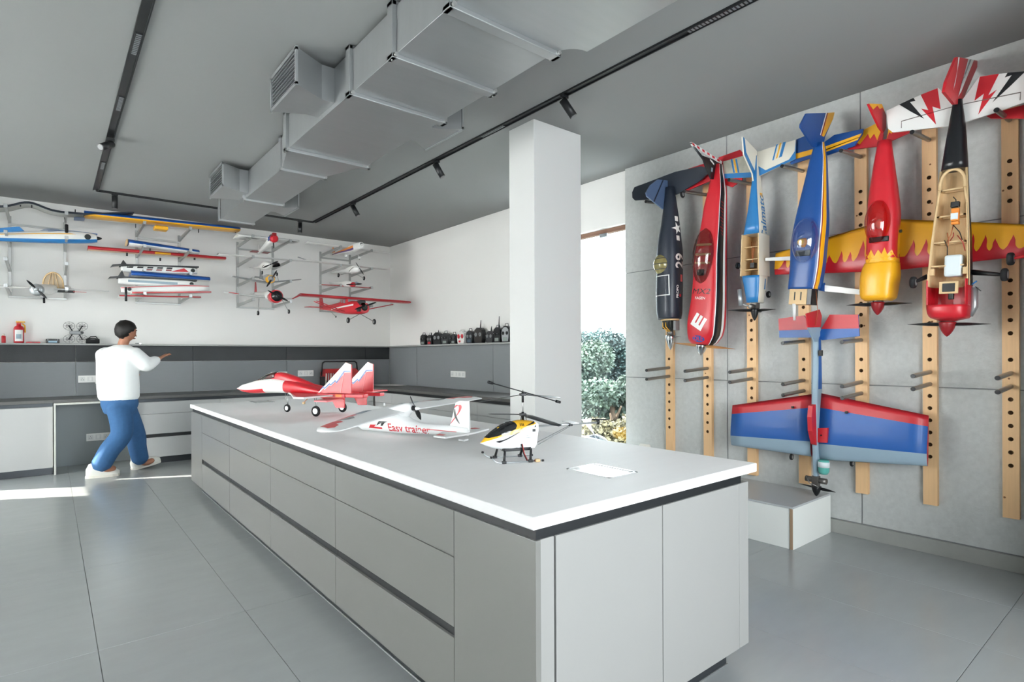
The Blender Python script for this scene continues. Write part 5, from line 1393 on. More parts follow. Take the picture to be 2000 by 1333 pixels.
box = [(0, .03, .035, .03, 4), (.1, .04, .045, .04, 4), (.6, .045, .05, .045, 4), (.9, .045, .045, .04, 4), (1, .04, .035, .035, 4)]
def mfb(x, a): return 1 if 35 < a < 145 else 0
t, f_, ln = lying('white fuselage with black top and red lettering stacked on the third arms', (236, 526), (384, 530), Y3, box, [K_white, K_black], mfb)
for k in range(5):
    decal(f_, 'graphic', [[(-.32 + .1 * k, .012), (-.26 + .1 * k, .012), (-.25 + .1 * k, .03), (-.31 + .1 * k, .03)]], dright(-.02, .0), K_black)
    if k > 1: decal(f_, 'graphic', [[(-.33 + .1 * k, -.012), (-.27 + .1 * k, -.012), (-.26 + .1 * k, .004), (-.32 + .1 * k, .004)]], dright(-.02, .0), K_dred)
MB().plate([(-ln / 2 - .1, .02), (-ln / 2 - .08, .045), (-ln / 2, .055), (ln / 2 + .02, .055), (ln / 2 + .02, .04), (-ln / 2, .04), (-ln / 2 - .07, .03)], .1, 'xz', -.05).build('top_board', K_black, t.e)
decal(f_, 'stripe', [[(.1, -.02), (.3, -.02), (.25, .025)]], dright(.0, .0), K_red)
MB().plate([(-ln / 2 - .02, .02), (-ln / 2 + .08, .03), (-ln / 2 + .03, .11)], .008, 'xz', -.004).build('fin', K_black, t.e)
q = t.P(384, 532, 1, -.06); MB().lathe([(-.055, .024), (-.03, .024)], 'y', 12, c=(ln / 2 - .05, 0, 0)).build('engine', K_dkgreen, t.e)
t = back(7.96, 2.33, 1.1, 'blue and white wing half slid under the lettered fuselage')
bwing(t, gw(257, 535, 7.88), gw(411, 546, 7.88), .34, .26, [K_white, K_blue], lambda y, u, top: 1 if (top or u < .1) else 0, 1.6)
t = back(8.1, 2.42, 1.0, 'small blue tail piece resting on the lettered fuselage')
bwing(t, gw(272, 518, 8.05), gw(318, 526, 8.05), .16, .1, [K_blue], None, .8, n=4)
t, f_, ln = lying('second white fuselage with black top lying lower in the stack', (231, 549), (380, 556), 7.94, box, [K_white, K_black], mfb)
MB().plate([(-ln / 2 - .02, .02), (-ln / 2 + .07, .03), (-ln / 2 + .04, .13)], .008, 'xz', -.004).build('fin', K_black, t.e)
decal(f_, 'stripe', [[(-.3, -.01), (.2, -.02), (.2, .01), (-.3, .015)]], dright(.0, .0), K_grey)
MB().plate([(-ln / 2 - .1, .015), (-ln / 2 - .08, .04), (-ln / 2, .05), (ln / 2 + .02, .05), (ln / 2 + .02, .035), (-ln / 2, .035), (-ln / 2 - .07, .025)], .1, 'xz', -.05).build('top_board', K_black, t.e)
MB().lathe([(-.05, .022), (-.03, .022)], 'y', 12, c=(ln / 2 - .04, 0, 0)).build('engine', K_dkgreen, t.e)
t, f_, ln = lying('white and red striped fuselage on the lowest arms', (236, 566), (408, 563), 7.92, [(0, .03, .03, .03, 3), (.15, .04, .04, .04, 3), (.7, .05, .05, .045, 3), (1, .03, .035, .03, 3)], [K_white, K_pink], lambda x, a: 1 if 20 < a < 70 or 150 < a < 170 else 0)
MB().lathe([(-.05, .02), (-.02, .02)], 'y', 12, c=(-ln / 2 + .08, 0, 0)).build('motor', M_black, t.e)
t = back(7.88, 2.055, 1.0, 'white wing half with red edge stripes lying on the lowest arms')
bwing(t, gw(258, 572, 7.88), gw(413, 571, 7.88), .3, .18, [K_white, K_pink], lambda y, u, top: 1 if u < .08 or .3 < u < .4 else 0, 1.0)
t = back(7.82, 2.03, .95, 'red and white tapered wing lowest on the second rack')
bwing(t, gw(233, 578, 7.9), gw(393, 581, 7.9), .26, .2, [K_white, K_red], lambda y, u, top: 1 if u < .1 else 0, .8)
q = t.L(gw(246, 575, 7.8)); MB().tube([q + Vector((0, 0, -.08)), q + Vector((0, 0, .08))], .012, 8).build('propeller', K_prop, t.e)
# ---- rack three
Y0 = 7.86
t = back(Y0, 2.875, 2.3, 'white plane with red engine and black wing checks on the top arms')
wg = bwing(t, gw(466, 459, Y0), gw(585, 471, Y0), .30, .26, [K_white], None, .9)
for (px, py, w) in ((484, 462, .06), (498, 464, .06), (476, 466, .05), (572, 472, .05)):
    q = t.P(px, py, 2, -.01); decal(wg, 'check_mark', [[(-w, -.03), (w * .4, -.03), (w, .03), (-w * .4, .03)]], frame((q.x, q.y, -.3), Y_, X_, Z_ * -1), K_black, .0015)
f_, a_, b_ = fus(t, gw(505, 494, 8.45), gw(536, 466, 7.72), [(0, .02, .02, .02, 2.2), (.4, .03, .03, .04, 2.6), (.8, .045, .045, .05, 2.8), (1, .04, .04, .045, 2.6)], [K_white])
MB().lathe([(b_.x - .06, .05), (b_.x, .052), (b_.x + .03, .03)], 'x', 16, c=(0, b_.y, b_.z)).build('cowl', K_red, t.e)
MB().bevbox((b_.x - .02, b_.y - .03, b_.z + .02), (b_.x + .03, b_.y + .02, b_.z + .07), .006).build('engine_head', K_dred, t.e)
MB().bevbox((b_.x - .12, b_.y - .05, b_.z - .02), (b_.x - .02, b_.y - .044, b_.z + .03), .002).build('side_patch', K_blue, t.e)
canopy(t.e, b_.x - .22, b_.x - .08, .035, .05, b_.z + .03, K_smoke)
MB().plate([(a_.x - .02, -.12), (a_.x + .1, -.12), (a_.x + .1, .12), (a_.x - .02, .12)], .006, 'xy', a_.z).build('stabilizer', K_dred, t.e)
MB().plate([(a_.x - .02, a_.z), (a_.x + .09, a_.z), (a_.x + .0, a_.z + .13)], .006, 'xz', a_.y - .003).build('fin', K_white, t.e)
MB().tube([b_ + Vector((-.05, 0, -.04)), b_ + Vector((-.03, .0, -.12))], .008, 8).build('exhaust_pipe', M_black, t.e)
Y1 = 7.84
t = back(Y1, 2.605, 2.3, 'slim white glider with black canopy on the second arms')
bwing(t, gw(427, 496, Y1), gw(615, 511, Y1), .12, .11, [K_white, K_black], lambda y, u, top: 1 if top and u > .5 else 0, 1.0, n=14)
f_, a_, b_ = fus(t, gw(495, 524, 8.5), gw(528, 517, 7.5), [(0, .01, .012, .012, 2.2), (.45, .018, .02, .02, 2.2), (.7, .045, .045, .05, 2.4), (.9, .05, .05, .055, 2.4), (1, .012, .012, .015, 2.2)], [K_white])
canopy(t.e, b_.x - .3, b_.x - .05, .04, .05, b_.z + .015, mat('canopy_black', '#14161A', .15))
prop(t.e, 0, .11, K_prop, .5, 2, .14).location = (b_.x + .01, b_.y, b_.z)
decal(f_, 'stripe', [[(-.1, -.02), (.1, .0), (.1, .008), (-.1, -.005)]], dright(b_.x - .2, b_.z), K_black)
MB().plate([(a_.x - .02, -.12), (a_.x + .06, -.12), (a_.x + .06, .12), (a_.x - .02, .12)], .005, 'xy', a_.z).build('stabilizer', K_white, t.e)
Y2 = 7.86
t = back(Y2, 2.34, 2.3, 'small grey warbird with yellow nose bands and black propeller')
bwing(t, gw(456, 540, Y2), gw(525, 552, Y2), .1, .17, [K_mgrey], None, .9, 'wing_panel'); bwing(t, gw(525, 552, Y2), gw(589, 546, Y2), .17, .1, [K_mgrey], None, .9, 'wing_panel')
f_, a_, b_ = fus(t, gw(508, 543, 8.35), gw(530, 545, 7.6), [(0, .015, .02, .02, 2.2), (.4, .03, .035, .03, 2.4), (.7, .05, .055, .045, 2.5), (.92, .05, .05, .045, 2.5), (1, .035, .035, .035, 2.4)], [K_mgrey])
for k in range(3): MB().lathe([(b_.x - .03 - .03 * k, .0505), (b_.x - .018 - .03 * k, .0505)], 'x', 16, c=(0, b_.y, b_.z)).build('nose_band', K_yel, t.e)
canopy(t.e, b_.x - .34, b_.x - .16, .035, .04, b_.z + .04, K_smoke)
prop(t.e, 0, .13, K_prop, 1.05, 2, .15).location = (b_.x + .02, b_.y, b_.z); spinner(t.e, b_.x, .025, .05, K_mgrey, c=(0, b_.y, b_.z))
MB().plate([(a_.x - .02, -.1), (a_.x + .08, -.1), (a_.x + .08, .1), (a_.x - .02, .1)], .005, 'xy', a_.z).build('stabilizer', K_mgrey, t.e)
MB().plate([(a_.x - .02, a_.z), (a_.x + .09, a_.z), (a_.x + .0, a_.z + .12)], .006, 'xz', a_.y - .003).build('fin', K_mgrey, t.e)
for px, py in ((512, 533), (541, 536)):
    q = t.L(gw(px, py, 7.8)); wheel(t.e, q, .025, .015); tube_o(t.e, 'landing_leg', [q, Vector((b_.x - .14, q.y, b_.z))], .003, K_wire)
Y3 = 7.84
t = back(Y3, 2.06, 2.3, 'white plane with red fin and round black and red cowl on the lowest arms')
bwing(t, gw(440, 571, Y3), gw(520, 581, Y3), .12, .18, [K_white], None, 1.0, 'wing_panel'); bwing(t, gw(520, 581, Y3), gw(575, 584, Y3), .18, .12, [K_white], None, 1.0, 'wing_panel')
bwing(t, gw(447, 571.5, Y3 - .004), gw(467, 574.5, Y3 - .004), .05, .05, [K_red], None, 1.6, 'wing_stripe', n=2)
f_, a_, b_ = fus(t, gw(498, 574, 8.45), gw(540, 579, 7.55), [(0, .02, .025, .02, 2.2), (.4, .035, .04, .04, 2.4), (.75, .06, .065, .06, 2.4), (.93, .075, .075, .075, 2.2), (1, .07, .07, .07, 2.2)], [K_white, K_red], lambda x, a: 0)
MB().lathe([(b_.x - .13, .076), (b_.x - .02, .085), (b_.x + .015, .08)], 'x', 22, c=(0, b_.y, b_.z)).build('cowl', K_red, t.e)
MB().lathe([(b_.x - .0, .07), (b_.x + .03, .066), (b_.x + .05, .03), (b_.x + .055, .01)], 'x', 20, c=(0, b_.y, b_.z)).build('cowl_face', K_black, t.e)
prop(t.e, 0, .14, K_prop, -.45, 2, .14).location = (b_.x + .065, b_.y, b_.z)
canopy(t.e, b_.x - .36, b_.x - .12, .05, .06, b_.z + .05, mat('canopy_grey', '#9A9E9E', .2))
MB().plate([(a_.x - .02, a_.z), (a_.x + .09, a_.z), (a_.x + .05, a_.z + .16), (a_.x + .01, a_.z + .16)], .006, 'xz', a_.y - .003).build('fin', K_red, t.e)
MB().plate([(a_.x - .02, -.12), (a_.x + .08, -.12), (a_.x + .08, .12), (a_.x - .02, .12)], .005, 'xy', a_.z).build('stabilizer', K_white, t.e)
for (px, py, rx) in ((504, 612, 508), (564, 609, 552)):
    q = t.L(gw(px, py, Y3)); wheel(t.e, q, .03, .02); q2 = t.L(gw(rx, 583, Y3)); q2.x -= .05; tube_o(t.e, 'landing_leg', [q, q2], .004, K_wire)
# ---- rack four
Y0 = 7.86
t = back(Y0, 2.89, 3.45, 'white trainer plane with orange and purple stripes on the top arms')
bwing(t, gw(603, 473, Y0), gw(762, 494, Y0), .16, .13, [K_white], None, 1.0)
f_, a_, b_ = fus(t, gw(650, 497, 8.45), gw(706, 479, 7.52), [(0, .015, .02, .02, 2.2), (.35, .03, .03, .035, 2.6), (.7, .045, .05, .06, 2.8), (.9, .05, .05, .055, 2.6), (1, .04, .04, .045, 2.4)], [K_white, K_orange, K_purple],
                 lambda x, a: (1 if 165 < a < 190 else (2 if 190 <= a < 225 else 0)) if x < .18 else 0, 36)
MB().lathe([(b_.x - .01, .022), (b_.x + .004, .022)], 'x', 12, c=(0, b_.y - .0, b_.z + .01)).build('air_intake', M_black, t.e)
spinner(t.e, b_.x, .02, .05, K_white, c=(0, b_.y, b_.z))
canopy(t.e, b_.x - .42, b_.x - .22, .035, .045, b_.z + .03, K_smoke)
MB().plate([(a_.x - .02, -.13), (a_.x + .09, -.13), (a_.x + .09, .13), (a_.x - .02, .13)], .005, 'xy', a_.z).build('stabilizer', K_white, t.e)
MB().plate([(a_.x - .02, a_.z), (a_.x + .1, a_.z), (a_.x + .0, a_.z + .14)], .006, 'xz', a_.y - .003).build('fin', K_orange, t.e)
for px, py in ((676, 501), (702, 505)):
    q = t.L(gw(px, py, 7.72)); wheel(t.e, q, .018, .012); tube_o(t.e, 'landing_leg', [q, b_ + Vector((-.2, 0, -.03))], .004, K_white)
    MB().lathe([(q.x - .05, .004), (q.x - .02, .018), (q.x + .015, .02), (q.x + .04, .006)], 'x', 12, c=(0, q.y, q.z + .008)).build('wheel_spat', K_white, t.e)
Y1 = 7.84
t = back(Y1, 2.6, 3.45, 'white plane with upturned wing tip and long wire legs on the second arms')
bwing(t, gw(597, 508, Y1), gw(758, 526, Y1), .15, .12, [K_white], None, 1.0, n=12); bwing(t, gw(758, 526, Y1), gw(767, 522, Y1), .12, .08, [K_white], None, 1.0, 'wing_tip', n=2)
bwing(t, gw(583, 502, 8.0), gw(611, 511, 8.0), .05, .05, [K_mgrey], None, .6, 'strut_fairing', n=3)
f_, a_, b_ = fus(t, gw(648, 533, 8.4), gw(702, 525, 7.5), [(0, .012, .015, .015, 2.2), (.5, .02, .025, .025, 2.4), (.75, .05, .055, .055, 2.4), (.93, .05, .05, .05, 2.4), (1, .02, .02, .02, 2.2)], [K_white])
decal(f_, 'stripe', [[(-.08, -.03), (.08, .02), (.08, .03), (-.08, -.02)]], dright(b_.x - .16, b_.z), K_black)
for px, py in ((661, 538), (711, 544)):
    q = t.L(gw(px, py, 7.8)); wheel(t.e, q, .03, .016); tube_o(t.e, 'landing_leg', [q, b_ + Vector((-.25, 0, -.02))], .003, K_wire)
prop(t.e, 0, .1, K_prop, 2.2, 2, .12).location = (b_.x + .01, b_.y, b_.z)
MB().plate([(a_.x - .02, -.12), (a_.x + .07, -.12), (a_.x + .07, .12), (a_.x - .02, .12)], .005, 'xy', a_.z).build('stabilizer', K_white, t.e)
Y2 = 7.84
t = back(Y2, 2.33, 3.45, 'small plane with thin red edged wing and red cowl on the third arms')
bwing(t, gw(628, 556, Y2), gw(729, 563, Y2), .13, .12, [K_white, K_red], lambda y, u, top: 1 if u < .12 else 0, .7)
f_, a_, b_ = fus(t, gw(645, 553, 8.3), gw(690, 556, 7.6), [(0, .012, .015, .015, 2.2), (.5, .025, .03, .03, 2.4), (.8, .04, .05, .04, 2.4), (1, .03, .032, .03, 2.4)], [K_white])
MB().lathe([(b_.x - .05, .036), (b_.x + .01, .034), (b_.x + .02, .015)], 'x', 16, c=(0, b_.y, b_.z)).build('cowl', K_red, t.e)
canopy(t.e, b_.x - .28, b_.x - .1, .03, .04, b_.z + .03, K_canopy)
prop(t.e, 0, .12, K_prop, .12, 2, .15).location = (b_.x + .03, b_.y, b_.z)
MB().plate([(a_.x - .02, -.11), (a_.x + .07, -.11), (a_.x + .07, .11), (a_.x - .02, .11)], .005, 'xy', a_.z).build('stabilizer', K_red, t.e)
Y3 = 7.72
t = back(Y3, 2.06, 3.45, 'big red high wing plane with struts and tall wheels on the lowest arms')
bwing(t, gw(590, 576, Y3), gw(803, 591, Y3), .24, .24, [K_red, K_pink], lambda y, u, top: 0 if (top or u < .2) else 1, 1.2, n=14)
bwing(t, gw(575, 583, Y3), gw(590, 576, Y3), .12, .24, [K_red, K_pink], lambda y, u, top: 0 if (top or u < .2) else 1, 1.0, 'wing_tip', n=3)
c0 = gw(697, 586, Y3)
f_, a_, b_ = fus(t, gw(627, 602, 8.4), gw(712, 601, 7.36), [(0, .02, .03, .025, 3), (.3, .045, .05, .05, 3.4), (.55, .075, .085, .085, 3.6), (.75, .085, .1, .095, 3.4), (.92, .085, .08, .09, 3), (1, .07, .065, .075, 2.8)], [K_red], None, 28)
mid_ = a_.lerp(b_, .66)
MB().bevbox((mid_.x - .14, mid_.y - .075, mid_.z + .05), (mid_.x + .12, mid_.y + .075, t.L(c0).z - .003), .012).build('cabin', K_red, t.e)
MB().bevbox((mid_.x + .112, mid_.y - .065, mid_.z + .07), (mid_.x + .128, mid_.y + .065, t.L(c0).z - .012), .004).build('windscreen', K_mgrey, t.e)
for k in (-.07, .02): MB().bevbox((mid_.x + k - .03, mid_.y - .082, mid_.z + .06), (mid_.x + k + .03, mid_.y - .07, mid_.z + .11), .004).build('cabin_window', K_mgrey, t.e)
decal(f_, 'stripe', [[(-.3, -.016), (.28, .012), (.28, .036), (-.3, .0)]], dright(mid_.x - .05, mid_.z), K_white)
MB().lathe([(b_.x - .005, .05), (b_.x + .02, .03)], 'x', 16, c=(0, b_.y, b_.z)).build('engine_face', K_dkgreen, t.e)
MB().bevbox((b_.x - .09, b_.y - .07, b_.z + .02), (b_.x + .0, b_.y + .02, b_.z + .1), .01).build('engine', M_black, t.e)
MB().bevbox((b_.x - .1, b_.y - .088, b_.z - .06), (b_.x + .01, b_.y - .05, b_.z + .0), .012).build('muffler', K_dkgreen, t.e)
prop(t.e, 0, .17, K_prop, .35, 2, .13).location = (b_.x + .035, b_.y, b_.z + .02)
for px, py in ((680, 626), (731, 629)):
    q = t.L(gw(px, py, 7.5)); wheel(t.e, q, .04, .025); tube_o(t.e, 'landing_leg', [q, b_ + Vector((-.15, 0, -.08))], .005, K_wire)
for px, py in ((618, 588), (768, 595)):
    q = t.L(gw(px, py, Y3 + .06)); tube_o(t.e, 'wing_strut', [q, mid_ + Vector((.02, -.07 if px < 700 else .07, -.06))], .006, K_red); tube_o(t.e, 'wing_strut', [q + Vector((-.1, 0, 0)), mid_ + Vector((-.1, -.07 if px < 700 else .07, -.06))], .006, K_red)
MB().plate([(a_.x - .03, a_.y - .24), (a_.x + .1, a_.y - .2), (a_.x + .1, a_.y + .2), (a_.x - .03, a_.y + .24)], .008, 'xy', a_.z).build('stabilizer', K_red, t.e)
MB().plate([(a_.x - .06, a_.z), (a_.x + .12, a_.z), (a_.x + .02, a_.z + .2), (a_.x - .05, a_.z + .2)], .008, 'xz', a_.y - .004).build('fin', K_red, t.e)
q = t.L(gw(656, 619, 8.2)); wheel(t.e, q, .016, .01); tube_o(t.e, 'tail_leg', [q, a_.lerp(b_, .15)], .003, K_wire)
# ================================================================== things on the island worktop
# ---- red and white twin-fin jet
t = Tr((1.732, 4.422, WT), (-.45, .89, 0), 'model_jet', 'red and white twin fin jet plane standing on the island worktop')
def cz(px, py, y=0.0): q = t.P(px, py, 1, y); return q
def jrow(px, top, bot, hw, p=2.4):
    a, b_ = cz(px, top), cz(px, bot); zc = (a.z + b_.z) / 2; hh = abs(a.z - b_.z) / 2
    return (a.x, hw, hh, hh, p, 0, zc)
rows = [jrow(463.5, 758.5, 760, .006), jrow(475, 752, 765, .03), jrow(490, 747.5, 768, .045), jrow(505, 743, 768.5, .055), jrow(523, 740, 767.5, .06), jrow(545, 739, 767.5, .066), jrow(565, 742, 768, .075), jrow(590, 746, 769, .09, 2.6), jrow(620, 754, 770, .1, 2.8), jrow(650, 762, 771, .09, 3), jrow(690, 766, 772, .07, 3)][::-1]
xA, xB = cz(563, 745).x, cz(523, 745).x
def mf(x, a):
    if 200 < a < 340 and x > xB: return 1
    if x < xA or (60 < a < 120 and x < cz(500, 745).x): return 1
    return 0
fz = loft(rows, 40, mf).build('fuselage', [K_white, K_red], t.e)
# raised spine behind canopy
sp = [jrow(x, tp, tp + 22, w) for x, tp, w in ((514, 741, .012), (530, 731, .032), (549, 727.5, .04), (569, 732.5, .042), (594, 742.5, .04), (627, 755.5, .03), (655, 764, .012))][::-1]
loft(sp, 28).build('spine', K_red, t.e)
cp = [jrow(x, tp, tp + b_, w) for x, tp, b_, w in ((505, 742.5, 6, .006), (513, 737, 12, .026), (522, 732, 16, .034), (533, 729, 16, .038), (543, 727.2, 16, .04))][::-1]
loft(cp, 24).build('canopy', pane_mat('canopy_jet', (.35, .42, .4), .12, .05), t.e)
MB().tube([cz(504, 743), cz(513, 736.5), cz(522, 731.5), cz(533, 728.5), cz(543, 727)], .004, 6).build('canopy_frame', M_black, t.e)
zw_ = cz(640, 770).z
def pl_xy(pts, th, m, name, z=None):
    z = zw_ if z is None else z
    return MB().plate(pts, th, 'xy', z - th / 2).build(name, m, t.e)
xf0, xb0 = cz(572, 768).x, cz(690, 770).x
for s_ in (1, -1):
    w_ = pl_xy([(xf0, s_ * .05), (xf0 - .12, s_ * .14), (xb0 + .2, s_ * .42), (xb0 + .1, s_ * .42), (xb0 + .08, s_ * .05)], .012, K_white, 'wing')
    decal(w_, 'wing_red', [[(-s_ * .06, xf0 - .03), (-s_ * .14, xf0 - .13), (-s_ * .40, xb0 + .19), (-s_ * .40, xb0 + .11), (-s_ * .06, xb0 + .09)]], dtop(0, 0), K_pink)
    decal(w_, 'wing_tip_red', [[(s_ * .33, xb0 + .24), (s_ * .41, xb0 + .19), (s_ * .41, xb0 + .11), (s_ * .33, xb0 + .11)]], frame((0, 0, zw_), Y_, X_, Z_ * -1), K_red)
# rear tail plates
for yb in (.10, -.10):
    MB().bevbox((xb0 - .2, yb - .03, zw_ - .012), (xb0 + .25, yb + .03, zw_ + .014), .004).build('tail_boom', K_red, t.e)
MB().bevbox((xb0 - .05, -.08, zw_ - .006), (xb0 + .14, .08, zw_ + .006), .002).build('tail_deck', K_pink, t.e)
MB().bevbox((xb0 + .0, .131, zw_ - .01), (xb0 + .06, .136, zw_ + .01), .001).build('tape_patch', K_orange, t.e)
def finp(y, pts, m, name): return MB().plate([(q.x, q.z) for q in (t.P(a, b_, 1, y) for a, b_ in pts)], .01, 'xz', y - .005).build(name, m, t.e)
PF = [(622.5, 767), (676, 708.5), (687, 713), (686.5, 769)]
fy = .13
f1 = finp(fy, PF, K_red, 'fin')
xz1 = [(q.x, q.z) for q in (t.P(a, b_, 1, fy) for a, b_ in PF)]
def fdec(fo, y, pts, m, name, shift=(0, 0)):
    for (fr, sg) in ((lambda: frame((0, y, 0), X_ * -1, Z_, Y_), -1), (lambda: frame((0, y, 0), X_, Z_, Y_ * -1), 1)):
        decal(fo, name, [[(sg * (p[0] + shift[0]), p[1] + shift[1]) for p in pts]], fr(), m, .001, .06, None, .005)
def fpx(pts): return [(q.x, q.z) for q in (t.P(450 + a * .17, 690 + b_ * .17, 1, fy) for a, b_ in pts)]
wht = fpx([(1015, 455), (1330, 108), (1393, 135), (1390, 222), (1325, 226), (1285, 268), (1222, 352), (1212, 330), (1158, 380), (1148, 368), (1085, 425), (1078, 402), (1030, 455)])
blu = fpx([(1030, 435), (1078, 378), (1090, 398), (1145, 345), (1158, 358), (1212, 308), (1225, 330), (1310, 205), (1390, 204), (1390, 216), (1318, 217), (1226, 350), (1213, 326), (1158, 374), (1146, 362), (1088, 416), (1078, 396)])
fdec(f1, fy, wht, K_white, 'fin_white')
fdec(f1, fy, blu, K_blue, 'fin_bolt', (0, 0))
f1b = [c for c in kids(f1) if c.name.startswith('fin_bolt')]
for c in f1b: c.scale = (1, 1, 1); c.location.y += .0012 if c is f1b[0] else -.0012
# starboard fin
f2 = MB().plate(xz1, .01, 'xz', -fy - .005).build('fin', K_red, t.e)
fdec(f2, -fy, wht, K_white, 'fin_white'); fdec(f2, -fy, blu, K_blue, 'fin_bolt')
f2b = [c for c in kids(f2) if c.name.startswith('fin_bolt')]
for c in f2b: c.location.y += .0012 if c is f2b[0] else -.0012
for y in (fy, -fy):
    v = [(q.x, q.z) for q in (t.P(a, b_, 1, fy) for a, b_ in ((644, 772), (673.5, 771), (673, 797), (656.5, 797)))]
    MB().plate(v, .01, 'xz', y - .005).build('ventral_fin', K_red, t.e)
    s_ = 1 if y > 0 else -1
    st = MB().plate([(xb0 + .14, s_ * .14), (xb0 + .06, s_ * .36), (xb0 - .06, s_ * .36), (xb0 - .02, s_ * .14)], .01, 'xy', zw_ - .03 if s_ > 0 else zw_ + .01).build('stabilator', K_pink, t.e)
    hl = [(q.x, q.z) for q in (t.P(a, b_, 1, fy) for a, b_ in ((665, 768), (667, 768), (674, 727), (672.5, 727)))]
    MB().plate(hl, .013, 'xz', y - .0065).build('rudder_hinge', K_pink, t.e)
nw = t.L(onz(561, 805.5, WT)); m1 = t.L(onz(617, 814.5, WT)); m2 = t.L(onz(669, 806, WT))
for q, rad, xr in ((nw, .033, nw.x + .01), (m1, .042, m1.x + .02), (m2, .042, m2.x + .02)):
    c_ = Vector((q.x, q.y, rad + .0005)); o = wheel(t.e, c_, rad, .018, 'y', hub=K_silver)
    for dx in (-.012, .012): tube_o(t.e, 'landing_leg', [c_ + Vector((0, -.014, 0)), Vector((xr + dx, q.y * .92, zw_ - .004))], .0025, K_wire)
tube_o(t.e, 'battery_lead', [cz(606, 768), cz(602, 778), cz(594, 786)], .003, K_copper); q = cz(593, 787); MB().bevbox((q.x - .008, -.012, q.z - .012), (q.x + .012, .004, q.z + .006), .002).build('lead_plug', M_ply, t.e)
# ---- white foam trainer with lettering
t = Tr((1.60, 2.963, WT), (-.328, .945, 0), 'model_glider', 'white foam trainer plane with red lettering lying on the island worktop')
def trow(px, top, bot, hw, p=2.2): return jrow(px, top, bot, hw, p)
rows = [trow(700, 829, 833, .012), trow(712, 815, 840, .04), trow(735, 804, 842, .05), trow(760, 800, 844.5, .05), trow(785, 806, 846.5, .046), trow(803, 818, 847.5, .04), trow(825, 826, 848, .034), trow(850, 829, 849, .028), trow(880, 831, 850, .022), trow(915, 836, 851.5, .014)][::-1]
fz = loft(rows, 30).build('fuselage', K_foam, t.e)
zwg = .142
half = .64
def wle(y): y = abs(y); return .2 - .19 * max(0, (y - .15) / .49)
def wte(y): y = abs(y); return -.03 - .13 * y / half
def wzz(y): return .142 - .0625 * y
secs = []
for k in range(-16, 17):
    y = half * k / 16; u = abs(k) / 16; le, te2 = wle(y), wte(y)
    if u > .9: le -= .035 * ((u - .9) / .1) ** 2; te2 += .045 * ((u - .9) / .1) ** 2
    secs.append((y, le, le - te2, wzz(y)))
wg = wing(secs, None, None, 0, .8).build('wing', K_foam, t.e)
rtx = .2
def wxy(u, c, s_):
    y = half * u; le, te2 = wle(y), wte(y)
    return (-s_ * y, le + (te2 - le) * c)
for s_ in (1, -1):
    decal(wg, 'red_patch', [[wxy(u, c, s_) for u, c in ((.72, .08), (.8, .06), (.93, .12), (.95, .5), (.9, .62), (.82, .55), (.8, .4), (.72, .45), (.7, .3))]], dtop(0, 0), K_pink)
    decal(wg, 'grey_patch', [[wxy(u, c, s_) for u, c in ((.2, .02), (.42, .02), (.42, .22), (.36, .32), (.2, .3))]], dtop(0, 0), K_grey)
    decal(wg, 'red_stripe', [[wxy(u, c, s_) for u, c in ((.43, .05), (.7, .04), (.7, .12), (.5, .26), (.43, .28))]], dtop(0, 0), K_pink)
    decal(wg, 'grey_stripe', [[wxy(u, c, s_) for u, c in ((.5, .28), (.7, .13), (.7, .22), (.62, .42), (.55, .45))]], dtop(0, 0), K_mgrey)
# motor pod and pusher propeller
pc = cz(797.6, 797)
pod = loft([(pc.x - .035, .02, .02, .02, 2.2, 0, pc.z), (pc.x, .028, .03, .05, 2.2, 0, pc.z), (pc.x + .05, .03, .03, .07, 2.2, 0, pc.z - .01), (pc.x + .12, .03, .02, .05, 2.2, 0, pc.z - .02), (pc.x + .2, .01, .01, .03, 2.2, 0, pc.z - .02)], 20).build('motor_pod', K_foam, t.e)
MB().lathe([(pc.x - .05, .014), (pc.x - .03, .016)], 'x', 14, c=(0, 0, pc.z)).build('motor', M_black, t.e)
prop(t.e, 0, .085, K_prop, 1.0, 2, .2).location = (pc.x - .055, 0, pc.z)
spinner(t.e, pc.x - .06, .012, -.03, K_foam, c=(0, 0, pc.z))
FN = [(880, 832), (891, 787), (899, 783), (916, 784), (918, 840), (900, 842)]
fn = finp(0, FN, K_foam, 'fin')
def curve_strip(p0, p1, p2, p3, w0, w1, n=10):
    L_, R__ = [], []
    for i in range(n + 1):
        u = i / n
        def bz(a, b_, c, d): return (1 - u) ** 3 * a + 3 * (1 - u) ** 2 * u * b_ + 3 * (1 - u) * u * u * c + u ** 3 * d
        x, y = bz(p0[0], p1[0], p2[0], p3[0]), bz(p0[1], p1[1], p2[1], p3[1])
        w = w0 * math.sin(PI * (u * .9 + .07)) + w1
        L_.append((x - w, y)); R__.append((x + w, y))
    return L_ + R__[::-1]
S1 = curve_strip((889, 797), (896, 785), (908, 792), (893, 812), 2.6, .4); S2 = curve_strip((893, 812), (889, 818), (884, 824), (881, 828), .8, .3)
S3 = curve_strip((890, 799), (888, 810), (893, 820), (899, 828), 1.8, .2)
for pts, m in ((S1, K_red), (S2, K_red), (S3, K_black)):
    P2 = [(q.x, q.z) for q in (t.P(a, b_, 1, 0) for a, b_ in pts)]
    for (fr, sg) in ((frame((0, 0, 0), X_ * -1, Z_, Y_), -1), (frame((0, 0, 0), X_, Z_, Y_ * -1), 1)): decal(fn, 'emblem', [[(sg * p[0], p[1]) for p in P2]], fr, m, .001 if m is K_red else .0016, .05, None, .005)
zs_ = cz(905, 846).z
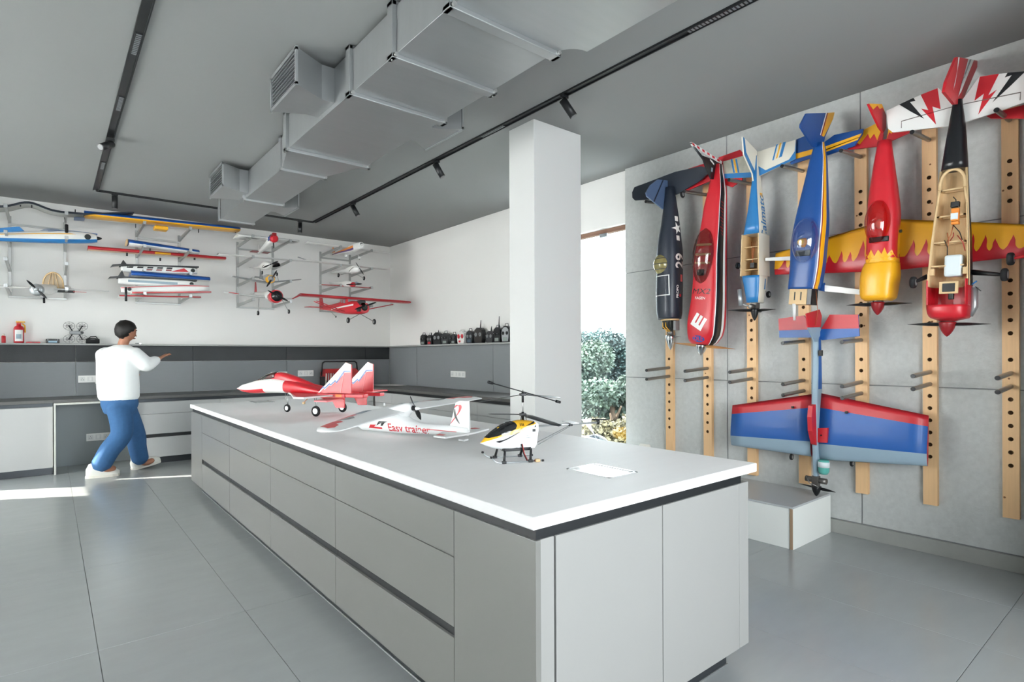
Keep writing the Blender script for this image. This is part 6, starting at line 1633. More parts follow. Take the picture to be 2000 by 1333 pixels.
sb = MB().plate([(cz(872, 845).x, .03), (cz(890, 845).x, .19), (cz(915, 845).x, .20), (cz(922, 845).x, .03), (cz(922, 845).x, -.03), (cz(915, 845).x, -.20), (cz(890, 845).x, -.19), (cz(872, 845).x, -.03)], .008, 'xy', zs_ - .004).build('stabilizer', K_foam, t.e)
for s_ in (1, -1): decal(sb, 'red_patch', [[(s_ * .12, cz(885, 845).x), (s_ * .18, cz(891, 845).x), (s_ * .17, cz(904, 845).x), (s_ * .13, cz(900, 845).x)]], dtop(0, 0), K_pink)
q = cz(806, 838); decal(fz, 'lettering', text_geo('Easy trainer', .064, bold=.012), frame((q.x, 0, q.z + .003), X_ * -1, Z_, Y_), K_red)
q = cz(742, 832); decal(fz, 'stripe', [[(-.05, -.006), (.06, -.006), (.06, .004), (.0, .006), (.02, .018), (-.03, .016)]], frame((q.x, 0, q.z - .005), X_ * -1, Z_, Y_), K_red)
q = cz(862, 840); decal(fz, 'stripe', [[(-.1, -.001), (.12, -.003), (.12, .0), (-.1, .004)]], frame((q.x, 0, q.z), X_ * -1, Z_, Y_), K_red)
q = cz(757, 826); decal(fz, 'mark', [[(-.045, -.015), (-.02, .014), (.05, .014), (.025, .006), (.005, -.014), (-.01, -.014), (.0, .004)]], frame((q.x, 0, q.z), X_ * -1, Z_, Y_), K_black)
MB().bevbox((cz(905, 851).x - .02, -.02, .002), (cz(905, 851).x + .02, .02, .012), .003).build('tail_skid', K_foam, t.e)
MB().lathe([(-.004, .006), (.012, .004)], 'z', 8, c=(rtx - .05, 0, zwg + .03)).build('wing_screw', K_foam, t.e)
# ---- yellow and white helicopter
t = Tr((1.59, 1.945, WT), (-.93, .36, 0), 'model_helicopter', 'yellow and white model helicopter with two black rotors on the worktop')
def hrow(px, top, bot, hw, p=2.3): return jrow(px, top, bot, hw, p)
rows = [hrow(938, 865.5, 866.5, .004), hrow(946, 856, 870.5, .018), hrow(960, 844, 875, .03), hrow(975, 833, 878, .038), hrow(990, 826, 879.5, .042), hrow(1003, 822.5, 878, .042), hrow(1014, 820.5, 868, .04), hrow(1027, 820.5, 852, .036), hrow(1040, 822, 836, .03), hrow(1046, 825, 831, .02)][::-1]
def hz(px, py): return cz(px, py).z
P0, P1 = cz(938, 866), cz(1046, 826)
def mf(x, a):
    u = (x - P0.x) / (P1.x - P0.x); 
    lim = 8 + 0 * u
    return 1 if lim < a < 180 - lim else 0
bd = loft(rows, 48, mf).build('body', [K_foam, col('heli_yellow', '#F0B62A', .2, .6)], t.e)
cn_ = [(950, 852.5), (960, 845), (975, 834.5), (990, 827), (1000, 824.5), (1006, 827), (1008, 832), (1004, 838), (990, 845), (970, 852), (955, 856.5), (947, 857)]
for sgn in (1, -1):
    pts = [(q.x, q.z) for q in (t.P(a, b_, 1, 0.02) for a, b_ in cn_)]
    fr = frame((0, 0, 0), X_ * -1, Z_, Y_) if sgn > 0 else frame((0, 0, 0), X_, Z_, Y_ * -1)
    decal(bd, 'window', [[(-sgn * p[0], p[1]) for p in pts]], fr, mat('heli_glass', '#17191C', .08, coat=.8), .0028, .008)
    for sl, m in (([(968, 863), (985, 858), (1010, 845), (1016, 843), (990, 858), (975, 865)], K_black), ([(1025, 833), (1043, 824.5), (1045, 825), (1043, 828)], K_black)):
        P2 = [(q.x, q.z) for q in (t.P(a, b_, 1, .03) for a, b_ in sl)]; decal(bd, 'swoosh', [[(-sgn * p[0], p[1]) for p in P2]], fr, m, .0028, .01)
    for k in range(3):
        sl = [(1015 + 3 * k, 828), (1016.3 + 3 * k, 828), (1016.8 + 3 * k, 833), (1015.5 + 3 * k, 833)]
        P2 = [(q.x, q.z) for q in (t.P(a, b_, 1, .03) for a, b_ in sl)]; decal(bd, 'vent_slot', [[(-sgn * p[0], p[1]) for p in P2]], fr, K_black, .0028, .01)
# mechanics frame
for y in (.022, -.022):
    P2 = [(q.x, q.z) for q in (t.P(a, b_, 1, y) for a, b_ in ((1010, 860), (1022, 838), (1042, 826), (1051, 828), (1052, 836), (1048, 868), (1044, 875), (1010, 876)))]
    MB().plate(P2, .004, 'xz', y - .002).build('side_frame', K_foam, t.e)
for (px, py) in ((1043, 841), (1032, 843), (1044, 832)):
    q = cz(px, py, .024); MB().bevbox((q.x - .007, .0235, q.z - .006), (q.x + .007, .0255, q.z + .006), .001).build('frame_slot', M_black, t.e)
for k in range(3):
    q = cz(1030, 849 + 4 * k, .03); MB().bevbox((q.x - .02, -.02, q.z - .003), (q.x + .02, .028, q.z + .003), .001).build('battery_tray', K_silver, t.e)
mx_ = -.05
zl1, zu1, zfb = cz(1021.5, 810).z, cz(1021.5, 771).z, cz(1021.5, 764).z
MB().tube([(mx_, 0, cz(1021, 826).z), (mx_, 0, zfb + .004)], .003, 8).build('mast', K_wire, t.e)
MB().tube([(mx_, 0, zu1 - .035), (mx_, 0, zu1 + .012)], .0055, 10).build('upper_sleeve', M_black, t.e)
MB().tube([(mx_, 0, cz(1021, 822).z), (mx_, 0, zl1 + .012)], .006, 10).build('lower_sleeve', M_black, t.e)
for s_ in (-1, 1):
    tube_o(t.e, 'linkage', [(mx_ + s_ * .014, .008, cz(1021, 822).z), (mx_ + s_ * .009, .008, zl1 - .002)], .0015, M_black); tube_o(t.e, 'linkage', [(mx_, s_ * .014, cz(1021, 822).z), (mx_, s_ * .009, zl1 - .002)], .0015, M_black)
def blade(tip, hub, w0, w1, name='rotor_blade'):
    a, b_ = Vector(hub), Vector(tip); d = (b_ - a).normalized(); n = Vector((-d.y, d.x, 0)).normalized(); L_ = (b_ - a).length
    R = []
    for i in range(8):
        u = i / 7; c = a + d * L_ * (.06 + .94 * u); w = (w0 + (w1 - w0) * u) * (.55 if u < .1 else (1 if u < .93 else .6)); th = .0015
        R.append([tuple(c + n * w * .5 * math.cos(2 * PI * j / 8) + Vector((0, 0, th * math.sin(2 * PI * j / 8) + .12 * w * math.cos(2 * PI * j / 8)))) for j in range(8)])
    return MB().rings(R, True, 0, True).build(name, mat('rotor_black', '#2A2D30', .4), t.e)
hl, hu = (mx_, 0, zl1), (mx_, 0, zu1)
def rot(h_, tip1, tip2, w0, w1):
    for tp in (tip1, tip2): blade(Vector(tp) + Vector((mx_ + .05, 0, 0)), h_, w0, w1)
rot(hl, (.03, -.26, zl1 - .021), (-.11, .285, zl1 - .02), .034, .03)
rot(hu, (.185, .16, zu1 - .012), (-.29, -.15, zu1 - .03), .036, .04)
MB().bevbox((mx_ - .014, -.01, zl1 - .006), (mx_ + .014, .01, zl1 + .006), .002).build('rotor_hub', M_black, t.e); MB().bevbox((mx_ - .014, -.01, zu1 - .006), (mx_ + .014, .01, zu1 + .006), .002).build('rotor_hub', M_black, t.e)
fb = [Vector((.12, .07, .35)), Vector((-.228, -.018, .252))]
dfb = (fb[0] - fb[1]).normalized()
MB().tube(fb, .0026, 7).build('flybar', M_black, t.e)
for s_, e_ in ((1, fb[0]), (-1, fb[1])): MB().tube([e_ - dfb * s_ * .012, e_ + dfb * s_ * .012], .0065, 10).build('flybar_weight', M_black, t.e)
# tail boom
b0, b1 = cz(1046, 833), cz(1168, 825.5)
b1.z = b0.z + .004
MB().tube([b0, b1], .0045, 8).build('tail_boom', K_silver, t.e)
b2 = b0.lerp(b1, .55)
MB().bevbox((b2.x - .008, -.009, b2.z - .009), (b2.x + .008, .009, b2.z + .009), .002).build('boom_clamp', M_black, t.e)
for y in (.02, -.02): tube_o(t.e, 'boom_strut', [(cz(1048, 868).x, y, cz(1048, 868).z), (b2.x, y * .35, b2.z - .006)], .0018, K_mgrey)
MB().plate([(b2.x + .02, -.05), (b2.x - .02, -.05), (b2.x - .02, .05), (b2.x + .02, .05)], .002, 'xy', b2.z + .008).build('tail_plane', K_silver, t.e)
xt = b0.lerp(b1, .82).x; zt_ = b1.z
TF = [(xt + .03, zt_ + .018), (xt - .022, zt_ + .018), (xt - .018, zt_ - .01), (xt - .05, zt_ - .085), (xt - .06, zt_ - .088), (xt - .03, zt_ - .05)]
tf = MB().plate(TF, .003, 'xz', -.0015).build('tail_fin', K_silver, t.e)
MB().tube([(b1.x, 0, b1.z - .008), (b1.x, 0, b1.z + .014)], .008, 10).build('tail_motor', M_black, t.e)
bt = Vector((b1.x, 0, b1.z + .014))
dd = Vector((_R[0], _R[1], 0)); dl = (t.rot @ dd).normalized()
bx1, bx2 = bt + dl * .05, bt - dl * .05
bld = MB()
bld.tube([bx1, bt, bx2], [.002, .005, .002], 6); bld.build('tail_rotor', M_black, t.e)
# skids
for y, nm in ((.07, 0), (-.07, 1)):
    MB().tube([(.115, y, .028), (.10, y, .012), (.08, y, .0042), (-.115, y, .0042)], .0032, 8).build('skid_tube', K_silver, t.e)
    for x in (.118, -.118): MB().tube([(x - .005 * (1 if x > 0 else -1), y, .029 if x > 0 else .0042), (x + .004 * (1 if x > 0 else -1), y, .032 if x > 0 else .0042)], .005, 8).build('skid_cap', M_black, t.e)
    for x in (.06, -.06):
        s_ = 1 if y > 0 else -1
        MB().tube([(x, y, .004), (x - .008, y * .78, .05), (x - .018, y * .42, cz(1000, 879).z + .004)], [.006, .005, .005], 6).build('skid_leg', M_black, t.e)
        MB().bevbox((x - .01, y - .006, .0), (x + .01, y + .006, .012), .002).build('leg_clamp', M_black, t.e)
MB().tube([(.05, -.055, .055), (.05, .055, .055)], .003, 7).build('cross_tube', M_black, t.e)
MB().bevbox((-.08, -.028, cz(1000, 879).z - .002), (.05, .028, cz(1000, 879).z + .012), .003).build('chassis_plate', M_black, t.e)
q = cz(1020, 872, .03)
for k, m in ((0, K_tape), (.004, M_black)):
    MB().tube([(q.x + k, .03, q.z + .01), (q.x - .004 + k, .045, q.z - .03), (q.x - .02 + k, .06, q.z - .07), (q.x - .045 + k, .075, .008)], .0022, 6).build('battery_lead', m, t.e)
MB().bevbox((q.x - .065, .066, .001), (q.x - .043, .086, .014), .003).build('lead_plug', M_ply, t.e)
# ================================================================== walking person
M_skin = mat('skin', '#A9745A', .55); M_hair = mat('hair_black', '#14110F', .6); M_shirt = mat('white_sweater', '#F0F2F1', .85, noise=.03, nscale=20, bump=.25, bscale=18)
M_jean = mat('blue_denim', '#345F8C', .85, noise=.2, nscale=30); M_shoe = mat('white_shoe', '#F1EFE6', .6)
pe = empty('person', (.62, 7.55, 0), label='person in white sweater, blue jeans and white shoes walking past the counter', cat='person')
po_ = pe.location
def pj(px, py, Y): return tuple(ony(px, py, Y) - po_)
YR_, YL_ = 7.46, 7.66
pel = pj(234, 778, 7.56); chest = pj(231, 705, 7.56); neck = pj(240, 674, 7.56); head = pj(247, 650, 7.56)
shR, shL = pj(258, 688, 7.47), pj(206, 688, 7.62)
elR, haR = pj(286, 714, 7.44), pj(314, 699, 7.52)
elL, haL = pj(206, 726, 7.78), pj(250, 728, 7.86)
hiR, hiL = pj(230, 788, YR_ + .02), pj(240, 788, YL_ - .03)
knR, anR = pj(238, 846, YR_), pj(194, 908, 7.43)
knL, anL = pj(264, 846, YL_ + .02), pj(272, 897, 7.68)
V = Vector
def fuse(name, b, voxel, it, m, parent):
    me = bpy.data.meshes.new(name); me.from_pydata(b.v, [], b.f)
    o = bpy.data.objects.new(name, me); C.objects.link(o)
    r_ = o.modifiers.new('r', 'REMESH'); r_.mode = 'VOXEL'; r_.voxel_size = voxel; r_.use_smooth_shade = True
    if it: q = o.modifiers.new('s', 'SMOOTH'); q.iterations = it; q.factor = .5
    dg = bpy.context.evaluated_depsgraph_get(); dg.update()
    m2 = bpy.data.meshes.new_from_object(o.evaluated_get(dg)); bpy.data.objects.remove(o); bpy.data.meshes.remove(me)
    m2.name = name; m2.materials.clear(); m2.materials.append(m)
    o = bpy.data.objects.new(name, m2); C.objects.link(o); o.parent = parent
    return o
def limb(b, pts, rad, n=14, k=5):
    P_ = [V(p) for p in pts]; O_, R_o = [], []
    for i in range(len(P_) - 1):
        p0, p1, p2, p3 = P_[max(0, i - 1)], P_[i], P_[i + 1], P_[min(len(P_) - 1, i + 2)]
        for j in range(k):
            u = j / k
            O_.append(.5 * ((2 * p1) + (p2 - p0) * u + (2 * p0 - 5 * p1 + 4 * p2 - p3) * u * u + (3 * p1 - p0 - 3 * p2 + p3) * u ** 3)); R_o.append(rad[i] + (rad[i + 1] - rad[i]) * u)
    O_.append(P_[-1]); R_o.append(rad[-1])
    # rounded ends
    d0 = (O_[0] - O_[1]).normalized(); d1 = (O_[-1] - O_[-2]).normalized()
    O_ = [O_[0] + d0 * R_o[0] * .6] + O_ + [O_[-1] + d1 * R_o[-1] * .6]; R_o = [R_o[0] * .5] + R_o + [R_o[-1] * .5]
    b.tube(O_, R_o, n)
def trunk(b, rows, ax, n=24):
    """rows: (centre, half width, half depth); ax = width direction in plan"""
    ax = V(ax).normalized(); bx = V((0, 0, 1)).cross(ax); R = []
    for c, w, d in rows: R.append([tuple(V(c) + ax * w * math.cos(2 * PI * j / n) + bx * d * math.sin(2 * PI * j / n)) for j in range(n)])
    b.rings(R, True, 0, True)
AX = V(shR) - V(shL); AX.z = 0; AX.normalize()
bb = MB()
trunk(bb, [(pj(234, 800, 7.56), .10, .08), (pj(234, 778, 7.56), .12, .085), (pj(232, 748, 7.56), .12, .085), (pj(231, 715, 7.56), .155, .10), (pj(231, 695, 7.56), .16, .095), (pj(234, 683, 7.56), .12, .07), (pj(238, 677, 7.56), .055, .05)], AX)
limb(bb, [pj(236, 690, 7.56), neck, pj(245, 660, 7.56)], [.06, .05, .052])
hd_ = V(head)
hc = bmesh.new(); bmesh.ops.create_icosphere(hc, subdivisions=3, radius=1)
hc.verts.index_update()
bb.add([hd_ + V((v.co.x * .092, v.co.y * .082, v.co.z * .112 + .012)) for v in hc.verts], [[v.index for v in f_.verts] for f_ in hc.faces]); hc.free()
for sh, el, ha in ((shR, elR, haR), (shL, elL, haL)): limb(bb, [sh, el, tuple(V(el).lerp(V(ha), .9))], [.052, .04, .026])
for hi, kn, an in ((hiR, knR, anR), (hiL, knL, anL)):
    limb(bb, [tuple(V(hi) + V((0, 0, -.06))), kn, an], [.07, .056, .04]); limb(bb, [an, tuple(V(an) + V((.06, 0, -.05))), tuple(V(an) + V((.13, 0, -.055 if an is anR else -.03)))], [.04, .036, .028])
for s_, el, ha, sd in (('R', elR, haR, -1), ('L', elL, haL, 1)):
    w0 = V(el).lerp(V(ha), .9); d = (V(ha) - V(el)).normalized(); side = AX if s_ == 'L' else V((0, 1, 0)); side = (side - d * side.dot(d)).normalized()
    R = []
    nrm = d.cross(side)
    for u, w in ((-.02, .024), (.02, .032), (.06, .04), (.09, .038)):
        c = w0 + d * u; R.append([tuple(c + side * w * math.cos(2 * PI * j / 12) + nrm * .016 * math.sin(2 * PI * j / 12)) for j in range(12)])
    bb.rings(R, True, 0, True)
    for k, (off, ln) in enumerate(((-.028, .062), (-.0095, .074), (.0095, .07), (.028, .054))):
        b0 = w0 + d * .08 + side * off; b1 = b0 + d * ln * .55 + V((0, 0, -.006)); b2 = b1 + d * ln * .4 + V((0, 0, -.02))
        limb(bb, [b0, b1, b2], [.0095, .009, .0078], 8, 3)
    t0 = w0 + d * .02 - side * sd * .026; t1 = t0 + d * .035 - side * sd * .024; t2 = t1 + d * .026 - side * sd * .004 + V((0, 0, -.012))
    limb(bb, [t0, t1, t2], [.012, .0105, .009], 8, 3)
fuse('body', bb, .006, 2, M_skin, pe)
hd = V(head); fwd = V((.86, .5, -.1)).normalized(); lf = V((0, 0, 1)).cross(fwd).normalized(); up = fwd.cross(lf)
HM = frame(hd, fwd, lf, up)
def hp(x, y, z): return tuple(HM @ V((x, y, z)))
nose_ = MB().rings([[hp(.082 + .0, .012 * math.cos(a) , .012 + .012 * math.sin(a)) for a in (0, 2.1, 4.2)], [hp(.112, .014 * math.cos(a), -.026 + .012 * math.sin(a)) for a in (0, 2.1, 4.2)]], True, 0, True).build('nose', M_skin, pe)
for s_ in (-1, 1):
    ey = MB().lathe([(-.009, .002), (-.006, .008), (0, .0105), (.006, .008), (.009, .002)], 'x', 12, M=HM @ Matrix.Translation((.076, s_ * .032, .008))).build('eye', K_white, pe)
    MB().lathe([(.0082, .005), (.0095, .002)], 'x', 10, M=HM @ Matrix.Translation((.076, s_ * .032, .008))).build('pupil', M_black, ey)
    MB().lathe([(-.006, .014), (-.003, .028), (.003, .03), (.007, .02)], 'y', 12, M=HM @ Matrix.Translation((-.005, s_ * .083, -.005))).build('ear', M_skin, pe)
    MB().tube([hp(.085, s_ * .018, .032), hp(.082, s_ * .046, .034)], .005, 6).build('eyebrow', M_hair, pe)
MB().tube([hp(.088, -.022, -.055), hp(.094, 0, -.056), hp(.088, .022, -.055)], .006, 6).build('mouth', mat('lips', '#8E5348', .5), pe)
hb = bmesh.new(); bmesh.ops.create_icosphere(hb, subdivisions=3, radius=1)
rh = random.Random(2); dead = []
for v in hb.verts:
    n_ = v.co.normalized(); k = 1 + rh.uniform(-.03, .05)
    x, y, z = n_.x * .108 * k - .012, n_.y * .096 * k, n_.z * .116 * k + .025
    front_cut = .05 + (0 if x > .045 else -.125 * min(1, (.045 - x) / .1))
    if z < front_cut: z = front_cut - .01; x = x * (.8 if x > 0 else .9); y *= .86
    v.co = HM @ V((x, y, z))
me = bpy.data.meshes.new('hair'); hb.to_mesh(me); hb.free(); me.materials.append(M_hair)
for p in me.polygons: p.use_smooth = True
ho = bpy.data.objects.new('hair', me); C.objects.link(ho); ho.parent = pe
sb_ = MB()
trunk(sb_, [(pj(232, 782, 7.56), .185, .14), (pj(232, 775, 7.56), .205, .15), (pj(231, 755, 7.56), .21, .155), (pj(230, 730, 7.56), .21, .15), (pj(230, 706, 7.56), .21, .145), (pj(231, 690, 7.56), .19, .12), (pj(235, 680, 7.56), .14, .10), (pj(239, 674, 7.56), .07, .066)], AX)
for sh, el, ha in ((shR, elR, haR), (shL, elL, haL)): limb(sb_, [tuple(V(sh) + V((0, 0, -.02))), tuple(V(el).lerp(V(sh), .3)), el, tuple(V(el).lerp(V(ha), .5)), tuple(V(el).lerp(V(ha), .75))], [.095, .085, .074, .06, .045])
fuse('sweater', sb_, .012, 6, M_shirt, pe)
jb = MB()
trunk(jb, [(pj(234, 808, 7.56), .15, .12), (pj(234, 790, 7.56), .185, .145), (pj(233, 775, 7.56), .18, .14), (pj(232, 764, 7.56), .165, .13)], AX)
for hi, kn, an, rr_ in ((hiR, knR, anR, (.12, .105, .1, .095)), (hiL, knL, anL, (.12, .1, .092, .085))):
    limb(jb, [tuple(V(hi) + V((.01, 0, -.05))), kn, tuple(V(kn).lerp(V(an), .55)), tuple(V(an) + V((.012, 0, -.012)))], rr_)
fuse('jeans', jb, .012, 5, M_jean, pe)
def shoe(heel, toe, tilt):
    h_, t_ = V(heel), V(toe); d = (t_ - h_).normalized(); l_ = V((0, 0, 1)).cross(d).normalized(); u_ = d.cross(l_); Mx = frame(h_, d, l_, u_)
    st = [(-.045, .034, .075, .0, 2.6), (-.02, .046, .125, .0, 2.6), (.05, .05, .13, .0, 2.6), (.11, .052, .095, .0, 2.6), (.17, .054, .07, .0, 2.6), (.22, .046, .055, .0, 2.6), (.25, .02, .035, .0, 2.6)]
    b = loft([(a, w, h2, .004, p, 0, .022) for a, w, h2, z, p in st], 20); b.v = [tuple(Mx @ V(v)) for v in b.v]
    so = b.build('shoe', M_shoe, pe)
    ou = [(-.05, -.03), (-.02, -.05), (.1, -.056), (.19, -.056), (.24, -.035), (.256, 0), (.24, .035), (.19, .056), (.1, .056), (-.02, .05), (-.05, .03)]
    s2 = MB().plate(ou, .026, 'xy', 0); s2.v = [tuple(Mx @ V(v)) for v in s2.v]; s2.build('sole', mat('shoe_sole', '#E6E2D6', .7), so)
    for k in range(3):
        lz = MB().tube([(.06 + .03 * k, -.03, .125 - .018 * k), (.06 + .03 * k, 0, .147 - .02 * k), (.06 + .03 * k, .03, .125 - .018 * k)], .004, 6); lz.v = [tuple(Mx @ V(v)) for v in lz.v]; lz.build('lace', K_white, so)
hr = onz(178, 934, 0) - po_; shoe((hr.x, hr.y, 0.0), (hr.x + .25, hr.y - .03, 0.0), 0)
hl_ = onz(267, 917, 0) - po_; shoe((hl_.x, hl_.y, .001), (hl_.x + .25, hl_.y + .05, .05), 0)

# ================================================================== ledge items
def led(px, z=ZLT, back_=.062): return Vector((ony(px, 670, YB - back_).x, YB - back_, z))
p = led(7); e = empty('spray_can', p, label='small red aerosol can with pale cap on the ledge', cat='can')
MB().lathe([(0, .017), (.004, .019), (.075, .019), (.084, .012)], 'z', 18).build('can', K_red, e); MB().lathe([(.084, .011), (.1, .011), (.104, .008)], 'z', 14).build('cap', K_cream, e)
p = led(37); e = empty('fire_extinguisher', p, label='red bottle extinguisher with white label and yellow top on the ledge', cat='extinguisher')
bo = MB().lathe([(0, .04), (.006, .046), (.17, .046), (.19, .036), (.2, .02), (.215, .02)], 'z', 24).build('bottle', K_red, e)
decal(bo, 'label_panel', [[(-.034, .02), (.034, .02), (.034, .15), (-.034, .15)]], frame((0, 0, 0), X_, Z_, Y_ * -1), K_white, .001, .015)
decal(bo, 'label_print', [[(-.022, .05), (.022, .05), (.022, .10), (-.022, .10)]], frame((0, 0, 0), X_, Z_, Y_ * -1), K_grey, .0018, .015)
MB().bevbox((-.02, -.02, .213), (.02, .02, .235), .004).build('valve', K_red, e); MB().bevbox((-.025, -.012, .233), (.055, .012, .25), .004).build('handle', K_yel, e)
MB().tube([(.03, 0, .225), (.052, 0, .2), (.054, 0, .12)], .007, 8).build('nozzle_hose', K_yel, e)
p = led(65); e = empty('screwdriver_case', p, label='flat red plastic case lying on the ledge', cat='case')
MB().bevbox((-.065, -.03, 0), (.065, .03, .012), .003).build('case_body', K_red, e); MB().bevbox((-.06, -.026, .012), (.06, .026, .017), .002).build('case_lid', K_pink, e); MB().bevbox((-.012, -.034, .004), (.012, -.029, .013), .001).build('clasp', K_dred, e)
p = led(103); e = empty('battery_charger', p, label='black battery charger box with small blue display on the ledge', cat='charger')
MB().bevbox((-.062, -.045, 0), (.062, .045, .052), .006).build('case', M_black, e); MB().bevbox((-.04, -.048, .008), (.04, -.044, .03), .001).build('display', mat('lcd_blue', '#7FA3B8', .3), e)
for k in (-.045, .045): MB().lathe([(-.05, .006), (-.044, .006)], 'y', 10, c=(k, 0, .04)).build('button', K_mgrey, e)
p = led(181); e = empty('camera_bag', p, label='small black padded bag on the ledge beside the drone', cat='bag')
loft([(-.065, .03, .03, .03, 2.6, 0, .032), (-.05, .042, .034, .032, 2.6, 0, .032), (0, .046, .04, .032, 2.6, 0, .032), (.05, .042, .034, .032, 2.6, 0, .032), (.068, .028, .025, .028, 2.6, 0, .032)], 20).build('pouch', M_rubber, e)
MB().tube([(-.045, 0, .06), (-.02, -.01, .085), (.03, -.01, .088), (.05, 0, .062)], .006, 7).build('strap', M_black, e); MB().tube([(-.05, -.03, .05), (0, -.045, .055), (.05, -.03, .05)], .003, 6).build('zip', K_mgrey, e)
p = led(270); e = empty('usb_adapter', p, label='tiny grey adapter on the ledge behind the person', cat='adapter')
MB().bevbox((-.03, -.012, 0), (.01, .012, .014), .003).build('adapter_body', K_mgrey, e); MB().bevbox((.01, -.008, .003), (.03, .008, .011), .001).build('connector', M_chrome, e)
# drone standing on edge with round propeller guards
p = led(148, ZLT, .075); e = empty('drone', p, label='grey quadcopter standing upright with four wire propeller guards', cat='drone')
MB().bevbox((-.06, -.022, .108), (.07, .022, .152), .012).build('body', K_mgrey, e); MB().bevbox((.045, -.03, .118), (.075, .0, .146), .006).build('camera_gimbal', M_black, e)
for sx in (-1, 1):
    for sz in (-1, 1):
        c_ = Vector((sx * .062, 0, .131 + sz * .078)); R0 = .05
        ar = MB().tube([(sx * .03, 0, .131 + sz * .015), c_], .006, 7).build('arm', M_black, e)
        MB().tube([c_ + V((0, .012, 0)), c_ + V((0, -.012, 0))], .009, 10).build('motor', M_black, ar)
        ring = [(c_.x + R0 * 1.08 * math.cos(a), c_.y, c_.z + R0 * math.sin(a)) for a in [2 * PI * k / 24 for k in range(25)]]
        gd = MB().tube(ring, .0016, 5, cap=False)
        ring2 = [(c_.x + R0 * .6 * math.cos(a), c_.y, c_.z + R0 * .55 * math.sin(a)) for a in [2 * PI * k / 20 for k in range(21)]]; gd.tube(ring2, .0012, 5, cap=False)
        for k in range(8):
            a = 2 * PI * k / 8; gd.tube([c_, (c_.x + R0 * 1.08 * math.cos(a), c_.y, c_.z + R0 * math.sin(a))], .0012, 4)
        gd.build('propeller_guard', M_black, e)
        MB().bevbox((c_.x - .03, c_.y - .014, c_.z - .004), (c_.x + .03, c_.y - .011, c_.z + .004), .001).build('propeller', M_rubber, ar)

# ================================================================== transmitters on the right ledge
def transmitter(px, w, h_, d, style, label, ant=0.0, body=None, face=None, tilt=0.0, screen=True):
    y = onx(px, 660, XW - .06).y
    Mx = Matrix.Translation((XW - .066, y, ZLT)) @ Matrix.Rotation(-PI / 2 + tilt, 4, 'Z')      # local -y looks into the room, local x along the wall
    e = empty('radio_transmitter', M=Mx, label=label, cat='transmitter', group='radio transmitters on the right ledge')
    body = body or M_black
    w2 = w / 2
    prof = [(-w2 * .8, 0), (w2 * .8, 0), (w2 * .95, h_ * .25), (w2, h_ * .6), (w2 * .85, h_ * .85), (w2 * .45, h_ * .97), (w2 * .3, h_), (-w2 * .3, h_), (-w2 * .45, h_ * .97), (-w2 * .85, h_ * .85), (-w2, h_ * .6), (-w2 * .95, h_ * .25)]
    bo = MB().plate(prof, d, 'xz', -d / 2).build('case', body, e)
    if face: MB().plate([(a * .86, .012 + b_ * .86) for a, b_ in prof], .004, 'xz', -d / 2 - .003).build('face_plate', face, e)
    for s_ in (-1, 1):
        c0 = (s_ * w2 * .48, 0, h_ * .56)
        rg = MB().lathe([(-d / 2 - .007, w2 * .26), (-d / 2 - .001, w2 * .3)], 'y', 16, c=c0).build('gimbal', K_mgrey if style != 'grey' else M_black, e)
        MB().tube([(c0[0], -d / 2 - .005, c0[2]), (c0[0] + .003, -d / 2 - .03, c0[2] + .004)], .004, 8).build('stick', M_chrome, rg)
        MB().tube([(s_ * w2 * .6, 0, h_ * .88), (s_ * w2 * .62, -.004, h_ + .012)], .003, 6).build('toggle_switch', M_chrome, e)
    if screen: MB().bevbox((-w2 * .5, -d / 2 - .006, h_ * .08), (w2 * .5, -d / 2 - .0005, h_ * .3), .002).build('display', {'grey': mat('lcd_grey', '#8F9A94', .3), 'red': K_red, 'blue': mat('lcd_dim', '#41586A', .3)}.get(style, mat('lcd_grey', '#8F9A94', .3)), e)
    if style != 'plain':
        MB().tube([(-w2 * .42, 0, h_ * .95), (-w2 * .38, 0, h_ + .028), (w2 * .38, 0, h_ + .028), (w2 * .42, 0, h_ * .95)], .004, 7).build('carry_handle', body if style == 'white' else M_black, e)
    if ant:
        MB().tube([(w2 * .1, .004, h_ * .97), (w2 * .1, .006, h_ + .03), (w2 * .12, .01, h_ + ant)], [.009, .007, .004], 8).build('antenna', body if style != 'white' else M_black, e)
    return e
transmitter(829, .15, .155, .05, 'grey', 'black transmitter with pale screen at the end nearest the room corner', face=mat('tx_dark', '#2B2D2F', .4))
transmitter(842, .14, .145, .05, 'red', 'dark transmitter with small red logo next to the cornermost one', face=K_black, ant=.03)
transmitter(856, .17, .175, .05, 'plain', 'black pointed transmitter with a wire loop handle', ant=.02, tilt=.15, screen=False)
transmitter(872, .17, .16, .05, 'grey', 'charcoal transmitter with wide grey screen', body=mat('tx_char', '#35383B', .4))
transmitter(888.5, .14, .135, .05, 'grey', 'black transmitter with silver lower plate beside the white one', face=mat('tx_dark', '#2B2D2F', .4))
tw = transmitter(903.5, .17, .165, .055, 'white', 'white transmitter with red gimbal rings', body=K_white, screen=False)
for s_ in (-1, 1): MB().lathe([(-.036, .026), (-.034, .03)], 'y', 18, c=(s_ * .042, 0, .1)).build('gimbal_ring', K_red, tw)
MB().bevbox((-.04, -.034, .018), (-.0, -.028, .045), .002).build('badge', K_red, tw)
transmitter(920, .15, .17, .05, 'blue', 'black transmitter with bluish screen beside the white one', face=mat('tx_navy', '#232B33', .35))
transmitter(938, .19, .2, .06, 'plain', 'large black transmitter with orange logo and stubby antenna', ant=.1, screen=False, face=mat('tx_brown', '#2C2724', .4))
transmitter(959, .15, .15, .05, 'plain', 'grey black transmitter with short thin antenna', ant=.06, body=mat('tx_char', '#35383B', .4), screen=False)
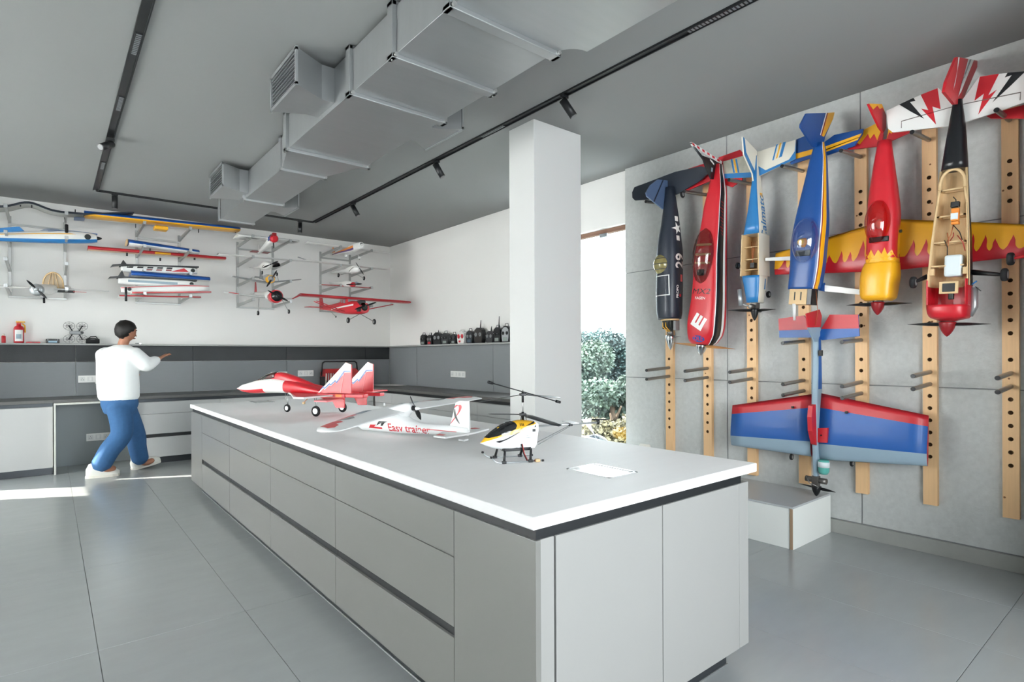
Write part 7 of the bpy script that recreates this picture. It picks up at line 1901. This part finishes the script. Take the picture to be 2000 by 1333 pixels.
transmitter(974, .15, .19, .05, 'grey', 'black transmitter with silver plate and tall straight antenna', ant=.14)
transmitter(990.5, .16, .2, .05, 'grey', 'silver fronted transmitter beside the column', face=K_silver)

# ================================================================== toolbox on the back counter
tp = Vector((ony(664, 760, 8.42).x, 8.42, CZ))
e = empty('tool_box', tp, label='red metal toolbox with black carry handle on the counter corner', cat='toolbox')
MB().bevbox((-.28, -.10, 0), (.28, .10, .16), .008).build('case', mat('tool_case', '#2A2526', .5), e)
MB().bevbox((-.27, -.108, .1), (.27, .108, .215), .01).build('tray', mat('toolbox_red', '#A82A2C', .4), e)
MB().add([(-.27, -.108, .215), (.27, -.108, .215), (.27, .108, .215), (-.27, .108, .215), (-.24, -.05, .275), (.24, -.05, .275), (.24, .05, .275), (-.24, .05, .275)], [(0, 1, 5, 4), (1, 2, 6, 5), (2, 3, 7, 6), (3, 0, 4, 7), (4, 5, 6, 7), (3, 2, 1, 0)]).build('lid', mat('toolbox_red2', '#B93032', .4), e)
MB().tube([(-.29, 0, .17), (-.27, 0, .36), (-.24, 0, .385), (.24, 0, .385), (.27, 0, .36), (.29, 0, .17)], .012, 8).build('carry_handle', M_black, e)
for k in range(4): MB().tube([(-.26 + .035 * k, -.125, .21), (-.27 + .04 * k, -.128, .05)], .008, 6).build('tool_handle', K_silver if k % 2 else K_cream, e)
# ================================================================== yellow and white plane on the platform box by the window
t = Tr((4.08, 3.66, .281), (0, 1, 0), 'model_plane', 'yellow and white model plane resting on the platform box by the window')
bwing(t, (4.05, 3.98, .60), (4.05, 4.02, .60), .2, .2, [K_yel], None, 1.0, 'wing_joiner', n=2) if False else None
zt_ = onx(1142, 850, 4.1).z; ya, yb = onx(1137, 850, 4.1).y, onx(1231, 860, 4.1).y
f_ = loft([(-.55, .02, .03, .03, 2.2, 0, .12), (-.3, .05, .05, .05, 2.4, 0, .12), (.1, .07, .07, .07, 2.5, 0, .13), (.4, .08, .08, .08, 2.5, 0, .13), (.55, .06, .06, .06, 2.4, 0, .13)], 24, lambda x, a: 1 if x > .25 or 60 < a < 80 else 0).build('fuselage', [K_white, K_yel], t.e)
canopy(t.e, -.1, .2, .05, .06, .18, K_canopy)
wheel(t.e, (.3, .1, .035), .035, .02); wheel(t.e, (.3, -.1, .035), .035, .02); wheel(t.e, (-.45, 0, .018), .018, .012)
for s_ in (-1, 1): tube_o(t.e, 'landing_leg', [(.3, s_ * .1, .035), (.25, s_ * .04, .07)], .004, K_wire)
tube_o(t.e, 'tail_leg', [(-.45, 0, .018), (-.42, 0, .12)], .003, K_wire)
MB().plate([(-.6, .12), (-.4, .14), (-.48, zt_ - .281 + .0), (-.58, zt_ - .281 + .0)], .012, 'xz', -.006).build('fin', K_white, t.e)
MB().plate([(-.58, -.2), (-.45, -.18), (-.45, .18), (-.58, .2)], .01, 'xy', .12).build('stabilizer', K_yel, t.e)
spinner(t.e, .55, .035, .07, K_white, c=(0, 0, .13)); prop(t.e, 0, .1, K_prop, .1, 2, .12).location = (.57, 0, .13)
bpy.context.view_layer.update()
